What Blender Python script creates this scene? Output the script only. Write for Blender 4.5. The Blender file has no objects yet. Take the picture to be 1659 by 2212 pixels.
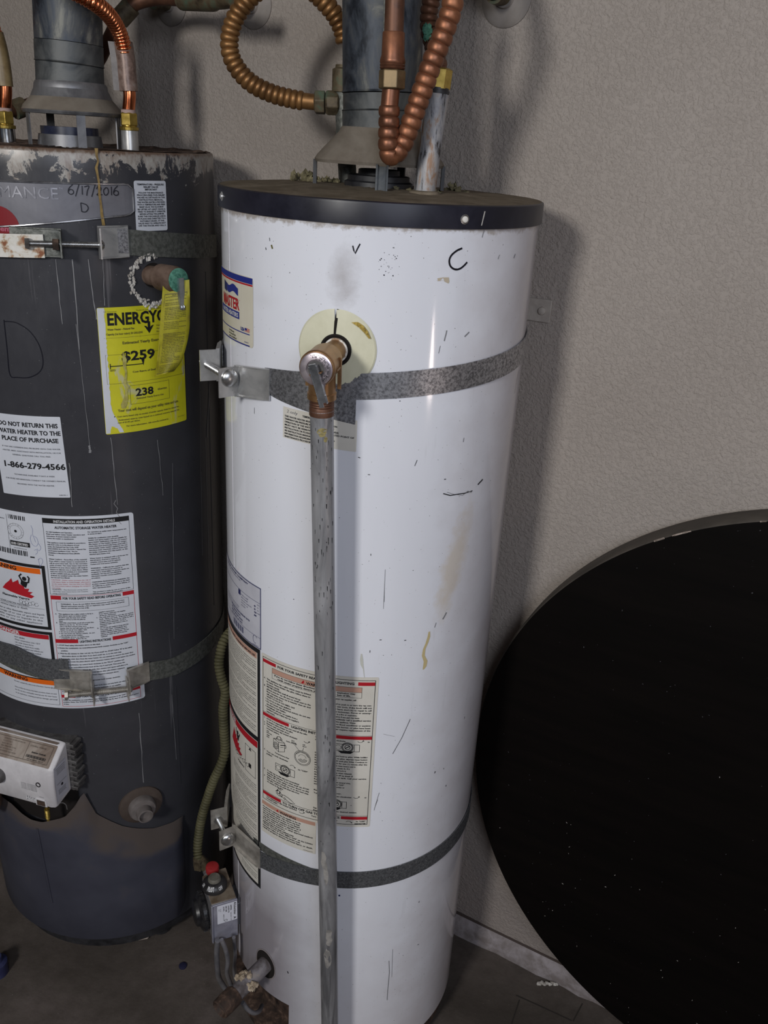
import bpy, bmesh, math, random
import numpy as np
from mathutils import Vector, Matrix

PI = math.pi
R = math.radians
SC = bpy.context.scene
COL = SC.collection
random.seed(7)

# ---------------------------------------------------------------- camera
CAM_H = 1.665
PITCH, ROLL = 0.4054, 0.0599
FPX, CX, CY = 1865.3, 829.5, 1106.0
FW = np.array([0, math.cos(PITCH), -math.sin(PITCH)])
UP0 = np.array([0, math.sin(PITCH), math.cos(PITCH)])
RT0 = np.array([1.0, 0, 0])
RT = RT0 * math.cos(ROLL) + UP0 * math.sin(ROLL)
UP = -RT0 * math.sin(ROLL) + UP0 * math.cos(ROLL)
EYE = np.array([0.0, 0.0, CAM_H])

cd = bpy.data.cameras.new('camera')
cd.sensor_fit = 'VERTICAL'
cd.sensor_height = 24.0
cd.lens = FPX / 2212.0 * 24.0
cd.clip_start = 0.05
cam = bpy.data.objects.new('camera', cd)
COL.objects.link(cam)
m = Matrix.Identity(4)
for i in range(3):
    m[i][0], m[i][1], m[i][2], m[i][3] = RT[i], UP[i], -FW[i], EYE[i]
cam.matrix_world = m
SC.camera = cam

# ---------------------------------------------------------------- view, world, lights
SC.view_settings.view_transform = 'Standard'
SC.view_settings.look = 'None'
SC.view_settings.gamma = 1.0
SC.view_settings.use_curve_mapping = False
SC.view_settings.exposure = 0.0
SC.cycles.use_denoising = True
SC.cycles.max_bounces = 8
SC.cycles.caustics_reflective = False
SC.cycles.caustics_refractive = False

wo = bpy.data.worlds.new('daylight')
SC.world = wo
wo.use_nodes = True
wo.node_tree.nodes['Background'].inputs[0].default_value = (0.70, 0.82, 1.0, 1)
wo.node_tree.nodes['Background'].inputs[1].default_value = 0.06

WA = 0.4915                                   # the wall stands turned by this much
NW = np.array([math.sin(WA), math.cos(WA), 0])    # out of the room, through the wall
UW = np.array([math.cos(WA), -math.sin(WA), 0])   # along the wall, to the right
WD = 1.393                                    # eye to wall


def area_light(name, az, dist, z, w, h, power, colour, aim=(0.0, 1.25, 1.0), origin=(0.0, 1.2)):
    """a daylit opening: az measured from straight behind the camera, + to the right"""
    a = R(az)
    loc = Vector((origin[0] + dist * math.sin(a), origin[1] - dist * math.cos(a), z))
    l = bpy.data.lights.new(name, 'AREA')
    l.shape = 'RECTANGLE'
    l.size, l.size_y = w, h
    l.energy = power
    l.color = colour
    o = bpy.data.objects.new(name, l)
    COL.objects.link(o)
    o.location = loc
    o.rotation_euler = (Vector(aim) - loc).to_track_quat('-Z', 'Y').to_euler()
    return o


area_light('daylight_from_door', -26, 3.0, 2.35, 0.40, 0.45, 46, (1.0, 0.985, 0.95))
area_light('daylight_from_right', 13, 2.8, 2.25, 1.2, 1.0, 27, (0.82, 0.88, 1.0))
area_light('sunlit_strip_outside', 46, 5.0, 0.42, 0.55, 0.80, 42, (1.0, 0.84, 0.76), aim=(0.0, 1.2, 1.2))

# ---------------------------------------------------------------- geometry helpers


def ray(x, y):
    return FW + (x - CX) / FPX * RT - (y - CY) / FPX * UP


def on_wall(x, y, off=0.0):
    d = ray(x, y)
    return EYE + d * ((WD - off) / (d @ NW))


def at_z(x, y, z):
    d = ray(x, y)
    return EYE + d * ((z - CAM_H) / d[2])


def at_y(x, y, Y):
    """the point seen at (x, y) that stands Y metres in front of the eye"""
    d = ray(x, y)
    return EYE + d * (Y / d[1])


WT = (np.array([-0.0312, 1.3270]), 0.2286)     # white tank: axis, radius
GT = (np.array([-0.5767, 1.5727]), 0.2471)     # grey tank


def P(T, s, z, r=0.0):
    """point on a tank: s = arc length from the side facing -Y (m), z height, r out of the jacket"""
    c, rad = T
    a = s / rad
    return (c[0] + (rad + r) * math.sin(a), c[1] - (rad + r) * math.cos(a), z)


def on_tank(x, y, T, dr=0.0):
    c, rad = T
    q = rad + dr
    d = ray(x, y)
    a = d[:2] @ d[:2]
    b = -2 * d[:2] @ c
    cc = c @ c - q * q
    D = max(b * b - 4 * a * cc, 0)
    t = (-b - math.sqrt(D)) / (2 * a)
    p = EYE + d * t
    v = p[:2] - c
    return rad * math.atan2(v[0], -v[1]), p[2]


def frame(T, s):
    """outward, tangent (to the right) and up at s"""
    a = s / T[1]
    return (np.array([math.sin(a), -math.cos(a), 0]), np.array([math.cos(a), math.sin(a), 0]), np.array([0, 0, 1.0]))


class MB:
    """collects faces; build() links them as one mesh object"""

    def __init__(self):
        self.v, self.f, self.m, self.uv = [], [], [], {}

    def add(self, verts, faces, mi=0):
        o = len(self.v)
        self.v.extend([tuple(float(c) for c in q) for q in verts])
        self.f.extend([tuple(i + o for i in f) for f in faces])
        self.m.extend([mi] * len(faces))
        return o

    def box(self, c, ax, ay, az, mi=0):
        """box from centre and three half-axis vectors"""
        c, ax, ay, az = [np.array(q, float) for q in (c, ax, ay, az)]
        vs = [c + i * ax + j * ay + k * az for i in (-1, 1) for j in (-1, 1) for k in (-1, 1)]
        fs = [(0, 1, 3, 2), (4, 6, 7, 5), (0, 4, 5, 1), (2, 3, 7, 6), (0, 2, 6, 4), (1, 5, 7, 3)]
        if np.dot(np.cross(ax, ay), az) < 0:
            fs = [f[::-1] for f in fs]
        self.add(vs, fs, mi)

    def prism(self, poly, base, u, v, w, mi=0):
        """polygon (in u,v) from base, swept by vector w"""
        base, u, v, w = [np.array(q, float) for q in (base, u, v, w)]
        n = len(poly)
        a = [base + p[0] * u + p[1] * v for p in poly]
        b = [q + w for q in a]
        fs = [tuple(range(n))[::-1], tuple(range(n, 2 * n))] + [(i, (i + 1) % n, n + (i + 1) % n, n + i) for i in range(n)]
        self.add(a + b, fs, mi)

    def lathe(self, o, axis, prof, n=48, mi=0, ref=(0.123, 0.91, 0.37), smile=None):
        """prof = [(distance along axis, radius)]"""
        o = np.array(o, float)
        a = np.array(axis, float)
        a /= np.linalg.norm(a)
        u = np.cross(a, ref)
        if np.linalg.norm(u) < 1e-3:
            u = np.cross(a, (1, 0, 0))
        u /= np.linalg.norm(u)
        w = np.cross(a, u)
        vs, fs = [], []
        for (t, r) in prof:
            for k in range(n):
                an = 2 * PI * k / n
                vs.append(o + a * t + r * (math.cos(an) * u + math.sin(an) * w))
        for i in range(len(prof) - 1):
            for k in range(n):
                k2 = (k + 1) % n
                fs.append((i * n + k, i * n + k2, (i + 1) * n + k2, (i + 1) * n + k))
        if prof[0][1] > 1e-5:
            fs.append(tuple(range(n))[::-1])
        if prof[-1][1] > 1e-5:
            fs.append(tuple(range((len(prof) - 1) * n, len(prof) * n)))
        self.add(vs, fs, mi)

    def tube(self, path, rad, n=16, mi=0, caps=True):
        """path = points, rad = number or list"""
        pts = [np.array(p, float) for p in path]
        N = len(pts)
        rr = rad if hasattr(rad, '__len__') else [rad] * N
        tan = []
        for i in range(N):
            t = pts[min(i + 1, N - 1)] - pts[max(i - 1, 0)]
            tan.append(t / (np.linalg.norm(t) + 1e-12))
        u = np.cross(tan[0], (0.31, 0.17, 0.93))
        if np.linalg.norm(u) < 0.1:
            u = np.cross(tan[0], (1, 0, 0))
        u /= np.linalg.norm(u)
        vs, fs = [], []
        for i in range(N):
            u = u - tan[i] * (u @ tan[i])
            u /= np.linalg.norm(u)
            w = np.cross(tan[i], u)
            for k in range(n):
                an = 2 * PI * k / n
                vs.append(pts[i] + rr[i] * (math.cos(an) * u + math.sin(an) * w))
        for i in range(N - 1):
            for k in range(n):
                k2 = (k + 1) % n
                fs.append((i * n + k, i * n + k2, (i + 1) * n + k2, (i + 1) * n + k))
        if caps:
            fs.append(tuple(range(n))[::-1])
            fs.append(tuple(range((N - 1) * n, N * n)))
        self.add(vs, fs, mi)

    def arc(self, T, s0, s1, z0, z1, r0, r1, n=None, mi=0, slope=0.0, zf=None):
        """curved bar on a tank: s0..s1, z0..z1, r0..r1 out of the jacket"""
        n = n or max(2, int(abs(s1 - s0) / 0.012))
        vs, fs = [], []
        for i in range(n + 1):
            s = s0 + (s1 - s0) * i / n
            dz = slope * (s - s0) if zf is None else zf(s)
            a, b = (r0(s), r1(s)) if callable(r0) else (r0, r1)
            vs += [P(T, s, z0 + dz, a), P(T, s, z0 + dz, b), P(T, s, z1 + dz, b), P(T, s, z1 + dz, a)]
        for i in range(n):
            for k in range(4):
                k2 = (k + 1) % 4
                fs.append((i * 4 + k, (i + 1) * 4 + k, (i + 1) * 4 + k2, i * 4 + k2))
        fs += [(0, 1, 2, 3), (n * 4 + 3, n * 4 + 2, n * 4 + 1, n * 4)]
        self.add(vs, fs, mi)

    def ellipsoid(self, c, rx, ry, rz, mi=0, n=12, jit=0.0):
        vs, fs = [], []
        h = n // 2
        for i in range(h + 1):
            t = PI * i / h
            for k in range(n):
                a = 2 * PI * k / n
                j = 1 + random.uniform(-jit, jit)
                vs.append((c[0] + rx * math.sin(t) * math.cos(a) * j, c[1] + ry * math.sin(t) * math.sin(a) * j, c[2] + rz * math.cos(t) * j))
        for i in range(h):
            for k in range(n):
                k2 = (k + 1) % n
                fs.append((i * n + k, (i + 1) * n + k, (i + 1) * n + k2, i * n + k2))
        self.add(vs, fs, mi)

    def build(self, name, mats, parent=None, smooth=40, uv=None, bevel=0, label=None):
        if not isinstance(mats, (list, tuple)):
            mats = [mats]
        org = ORG.get(parent.name, Vector((0, 0, 0))) if parent else Vector((0, 0, 0))
        v = np.array(self.v) - np.array(org)
        if parent is None:
            c = np.array([(v[:, 0].min() + v[:, 0].max()) / 2, (v[:, 1].min() + v[:, 1].max()) / 2, v[:, 2].min()])
            v = v - c
        me = bpy.data.meshes.new(name)
        me.from_pydata(v.tolist(), [], self.f)
        for q in mats:
            me.materials.append(q)
        me.polygons.foreach_set('material_index', self.m)
        if uv:
            lay = me.uv_layers.new(name='UVMap')
            idx = np.empty(len(me.loops), dtype=np.int32)
            me.loops.foreach_get('vertex_index', idx)
            lay.data.foreach_set('uv', np.array(uv, float)[idx].ravel())
        me.validate()
        bm = bmesh.new()
        bm.from_mesh(me)
        if uv is None:
            bmesh.ops.remove_doubles(bm, verts=bm.verts, dist=1e-6)
        if smooth is not None:
            bmesh.ops.recalc_face_normals(bm, faces=bm.faces)
        bm.to_mesh(me)
        bm.free()
        if smooth:
            me.polygons.foreach_set('use_smooth', [True] * len(me.polygons))
            me.set_sharp_from_angle(angle=R(smooth))
        o = bpy.data.objects.new(name, me)
        COL.objects.link(o)
        if parent:
            o.parent = parent
            ORG[o.name] = org
        else:
            o.location = c
            ORG[o.name] = Vector(c)
        if bevel:
            b = o.modifiers.new('bevel', 'BEVEL')
            b.width = bevel
            b.segments = 2
            b.limit_method = 'ANGLE'
            b.angle_limit = R(40)
        if label:
            o['label'] = label
        return o


ORG = {}


def thing(name, label, cat, loc, group=None):
    o = bpy.data.objects.new(name, None)
    COL.objects.link(o)
    o.empty_display_size = 0.05
    o.location = loc
    ORG[o.name] = Vector(loc)
    o['label'] = label
    o['category'] = cat
    if group:
        o['group'] = group
    return o


def tag(o, label, cat, group=None):
    o['label'] = label
    o['category'] = cat
    if group:
        o['group'] = group
    return o


def struct(o):
    o['kind'] = 'structure'
    return o


def spline(pts, n=200):
    """Catmull-Rom through points, resampled evenly to n points"""
    p = [np.array(q, float) for q in pts]
    p = [2 * p[0] - p[1]] + p + [2 * p[-1] - p[-2]]
    out = []
    for i in range(1, len(p) - 2):
        for k in range(40):
            t = k / 40
            a, b, c, d = p[i - 1:i + 3]
            out.append(0.5 * (2 * b + (c - a) * t + (2 * a - 5 * b + 4 * c - d) * t * t + (3 * b - a - 3 * c + d) * t ** 3))
    out.append(p[-2])
    out = np.array(out)
    L = np.concatenate([[0], np.cumsum(np.linalg.norm(np.diff(out, axis=0), axis=1))])
    q = np.linspace(0, L[-1], n)
    return np.stack([np.interp(q, L, out[:, k]) for k in range(3)], 1), L[-1]


def corrugated(mb, pts, r_out, r_in, pitch, n=18, mi=0, power=0.6, per=8):
    q, ln = spline(pts, 10)
    rings = max(2, int(round(ln / pitch)))
    q, ln = spline(pts, rings * per + 1)
    rr = [r_in + (r_out - r_in) * abs(math.sin(PI * i / per)) ** power for i in range(len(q))]
    mb.tube(q, rr, n, mi)
    return q

# ---------------------------------------------------------------- materials


def rgb(h):
    """sRGB 0-255 triple -> linear"""
    return tuple(((c / 255) / 12.92 if c / 255 <= 0.04045 else ((c / 255 + 0.055) / 1.055) ** 2.4) for c in h)


class NT:
    def __init__(self, name):
        self.mat = bpy.data.materials.new(name)
        self.mat.use_nodes = True
        self.t = self.mat.node_tree
        self.b = self.t.nodes['Principled BSDF']

    def n(self, kind, **kw):
        o = self.t.nodes.new('ShaderNode' + kind)
        for k, v in kw.items():
            if k in o.inputs:
                o.inputs[k].default_value = v
            else:
                setattr(o, k, v)
        return o

    def l(self, a, b):
        self.t.links.new(a, b)

    def coord(self, scale=(1, 1, 1), uv=False):
        c = self.n('TexCoord')
        mp = self.n('Mapping')
        mp.inputs['Scale'].default_value = scale
        self.l(c.outputs['UV' if uv else 'Object'], mp.inputs[0])
        return mp.outputs[0]

    def noise(self, co, scale, detail=4, rough=0.6, dist=0.0):
        t = self.n('TexNoise')
        t.inputs['Scale'].default_value = scale
        t.inputs['Detail'].default_value = detail
        t.inputs['Roughness'].default_value = rough
        t.inputs['Distortion'].default_value = dist
        self.l(co, t.inputs['Vector'])
        return t.outputs[0]

    def ramp(self, fac, stops):
        r = self.n('ValToRGB')
        e = r.color_ramp.elements
        while len(e) < len(stops):
            e.new(0.5)
        for q, (p, c) in zip(e, stops):
            q.position = p
            q.color = (*c, 1) if hasattr(c, '__len__') else (c, c, c, 1)
        self.l(fac, r.inputs[0])
        return r.outputs[0]

    def mix(self, fac, a, b, mode='MIX'):
        x = self.n('Mix', data_type='RGBA', blend_type=mode)
        for sock, val in ((x.inputs[0], fac), (x.inputs[6], a), (x.inputs[7], b)):
            if hasattr(val, 'links') or hasattr(val, 'is_linked'):
                self.l(val, sock)
            elif hasattr(val, '__len__'):
                sock.default_value = (*val, 1)
            else:
                sock.default_value = val
        return x.outputs[2]

    def math(self, op, a, b=None, c=None):
        x = self.n('Math', operation=op)
        for s, v in zip(x.inputs, (a, b, c)):
            if v is None:
                continue
            if hasattr(v, 'is_linked'):
                self.l(v, s)
            else:
                s.default_value = v
        return x.outputs[0]

    def bump(self, h, strength=0.3, dist=0.001):
        x = self.n('Bump')
        x.inputs['Strength'].default_value = strength
        x.inputs['Distance'].default_value = dist
        self.l(h, x.inputs['Height'])
        self.l(x.outputs[0], self.b.inputs['Normal'])
        return x

    def set(self, **kw):
        names = dict(col='Base Color', rough='Roughness', metal='Metallic', spec='Specular IOR Level', coat='Coat Weight')
        for k, v in kw.items():
            s = self.b.inputs[names[k]]
            if hasattr(v, 'is_linked'):
                self.l(v, s)
            elif hasattr(v, '__len__'):
                s.default_value = (*v, 1)
            else:
                s.default_value = v
        return self


MATS = {}


def flat(name, c, rough=0.6, metal=0.0, spec=0.4):
    """one plain colour with a trace of mottling"""
    if name in MATS:
        return MATS[name]
    t = NT(name)
    co = t.coord()
    nz = t.noise(co, 60, 3)
    k = t.ramp(nz, [(0.3, tuple(x * 0.90 for x in c)), (0.7, tuple(min(1, x * 1.06) for x in c))])
    t.set(col=k, rough=rough, metal=metal, spec=spec)
    MATS[name] = t.mat
    return t.mat


def ink(name, c, rough=0.55):
    if name in MATS:
        return MATS[name]
    t = NT(name)
    t.set(col=c, rough=rough, spec=0.3)
    MATS[name] = t.mat
    return t.mat


def mottled(name, stops, scale=30, rough=(0.4, 0.6), metal=0.0, detail=6, stretch=(1, 1, 1), bump=0.0, bscale=200, spec=0.5, dist=0.3):
    if name in MATS:
        return MATS[name]
    t = NT(name)
    co = t.coord(stretch)
    nz = t.noise(co, scale, detail, 0.65, dist)
    stops = [(0.5 + (p_ - 0.5) * 0.62, c_) for p_, c_ in stops]
    t.set(col=t.ramp(nz, stops), metal=metal, spec=spec)
    t.set(rough=t.ramp(nz, [(0.3, rough[0]), (0.7, rough[1])]))
    if bump:
        t.bump(t.noise(co, bscale, 4), bump, 0.001)
    MATS[name] = t.mat
    return t.mat


# galvanised steel: spangled grey metal
def galv(name, base, dark, scale=90, rough=0.42, metal=0.8, specks=None):
    t = NT(name)
    co = t.coord()
    v = t.n('TexVoronoi')
    v.inputs['Scale'].default_value = scale
    t.l(co, v.inputs['Vector'])
    nz = t.noise(co, scale * 1.3, 6, 0.72)
    k = t.mix(t.ramp(nz, [(0.40, 0.0), (0.58, 1.0)]), dark, base)
    k2 = t.mix(t.ramp(v.outputs['Distance'], [(0.05, 0.45), (0.35, 0.0)]), k, dark)
    if specks:
        n2 = t.noise(co, 420, 2, 0.5)
        k2 = t.mix(t.ramp(n2, [(0.68, 0.0), (0.73, 0.9)]), k2, specks)
    t.set(col=k2, metal=metal, rough=t.ramp(nz, [(0.3, rough + 0.15), (0.7, rough)]))
    return t.mat


M = {}
M['galv_strap'] = galv('galvanised_strap', (0.50, 0.50, 0.53), (0.17, 0.17, 0.18), 190, 0.33, 0.85)
M['galv_strap_dusty'] = galv('dusty_galvanised_strap', (0.16, 0.165, 0.175), (0.075, 0.078, 0.085), 200, 0.5, 0.55, specks=(0.5, 0.5, 0.5))
M['galv_dull'] = galv('dull_galvanised_steel', (0.20, 0.205, 0.19), (0.10, 0.105, 0.095), 120, 0.5, 0.6)
M['zinc'] = mottled('zinc_plated_bracket', [(0.3, (0.46, 0.46, 0.46)), (0.7, (0.62, 0.61, 0.60))], 25, (0.24, 0.36), 0.68)
M['zinc_dusty'] = mottled('dusty_zinc_bracket', [(0.3, (0.30, 0.28, 0.25)), (0.7, (0.50, 0.47, 0.43))], 40, (0.35, 0.55), 0.6)
M['bolt'] = mottled('bolt_steel', [(0.3, (0.42, 0.42, 0.42)), (0.7, (0.6, 0.6, 0.6))], 50, (0.2, 0.35), 0.95)
M['pipe'] = mottled('black_grey_steel_pipe', [(0.30, (0.16, 0.16, 0.17)), (0.5, (0.33, 0.33, 0.345)), (0.72, (0.47, 0.47, 0.49))], 18, (0.30, 0.44), 0.45, 8, (1.6, 1.6, 0.22), 0.15, 260, dist=0.9)
M['brass'] = mottled('dull_brass', [(0.3, (0.30, 0.165, 0.075)), (0.7, (0.50, 0.30, 0.15))], 22, (0.34, 0.5), 0.75, bump=0.08, bscale=400)
M['brass_yellow'] = mottled('yellow_brass', [(0.3, (0.40, 0.28, 0.06)), (0.7, (0.62, 0.45, 0.12))], 40, (0.25, 0.4), 0.85)
M['copper_new'] = mottled('bright_copper', [(0.3, (0.62, 0.17, 0.07)), (0.7, (0.85, 0.30, 0.14))], 25, (0.15, 0.28), 1.0)
M['copper'] = mottled('oxidised_copper', [(0.3, (0.16, 0.070, 0.042)), (0.55, (0.27, 0.112, 0.060)), (0.8, (0.42, 0.18, 0.085))], 14, (0.34, 0.55), 0.7, bump=0.06)
M['copper_gold'] = mottled('golden_brown_copper', [(0.3, (0.16, 0.080, 0.032)), (0.7, (0.32, 0.165, 0.060))], 16, (0.36, 0.55), 0.65)
M['copper_dark'] = mottled('dark_brown_copper', [(0.3, (0.085, 0.040, 0.026)), (0.7, (0.17, 0.078, 0.046))], 25, (0.4, 0.6), 0.5)
M['brown_fitting'] = mottled('tarnished_fitting', [(0.3, (0.055, 0.04, 0.025)), (0.55, (0.13, 0.10, 0.06)), (0.8, (0.10, 0.15, 0.10))], 35, (0.5, 0.7), 0.4)
M['union_brass'] = mottled('tarnished_union_brass', [(0.3, (0.12, 0.085, 0.045)), (0.7, (0.24, 0.17, 0.09))], 35, (0.35, 0.55), 0.6)
M['verdigris'] = mottled('verdigris', [(0.3, (0.03, 0.13, 0.09)), (0.7, (0.11, 0.30, 0.22))], 160, (0.7, 0.9), 0.0, bump=0.3)
M['duct'] = mottled('weathered_galvanised_duct', [(0.30, (0.018, 0.022, 0.030)), (0.46, (0.06, 0.070, 0.088)), (0.58, (0.10, 0.105, 0.11)), (0.72, (0.25, 0.25, 0.225))], 17, (0.45, 0.7), 0.45, 7, (1, 1, 0.55), dist=1.0)
M['duct_band'] = mottled('duct_joint_band', [(0.32, (0.05, 0.056, 0.062)), (0.7, (0.14, 0.145, 0.145))], 18, (0.45, 0.65), 0.45, 7, dist=0.8)
M['hood_dusty'] = mottled('dusty_draft_hood', [(0.3, (0.15, 0.125, 0.10)), (0.7, (0.23, 0.20, 0.165))], 12, (0.7, 0.9), 0.1, spec=0.2)
M['hood_steel'] = mottled('draft_hood_steel', [(0.3, (0.12, 0.12, 0.13)), (0.7, (0.24, 0.24, 0.25))], 20, (0.38, 0.55), 0.6)
M['black_ring'] = mottled('black_flue_ring', [(0.3, (0.012, 0.012, 0.014)), (0.7, (0.03, 0.03, 0.034))], 30, (0.4, 0.6))
M['blue_ring'] = mottled('blue_black_flue_ring', [(0.3, (0.012, 0.014, 0.03)), (0.7, (0.025, 0.03, 0.06))], 30, (0.25, 0.4))
M['nipple_white'] = mottled('chalky_galvanised_nipple', [(0.30, (0.035, 0.03, 0.027)), (0.38, (0.27, 0.27, 0.29)), (0.54, (0.40, 0.39, 0.39)), (0.68, (0.34, 0.22, 0.15))], 60, (0.5, 0.7), 0.3, 8, (1.4, 1.4, 0.4), bump=0.2)
M['cream'] = mottled('cream_plastic', [(0.3, (0.62, 0.60, 0.44)), (0.7, (0.72, 0.70, 0.54))], 12, (0.35, 0.5))
M['foam'] = mottled('yellow_foam', [(0.3, (0.18, 0.12, 0.02)), (0.6, (0.50, 0.36, 0.08)), (0.8, (0.62, 0.48, 0.18))], 120, (0.8, 0.95), bump=0.5)
M['foam_dusty'] = mottled('dusty_foam', [(0.3, (0.10, 0.085, 0.045)), (0.7, (0.24, 0.21, 0.12))], 60, (0.85, 1.0), bump=0.6)
M['teflon'] = mottled('thread_tape_white', [(0.35, (0.30, 0.18, 0.10)), (0.5, (0.72, 0.68, 0.62)), (0.8, (0.80, 0.78, 0.74))], 90, (0.6, 0.8))
M['void_shade'] = ink('painted_hole_shade', (0.012, 0.009, 0.008), 0.9)  # near-black that paints the darkness inside holes and gaps
M['rust'] = mottled('rusty_steel', [(0.3, (0.030, 0.019, 0.015)), (0.55, (0.070, 0.042, 0.030)), (0.75, (0.17, 0.11, 0.08))], 60, (0.7, 0.9), 0.2, bump=0.4)
M['white_rust'] = mottled('white_painted_rusting_metal', [(0.30, (0.22, 0.075, 0.03)), (0.40, (0.42, 0.30, 0.20)), (0.5, (0.62, 0.60, 0.55)), (0.8, (0.72, 0.70, 0.67))], 42, (0.5, 0.7), 0.2, 8, bump=0.2)
M['drain_steel'] = mottled('worn_drain_nipple', [(0.3, (0.14, 0.12, 0.12)), (0.55, (0.30, 0.28, 0.30)), (0.8, (0.42, 0.36, 0.30))], 26, (0.4, 0.6), 0.5, 8, bump=0.1)
M['plaster_lump'] = mottled('plaster_lump', [(0.3, (0.26, 0.20, 0.14)), (0.7, (0.52, 0.43, 0.32))], 70, (0.8, 1), bump=0.6)
M['tube_alu'] = mottled('aluminium_tube', [(0.3, (0.20, 0.20, 0.22)), (0.7, (0.32, 0.31, 0.33))], 30, (0.35, 0.5), 0.6)
M['gas_flex'] = mottled('dusty_yellow_gas_flex', [(0.3, (0.055, 0.050, 0.022)), (0.7, (0.115, 0.105, 0.052))], 20, (0.6, 0.8), 0.1)
M['valve_grey'] = mottled('grey_valve_casting', [(0.3, (0.18, 0.175, 0.18)), (0.7, (0.28, 0.275, 0.29))], 45, (0.4, 0.6), 0.45)
M['valve_dusty'] = mottled('dusty_valve_top', [(0.3, (0.12, 0.085, 0.055)), (0.7, (0.20, 0.16, 0.12))], 45, (0.7, 0.9), 0.1)
M['sheet_silver'] = mottled('silver_valve_plate', [(0.3, (0.34, 0.34, 0.42)), (0.7, (0.46, 0.46, 0.55))], 30, (0.3, 0.5), 0.5)
M['black_plastic'] = mottled('black_plastic', [(0.3, (0.010, 0.010, 0.012)), (0.7, (0.028, 0.027, 0.028))], 50, (0.25, 0.45))
M['knob_top'] = mottled('dusty_knob_top', [(0.3, (0.08, 0.075, 0.06)), (0.7, (0.16, 0.15, 0.125))], 50, (0.6, 0.8))
M['red_plastic'] = mottled('red_button', [(0.3, (0.26, 0.012, 0.014)), (0.7, (0.34, 0.02, 0.022))], 40, (0.45, 0.6))
M['white_plastic'] = mottled('white_valve_plastic', [(0.3, (0.52, 0.50, 0.52)), (0.7, (0.66, 0.64, 0.66))], 14, (0.35, 0.5))
M['white_plastic_dusty'] = mottled('dusty_white_plastic', [(0.35, (0.20, 0.15, 0.12)), (0.65, (0.36, 0.31, 0.27))], 16, (0.7, 0.9), dist=0.6)
M['fins'] = mottled('dark_ribbed_casting', [(0.3, (0.06, 0.055, 0.055)), (0.7, (0.13, 0.125, 0.125))], 40, (0.45, 0.65), 0.3)
M['chrome'] = mottled('chrome', [(0.3, (0.75, 0.75, 0.75)), (0.7, (0.85, 0.85, 0.85))], 30, (0.08, 0.18), 1.0)
M['lever'] = mottled('bright_lever_steel', [(0.3, (0.50, 0.52, 0.56)), (0.7, (0.72, 0.74, 0.78))], 30, (0.18, 0.3), 0.95)
M['pink_steel'] = mottled('stamped_cap_steel', [(0.3, (0.56, 0.48, 0.54)), (0.7, (0.74, 0.66, 0.70))], 40, (0.25, 0.4), 0.85)
M['sleeve'] = mottled('printed_tube_sleeve', [(0.3, (0.12, 0.075, 0.06)), (0.6, (0.25, 0.17, 0.14)), (0.8, (0.30, 0.24, 0.21))], 70, (0.3, 0.5), 0.2, spec=0.5)
M['tape_cream'] = mottled('cream_hose_sleeve', [(0.3, (0.13, 0.085, 0.035)), (0.7, (0.27, 0.20, 0.10))], 30, (0.35, 0.5))
M['pink_compound'] = ink('pipe_dope', (0.42, 0.30, 0.27), 0.7)
M['escutcheon'] = mottled('painted_escutcheon', [(0.3, (0.22, 0.195, 0.175)), (0.7, (0.28, 0.25, 0.23))], 30, (0.6, 0.75))
M['dark_trim'] = mottled('dark_lid_plastic', [(0.3, (0.010, 0.010, 0.017)), (0.7, (0.020, 0.020, 0.031))], 14, (0.30, 0.42), spec=0.3)
M['lid_dust'] = mottled('dust_on_lid', [(0.3, (0.13, 0.105, 0.075)), (0.6, (0.19, 0.155, 0.115)), (0.8, (0.24, 0.20, 0.15))], 26, (0.8, 1.0), 0, 8, bump=0.5, bscale=180, spec=0.1)
M['flap'] = mottled('clear_sleeve_edge', [(0.3, (0.16, 0.14, 0.13)), (0.7, (0.26, 0.24, 0.23))], 50, (0.4, 0.6))
M['peel'] = mottled('peeled_white_deposit', [(0.3, (0.30, 0.27, 0.24)), (0.7, (0.55, 0.53, 0.50))], 50, (0.6, 0.8))

# printing inks and papers
K = dict(
    black=ink('ink_black', (0.012, 0.012, 0.014)),
    marker=ink('ink_marker', (0.006, 0.006, 0.012), 0.4),
    blue=ink('ink_blue', (0.020, 0.030, 0.22)),
    navy=ink('ink_navy', (0.015, 0.02, 0.10)),
    red=ink('ink_red', (0.42, 0.012, 0.022)),
    salmon=ink('ink_salmon', (0.50, 0.29, 0.22)),
    orange=ink('ink_orange', (0.72, 0.13, 0.008)),
    white=ink('ink_white', (0.62, 0.62, 0.64)),
    penblue=ink('ink_pen', (0.10, 0.12, 0.30)),
    grey=ink('ink_grey', (0.20, 0.20, 0.21)),
    brown=ink('ink_faded', (0.13, 0.115, 0.03)),
    pinkish=ink('ink_pink', (0.40, 0.10, 0.15)),
)
M['paper_cream'] = mottled('cream_label_vinyl', [(0.3, (0.61, 0.58, 0.52)), (0.7, (0.67, 0.64, 0.58))], 9, (0.4, 0.5))
M['paper_white'] = mottled('white_label_vinyl', [(0.3, (0.56, 0.58, 0.64)), (0.7, (0.62, 0.64, 0.70))], 9, (0.4, 0.5))
M['paper_grey'] = mottled('silvery_label', [(0.3, (0.46, 0.46, 0.52)), (0.7, (0.56, 0.56, 0.62))], 9, (0.35, 0.5))
M['paper_brand'] = mottled('cream_brand_label', [(0.3, (0.60, 0.56, 0.45)), (0.7, (0.66, 0.62, 0.52))], 9, (0.4, 0.5))


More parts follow.
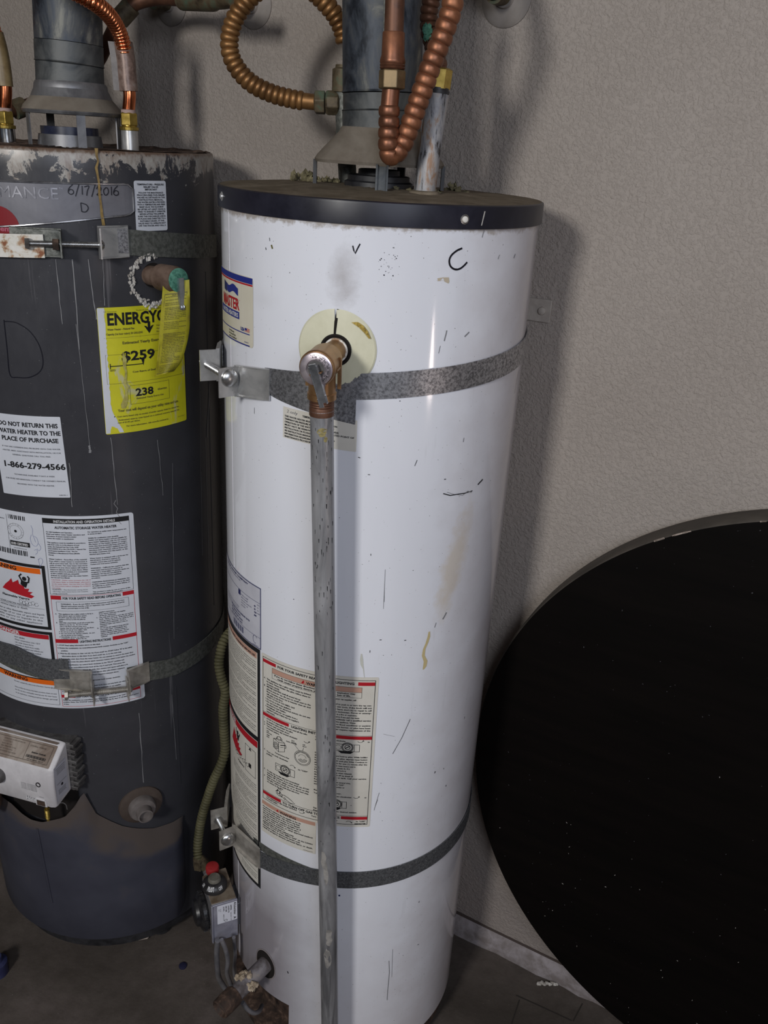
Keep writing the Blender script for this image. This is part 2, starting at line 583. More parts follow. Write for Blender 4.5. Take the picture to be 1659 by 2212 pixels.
def mat_yellow_label():
    t = NT('stained_yellow_label')
    co = t.coord()
    base = t.ramp(t.noise(co, 14, 5), [(0.3, (0.52, 0.50, 0.012)), (0.7, (0.66, 0.62, 0.02))])
    cr = t.noise(t.coord((1, 1, 0.35)), 26, 8, 0.7, 0.8)
    k = t.mix(t.ramp(cr, [(0.60, 0.0), (0.66, 0.75)]), base, (0.50, 0.48, 0.36))
    br = t.noise(t.coord((1, 1, 0.3)), 17, 6, 0.7, 1.2)
    k = t.mix(t.ramp(br, [(0.62, 0.0), (0.66, 0.6)]), k, (0.30, 0.20, 0.03))
    t.set(col=k, rough=0.5)
    return t.mat


M['yellow_label'] = mat_yellow_label()
M['yellow_tag'] = mottled('dirty_yellow_tag', [(0.3, (0.26, 0.225, 0.010)), (0.55, (0.36, 0.33, 0.015)), (0.8, (0.28, 0.21, 0.04))], 22, (0.5, 0.65))


def mat_white_jacket():
    t = NT('white_enamel_jacket')
    uv = t.coord(uv=True)
    sep = t.n('SeparateXYZ')
    t.l(uv, sep.inputs[0])
    s, z = sep.outputs[0], sep.outputs[1]
    col = t.ramp(t.noise(t.coord((1, 1, 0.3), uv=False), 5, 5), [(0.3, (0.72, 0.73, 0.79)), (0.7, (0.78, 0.79, 0.85))])

    def blob(cs, cz, rs, rz, nz, lo=0.0, hi=1.0, tilt=0.0):
        a = t.math('SUBTRACT', s, cs)
        b = t.math('SUBTRACT', z, cz)
        a = t.math('SUBTRACT', a, t.math('MULTIPLY', b, tilt))
        a = t.math('DIVIDE', a, rs)
        b = t.math('DIVIDE', b, rz)
        d = t.math('SQRT', t.math('ADD', t.math('MULTIPLY', a, a), t.math('MULTIPLY', b, b)))
        d = t.math('SUBTRACT', d, t.math('MULTIPLY', t.math('SUBTRACT', nz, 0.5), 1.6))
        return t.ramp(d, [(lo, 1.0), (hi, 0.0)])

    n1 = t.noise(uv, 38, 6, 0.7)
    n2 = t.noise(uv, 14, 4, 0.6)
    # tan worn streak on the right of the jacket
    col = t.mix(t.math('MULTIPLY', blob(0.150, 1.095, 0.026, 0.105, n1, 0.35, 1.1, 0.20), 0.62), col, (0.62, 0.53, 0.40))
    # sooty smudge above the relief valve
    col = t.mix(t.math('MULTIPLY', blob(-0.036, 1.505, 0.024, 0.048, n1, 0.0, 1.5), 0.50), col, (0.27, 0.235, 0.22))
    col = t.mix(t.math('MULTIPLY', blob(-0.155, 1.465, 0.04, 0.02, n2, 0.1, 1.5), 0.12), col, (0.35, 0.33, 0.30))
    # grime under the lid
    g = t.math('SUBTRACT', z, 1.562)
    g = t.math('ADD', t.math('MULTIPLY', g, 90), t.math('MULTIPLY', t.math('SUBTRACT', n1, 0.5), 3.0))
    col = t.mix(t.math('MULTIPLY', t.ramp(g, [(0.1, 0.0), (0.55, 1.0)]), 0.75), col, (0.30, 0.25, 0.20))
    # shade painted in: jacket darkens round the right side and towards the bottom
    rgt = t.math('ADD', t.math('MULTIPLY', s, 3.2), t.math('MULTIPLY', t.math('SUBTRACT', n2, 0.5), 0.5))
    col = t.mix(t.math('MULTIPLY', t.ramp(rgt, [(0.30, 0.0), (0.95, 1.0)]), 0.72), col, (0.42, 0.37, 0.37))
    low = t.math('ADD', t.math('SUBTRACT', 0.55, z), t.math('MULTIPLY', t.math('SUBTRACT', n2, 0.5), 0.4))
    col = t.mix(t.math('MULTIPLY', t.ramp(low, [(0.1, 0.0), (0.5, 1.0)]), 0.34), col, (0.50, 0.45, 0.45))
    # brownish shade painted into the enamel, deepening low and to the left
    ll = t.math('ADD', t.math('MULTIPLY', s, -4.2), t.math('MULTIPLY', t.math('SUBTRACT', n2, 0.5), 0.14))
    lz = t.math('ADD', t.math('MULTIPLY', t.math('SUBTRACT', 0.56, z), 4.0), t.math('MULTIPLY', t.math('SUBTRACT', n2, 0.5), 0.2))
    shade_ll = t.math('MULTIPLY', t.ramp(ll, [(0.06, 0.0), (0.55, 1.0)]), t.ramp(lz, [(0.0, 0.0), (0.8, 1.0)]))
    col = t.mix(t.math('MULTIPLY', shade_ll, 0.85), col, (0.20, 0.175, 0.195))
    # fine black specks and grey runs
    sp = t.noise(uv, 330, 2, 0.4)
    col = t.mix(t.ramp(sp, [(0.735, 0.0), (0.76, 0.7)]), col, (0.10, 0.09, 0.09))
    ru = t.noise(t.coord((1, 0.10, 1), uv=True), 75, 4, 0.6)
    col = t.mix(t.ramp(ru, [(0.64, 0.0), (0.74, 0.16)]), col, (0.42, 0.42, 0.44))
    t.set(col=col, rough=0.085, spec=0.5)
    t.bump(t.noise(uv, 7, 1), 0.03, 0.002)
    return t.mat


def mat_grey_jacket():
    t = NT('charcoal_enamel_jacket')
    uv = t.coord(uv=True)
    sep = t.n('SeparateXYZ')
    t.l(uv, sep.inputs[0])
    s, z = sep.outputs[0], sep.outputs[1]
    col = t.ramp(t.noise(uv, 9, 5), [(0.3, (0.036, 0.036, 0.042)), (0.7, (0.050, 0.050, 0.058))])
    n1 = t.noise(t.coord((1, 0.9, 1), uv=True), 30, 9, 0.74, 0.5)
    n3 = t.noise(t.coord((1, 0.35, 1), uv=True), 70, 8, 0.75, 0.3)
    # peeling scale along the top edge
    g = t.math('MULTIPLY', t.math('SUBTRACT', z, 1.596), 26)
    g = t.math('SUBTRACT', t.math('MINIMUM', g, 0.62), t.math('MULTIPLY', t.math('MAXIMUM', t.math('SUBTRACT', 0.02, s), 0.0), 6.0))
    d = t.math('ADD', g, t.math('MULTIPLY', t.math('SUBTRACT', n1, 0.5), 5.6))
    k = t.ramp(n3, [(0.32, (0.18, 0.12, 0.09)), (0.5, (0.34, 0.31, 0.28)), (0.72, (0.50, 0.49, 0.46))])
    col = t.mix(t.ramp(d, [(0.20, 0.0), (0.34, 0.9)]), col, k)
    rb = t.math('ADD', t.math('MULTIPLY', t.math('SUBTRACT', z, 1.622), 120), t.math('MULTIPLY', t.math('SUBTRACT', n3, 0.5), 4.0))
    col = t.mix(t.ramp(rb, [(0.1, 0.0), (0.6, 0.9)]), col, (0.12, 0.07, 0.045))
    # pale vertical runs
    ru = t.noise(t.coord((1, 0.035, 1), uv=True), 62, 4, 0.6, 0.05)
    col = t.mix(t.ramp(ru, [(0.66, 0.0), (0.71, 0.22)]), col, (0.30, 0.29, 0.31))
    sp = t.noise(uv, 300, 2, 0.4)
    col = t.mix(t.ramp(sp, [(0.73, 0.0), (0.76, 0.35)]), col, (0.35, 0.35, 0.35))
    t.set(col=col, rough=t.ramp(n3, [(0.3, 0.26), (0.7, 0.38)]), spec=0.4)
    t.bump(t.noise(uv, 16, 2), 0.08, 0.002)
    return t.mat


def mat_wall():
    t = NT('knockdown_textured_wall')
    co = t.coord()
    a = t.noise(co, 165, 4, 0.6, 0.1)
    b = t.noise(co, 330, 4, 0.6)
    c = t.noise(co, 95, 3, 0.5, 0.1)
    col = t.ramp(t.noise(co, 3.0, 6), [(0.3, (0.345, 0.302, 0.270)), (0.7, (0.385, 0.340, 0.306))])
    col = t.mix(t.ramp(b, [(0.70, 0.0), (0.78, 0.35)]), col, (0.12, 0.10, 0.085))
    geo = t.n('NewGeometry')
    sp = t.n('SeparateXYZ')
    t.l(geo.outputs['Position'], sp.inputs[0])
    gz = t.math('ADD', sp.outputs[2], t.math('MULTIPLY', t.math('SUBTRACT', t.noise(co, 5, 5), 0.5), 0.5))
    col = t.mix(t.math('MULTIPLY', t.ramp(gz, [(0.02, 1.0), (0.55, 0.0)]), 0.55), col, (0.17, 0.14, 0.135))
    t.set(col=col, rough=0.75, spec=0.25)
    h = t.math('ADD', t.ramp(a, [(0.46, 0.0), (0.60, 1.0)]), t.math('MULTIPLY', b, 0.5))
    h = t.math('ADD', h, t.math('MULTIPLY', t.ramp(c, [(0.52, 0.0), (0.62, 1.0)]), 0.7))
    t.bump(h, 0.55, 0.0016)
    return t.mat


def mat_floor():
    t = NT('stained_concrete')
    co = t.coord()
    a = t.noise(co, 3.2, 8, 0.65, 0.5)
    b = t.noise(co, 22, 6, 0.7)
    c = t.noise(co, 150, 3, 0.6)
    col = t.ramp(a, [(0.30, (0.058, 0.048, 0.041)), (0.5, (0.100, 0.083, 0.073)), (0.7, (0.145, 0.118, 0.110))])
    col = t.mix(t.ramp(b, [(0.35, 0.45), (0.6, 0.0)]), col, (0.045, 0.036, 0.030))
    col = t.mix(t.ramp(c, [(0.70, 0.0), (0.76, 0.6)]), col, (0.28, 0.24, 0.22))
    t.set(col=col, rough=0.85, spec=0.2)
    t.bump(t.math('ADD', b, c), 0.3, 0.002)
    return t.mat


def mat_table():
    t = NT('near_black_laminate')
    co = t.coord((1, 1, 9))
    a = t.noise(co, 4.0, 6, 0.6)
    k = t.ramp(a, [(0.3, (0.0022, 0.0017, 0.0015)), (0.7, (0.0042, 0.0030, 0.0026))])
    s2 = t.noise(t.coord(), 210, 2, 0.4)
    k = t.mix(t.ramp(s2, [(0.775, 0.0), (0.80, 0.35)]), k, (0.20, 0.20, 0.22))
    t.set(col=k, rough=0.55, spec=0.10)
    return t.mat


def mat_shroud():
    t = NT('blue_grey_shroud_with_settled_dust')
    co = t.coord()
    nz = t.noise(co, 10, 5)
    base = t.ramp(nz, [(0.3, (0.042, 0.043, 0.060)), (0.7, (0.060, 0.062, 0.084))])
    g = t.n('NewGeometry')
    sp = t.n('SeparateXYZ')
    t.l(g.outputs['Normal'], sp.inputs[0])
    up = t.math('ADD', sp.outputs[2], t.math('MULTIPLY', t.math('SUBTRACT', nz, 0.5), 0.6))
    k = t.ramp(up, [(0.02, 0.0), (0.22, 0.85)])
    t.set(col=t.mix(k, base, (0.080, 0.062, 0.052)), rough=t.ramp(up, [(0.02, 0.5), (0.25, 0.9)]), spec=0.3)
    return t.mat


M['skirt_grey'] = mat_shroud()
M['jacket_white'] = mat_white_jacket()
M['jacket_grey'] = mat_grey_jacket()
M['wall'] = mat_wall()
M['floor'] = mat_floor()
M['table_face'] = mat_table()
M['table_edge'] = mottled('dusty_table_edge', [(0.3, (0.050, 0.043, 0.036)), (0.7, (0.085, 0.072, 0.060))], 14, (0.6, 0.8), 0, 6, (1, 1, 1), bump=0.2)
M['chipboard'] = mottled('chipped_board', [(0.3, (0.30, 0.24, 0.20)), (0.7, (0.45, 0.38, 0.33))], 60, (0.8, 0.9))
M['skirt_plain'] = mottled('blue_grey_plastic_shroud', [(0.3, (0.042, 0.043, 0.060)), (0.7, (0.060, 0.062, 0.084))], 10, (0.42, 0.6))
M['skirt_dust'] = mottled('dust_on_shroud', [(0.3, (0.060, 0.045, 0.038)), (0.7, (0.090, 0.070, 0.060))], 12, (0.8, 1.0), spec=0.1)
M['ceiling'] = flat('ceiling_paint', (0.24, 0.22, 0.20), 0.8)
M['baseboard'] = mottled('painted_stem_wall', [(0.3, (0.17, 0.145, 0.14)), (0.7, (0.29, 0.26, 0.27))], 34, (0.7, 0.85), 0, 7, bump=0.4, bscale=60)

# ---------------------------------------------------------------- lettering: flat glyph meshes laid on real surfaces
_gl = {}


def load_glyphs(chars, bold):
    cu = bpy.data.curves.new('g', 'FONT')
    cu.resolution_u = 2
    cu.fill_mode = 'BOTH'
    if bold:
        cu.offset = 0.030
    ob = bpy.data.objects.new('g', cu)
    COL.objects.link(ob)

    def grab(body):
        cu.body = body
        bpy.context.view_layer.update()
        dg = bpy.context.evaluated_depsgraph_get()
        me = ob.evaluated_get(dg).to_mesh()
        v = [tuple(q.co[:2]) for q in me.vertices]
        f = [tuple(p.vertices) for p in me.polygons]
        ob.evaluated_get(dg).to_mesh_clear()
        return v, f

    bar = max(q[0] for q in grab('||')[0])
    for ch in chars:
        v, f = grab(ch)
        w = grab('|' + ch + '|')[0]
        adv = max(q[0] for q in w) - bar
        # drop near-duplicate outline points to keep glyphs light
        _gl[(ch, bold)] = (np.array(v) if v else np.zeros((0, 2)), f, adv)
    _gl[(' ', bold)] = (np.zeros((0, 2)), [], 0.30)
    bpy.data.objects.remove(ob)
    bpy.data.curves.remove(cu)


_chars = ''.join(chr(c) for c in range(33, 127))
load_glyphs(_chars, False)
load_glyphs(_chars, True)
CAP = max(q[1] for q in _gl[('H', False)][0])


class Print:
    """flat print on a surface; mapf(x, y, level) -> world, x right / y down in millimetres"""

    def __init__(self, mapf, seg=10.0):
        self.map = mapf
        self.seg = seg
        self.mb = MB()
        self.cols = []

    def ci(self, c):
        if c not in self.cols:
            self.cols.append(c)
        return self.cols.index(c)

    def poly(self, pts, c, lev=1):
        xs = [q[0] for q in pts]
        if max(xs) - min(xs) > 9:       # cut into strips so that it follows the curve of the tank

            def clip(pl, x0, sg):
                out = []
                for i in range(len(pl)):
                    a, b = pl[i - 1], pl[i]
                    ia, ib = (a[0] - x0) * sg >= 0, (b[0] - x0) * sg >= 0
                    if ia != ib:
                        k = (x0 - a[0]) / (b[0] - a[0])
                        out.append((x0, a[1] + (b[1] - a[1]) * k))
                    if ib:
                        out.append(b)
                return out
            n = int(math.ceil((max(xs) - min(xs)) / 6.0))
            e = [min(xs) + (max(xs) - min(xs)) * i / n for i in range(n + 1)]
            for a, b in zip(e[:-1], e[1:]):
                q = clip(clip(list(pts), a, 1), b, -1)
                if len(q) >= 3:
                    self.mb.add([self.map(x, y, lev) for x, y in q], [tuple(range(len(q)))], self.ci(c))
            return
        self.mb.add([self.map(x, y, lev) for x, y in pts], [tuple(range(len(pts)))], self.ci(c))

    def rect(self, x, y, w, h, c, lev=1):
        n = max(1, int(math.ceil(w / self.seg)))
        v = []
        for i in range(n + 1):
            v += [self.map(x + w * i / n, y, lev), self.map(x + w * i / n, y + h, lev)]
        self.mb.add(v, [(2 * i, 2 * i + 1, 2 * i + 3, 2 * i + 2) for i in range(n)], self.ci(c))

    def frame(self, x, y, w, h, t, c, lev=1):
        self.rect(x, y, w, t, c, lev)
        self.rect(x, y + h - t, w, t, c, lev)
        self.rect(x, y + t, t, h - 2 * t, c, lev)
        self.rect(x + w - t, y + t, t, h - 2 * t, c, lev)

    def line(self, pts, t, c, lev=1):
        """stroke of width t through pts"""
        p = [np.array(q, float) for q in pts]
        v = []
        for i in range(len(p)):
            d = p[min(i + 1, len(p) - 1)] - p[max(i - 1, 0)]
            d /= (np.linalg.norm(d) + 1e-9)
            k = np.array([-d[1], d[0]]) * t / 2
            v += [self.map(*(p[i] + k), lev), self.map(*(p[i] - k), lev)]
        self.mb.add(v, [(2 * i, 2 * i + 1, 2 * i + 3, 2 * i + 2) for i in range(len(p) - 1)], self.ci(c))

    def ring(self, x, y, r, t, c, a0=0, a1=360, ry=None, lev=1, n=24):
        ry = ry or r
        self.line([(x + r * math.cos(R(a0 + (a1 - a0) * i / n)), y + ry * math.sin(R(a0 + (a1 - a0) * i / n))) for i in range(n + 1)], t, c, lev)

    def disc(self, x, y, r, c, lev=1, ry=None, n=24):
        ry = ry or r
        self.poly([(x + r * math.cos(2 * PI * i / n), y + ry * math.sin(2 * PI * i / n)) for i in range(n)], c, lev)

    def width(self, s, h, bold=False):
        return sum(_gl.get((q, bold), _gl[('x', bold)])[2] for q in s) * h / CAP

    def text(self, s, x, y, h, c='black', w=None, bold=False, align='l', lev=2, shear=0.0, rot=0.0):
        """baseline at y, capital height h, squeezed or stretched to width w"""
        W = self.width(s, h, bold)
        kx = (w / W) if (w and W) else 1.0
        tot = W * kx
        if align == 'c':
            x -= tot / 2
        elif align == 'r':
            x -= tot
        k = h / CAP
        mi = self.ci(c)
        cur = 0.0
        cr, sr = math.cos(R(rot)), math.sin(R(rot))
        for ch in s:
            v, f, adv = _gl.get((ch, bold), _gl[('x', bold)])
            if len(v):
                out = []
                for gx, gy in v:
                    px = (cur + gx * k) * kx + gy * k * shear
                    py = -gy * k
                    out.append(self.map(x + px * cr - py * sr, y + px * sr + py * cr, lev))
                self.mb.add(out, f, mi)
            cur += adv * k

    def para(self, lines, x, y, lh, h, c='black', w=None, bold=False, last=None):
        """set lines; each longer line is fitted to width w"""
        for i, s in enumerate(lines):
            ww = self.width(s, h, bold)
            fit = w if (w and ww > 0.80 * w) else None
            self.text(s, x, y + i * lh, h, c, fit, bold)

    def build(self, name, parent):
        return self.mb.build(name, [K[c] for c in self.cols], parent, smooth=None)


def tank_map(T, s0, z1, r=0.0007, slope=0.0, step=0.00028, bend=None):
    def f(x, y, lev):
        dz = bend(x) if bend else 0
        return P(T, s0 + x / 1000 + slope * y / 1000, z1 - y / 1000 + dz, r + lev * step)
    return f


def plane_map(o, u, v, n, step=0.0003):
    o, u, v, n = [np.array(q, float) for q in (o, u, v, n)]

    def f(x, y, lev):
        return tuple(o + u * x / 1000 - v * y / 1000 + n * (0.0002 + lev * step))
    return f


def sheet(name, mapf, w, h, mat, parent, rad=3.0, seg=8.0, label=None):
    """label stock: a thin curved sheet w x h mm with rounded corners"""
    n = max(2, int(w / seg))
    xs = sorted(set([0, rad * 0.13, rad * 0.5, rad, w - rad, w - rad * 0.5, w - rad * 0.13, w] + [rad + (w - 2 * rad) * i / n for i in range(1, n)]))

    def inset(x):
        d = min(x, w - x)
        return 0 if d >= rad else rad - math.sqrt(max(rad * rad - (rad - d) ** 2, 0))
    mb = MB()
    v = []
    for x in xs:
        i = inset(x)
        v += [mapf(x, i, 0), mapf(x, h - i, 0)]
    mb.add(v, [(2 * i, 2 * i + 1, 2 * i + 3, 2 * i + 2) for i in range(len(xs) - 1)])
    return mb.build(name, mat, parent, smooth=None, label=label)

# ---------------------------------------------------------------- the garage
# frame of the room: a runs along the wall to the right, b comes back from the wall


def room(a, b, z):
    p = NW * (WD - b) + UW * a
    return (p[0], p[1], z)


def slab(name, a0, a1, b0, b1, z0, z1, mat):
    mb = MB()
    c = [(a0 + a1) / 2, (b0 + b1) / 2, (z0 + z1) / 2]
    mb.box(room(*c), UW * (a1 - a0) / 2, -NW * (b1 - b0) / 2, np.array([0, 0, (z1 - z0) / 2]))
    o = mb.build(name, mat, None, smooth=None)
    return struct(o)


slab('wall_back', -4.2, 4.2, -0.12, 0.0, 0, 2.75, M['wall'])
slab('wall_left', -4.32, -4.2, -0.12, 6.2, 0, 2.75, M['ceiling'])
slab('wall_right', 4.2, 4.32, -0.12, 6.2, 0, 2.75, M['ceiling'])
slab('floor', -4.32, 4.32, -0.12, 6.2, -0.12, 0.0, M['floor'])
slab('ceiling', -4.32, 4.32, -0.12, 6.2, 2.75, 2.87, M['ceiling'])

# low painted stem wall, its ragged lower edge on the slab
mb = MB()
random.seed(3)
N = 260
for i in range(N + 1):
    a = -4.2 + 8.4 * i / N
    j = random.uniform(-0.0025, 0.0025)
    k = random.uniform(-0.002, 0.002)
    mb.v += [room(a, 0.0, 0.0), room(a, 0.013 + j, 0.0), room(a, 0.012 + k, 0.040), room(a, 0.0, 0.052)]
for i in range(N):
    for q in range(3):
        mb.f.append((i * 4 + q, (i + 1) * 4 + q, (i + 1) * 4 + q + 1, i * 4 + q + 1))
        mb.m.append(0)
struct(mb.build('baseboard_back', M['baseboard'], None, smooth=50))

mb = MB()
for i in range(N + 1):
    a = -4.2 + 8.4 * i / N
    k = random.uniform(0.0, 0.0025)
    mb.v += [room(a, 0.0004, 0.0505), room(a, 0.0030, 0.0505), room(a, 0.0020, 0.0545 + k), room(a, 0.0004, 0.0550 + k)]
for i in range(N):
    for q in range(3):
        mb.f.append((i * 4 + q, (i + 1) * 4 + q, (i + 1) * 4 + q + 1, i * 4 + q + 1))
        mb.m.append(0)
struct(mb.build('trim_1', ink('dirty_joint', (0.06, 0.045, 0.04), 0.9), None, smooth=50))

# painted-over strap anchor plate with its bolt, on the wall beside the white tank
pc = on_wall(1168, 670)
t = thing('wall_anchor_plate', 'small square painted-over anchor plate with a bolt on the wall right of the white tank', 'wall plate', tuple(pc))
paintm = mottled('wall_colour_paint', [(0.3, (0.35, 0.31, 0.275)), (0.7, (0.41, 0.37, 0.33))], 60, (0.6, 0.8), bump=0.4, bscale=120)
mb = MB()
mb.box(pc - NW * 0.002 - UW * 0.012, UW * 0.031, NW * 0.0025, np.array([0, 0, 0.0185]))
mb.build('plate', paintm, t, bevel=0.0012)
mb = MB()
mb.lathe(pc - NW * 0.0035 + UW * 0.004, -NW, [(0, 0.0105), (0.0015, 0.0105), (0.0015, 0.0068), (0.0045, 0.0062), (0.006, 0.004), (0.006, 0)], 20)
mb.build('bolt_head', paintm, t)

# water stub-outs high on the wall
for (x, y, lab, rr) in ((371, 10, 'round escutcheon on the wall behind the grey tank, leftmost of three', 0.0355),
                        (550, 12, 'round escutcheon on the wall inside the copper loop, middle one of three', 0.0370),
                        (1095, -4, 'round escutcheon on the wall right of the white tank, rightmost of three', 0.0400)):
    c = on_wall(x, y)
    t = thing('pipe_escutcheon', lab, 'escutcheon', tuple(c), 'escutcheons around the wall pipes')
    mb = MB()
    mb.lathe(c, -NW, [(0.0, rr), (0.002, rr), (0.006, rr * 0.86), (0.008, rr * 0.55), (0.009, rr * 0.40), (0.013, rr * 0.36), (0.013, 0.012)], 40)
    mb.build('flange', M['escutcheon'], t, label=None)
    mb = MB()
    mb.lathe(c, -NW, [(0.0, 0.0115), (0.035, 0.0115), (0.035, 0.0145), (0.048, 0.0145), (0.048, 0)], 20)
    mb.build('stub_pipe', M['brown_fitting'], t)

# ---------------------------------------------------------------- white water heater
W = thing('water_heater', 'tall white water heater marked with a black C, dark lid and draft hood on top', 'water heater', (WT[0][0], WT[0][1], 0.0))
Z_LIDB, Z_LIDT = 1.5701, 1.598
OPEN0, OPEN1, OPENZ = -0.345, -0.0938, 0.171      # burner access cut-out low on the left


def jacket(T, z0, z1, mat, parent, cut=None, zs=None, ns=144, dent=None):
    """sheet-metal cylinder with a UV of (arc length, height) in metres; cut = (s0, s1, ztop)"""
    mb = MB()
    c, rad = T
    half = PI * rad
    ss = list(np.linspace(-half, half, ns + 1))
    if cut:
        for q in cut[:2]:
            k = int(np.argmin([abs(a - q) for a in ss]))
            ss[k] = q
    zs = zs or sorted(set([z0] + ([cut[2]] if cut else []) + list(np.linspace((cut[2] if cut else z0), z1, 12))))
    uv = []
    for z in zs:
        for s in ss:
            rr = dent(s, z) if dent else 0.0
            mb.v.append(P(T, s, z, rr))
            uv.append((s, z))
    w = len(ss)
    for j in range(len(zs) - 1):
        for i in range(w - 1):
            if cut and zs[j + 1] <= cut[2] + 1e-6 and ss[i] >= cut[0] - 1e-6 and ss[i + 1] <= cut[1] + 1e-6:
                continue
            mb.f.append((j * w + i, j * w + i + 1, (j + 1) * w + i + 1, (j + 1) * w + i))
            mb.m.append(0)
    return mb.build('jacket', mat, parent, smooth=None, uv=uv)


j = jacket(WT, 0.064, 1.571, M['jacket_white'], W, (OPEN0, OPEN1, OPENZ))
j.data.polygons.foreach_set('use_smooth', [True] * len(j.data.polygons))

mb = MB()      # burner chamber seen through the cut-out, and the foot ring
mb.lathe((WT[0][0], WT[0][1], 0.028), (0, 0, 1), [(0, 0.19), (0.16, 0.19), (0.17, 0.10), (0.17, 0)], 48)
mb.build('combustion_chamber', M['rust'], W)
mb = MB()
mb.lathe((WT[0][0], WT[0][1], 0.030), (0, 0, 1), [(0, 0.215), (0.0, 0.2235), (0.034, 0.2255), (0.036, 0.21)], 72)
mb.build('base_ring', M['rust'], W)
for k in range(3):
    a = R(25 + 120 * k)
    mb = MB()
    mb.lathe((WT[0][0] + 0.185 * math.sin(a), WT[0][1] - 0.185 * math.cos(a), 0.0), (0, 0, 1), [(0, 0.022), (0.004, 0.024), (0.031, 0.018)], 16)
    mb.build('leg', M['rust'], W)

# lid: dark rim with a dusty, slightly crowned top
mb = MB()
mb.lathe((WT[0][0], WT[0][1], Z_LIDB), (0, 0, 1), [(0, WT[1]), (0, WT[1] + 0.0042), (0.024, WT[1] + 0.0042), (0.0265, WT[1] + 0.0036), (0.0279, WT[1] + 0.001)], 128, 0)
random.seed(11)
rings = [(WT[1] + 0.001, 0.0279), (0.215, 0.0285), (0.18, 0.0295), (0.14, 0.031), (0.10, 0.033), (0.06, 0.034), (0.0, 0.034)]
v, f = [], []
n = 96
for (r, z) in rings:
    for k in range(n):
        a = 2 * PI * k / n
        jz = random.uniform(-0.0006, 0.0010) if 0.03 < r < 0.225 else 0
        v.append((WT[0][0] + r * math.cos(a), WT[0][1] + r * math.sin(a), Z_LIDB + z + jz))
for i in range(len(rings) - 1):
    for k in range(n):
        f.append((i * n + k, i * n + (k + 1) % n, (i + 1) * n + (k + 1) % n, (i + 1) * n + k))
mb.add(v, f, 1)
lid = mb.build('lid', [M['dark_trim'], M['lid_dust']], W, smooth=30)
for s, z in ((0.1112, 1.5817), (-0.262, 1.5845)):
    n_, t_, u_ = frame(WT, s)
    mb = MB()
    o = np.array(P(WT, s, z, 0.0040))
    mb.lathe(o, n_, [(0, 0.0060), (0.0008, 0.0060), (0.0010, 0.0042)], 20, 0)
    mb.lathe(o, n_, [(0.0006, 0.0040), (0.0024, 0.0036), (0.0030, 0.0020), (0.0030, 0)], 18, 1)
    mb.build('screw', [M['bolt'], M['teflon']] if s > 0 else [M['zinc'], M['zinc']], lid)
# a scratch through the rim
mb = MB()
mb.add([P(WT, 0.139, 1.5915, 0.0046), P(WT, 0.1410, 1.5915, 0.0046), P(WT, 0.1375, 1.5745, 0.0046), P(WT, 0.1360, 1.5745, 0.0046)], [(0, 1, 2, 3)])
mb.build('scratch', M['peel'], lid, smooth=None)
# jacket lap seam
mb = MB()
mb.arc(WT, -0.2475, -0.2452, 0.18, 1.566, -0.001, 0.0004, 1)
mb.build('lap_seam', M['jacket_white'], W, smooth=None)

# marker writing and small damage: flat marks on the enamel
wm = tank_map(WT, 0.0, 0.0, 0.0003)


def sz(s, z):
    return (s * 1000, -z * 1000)


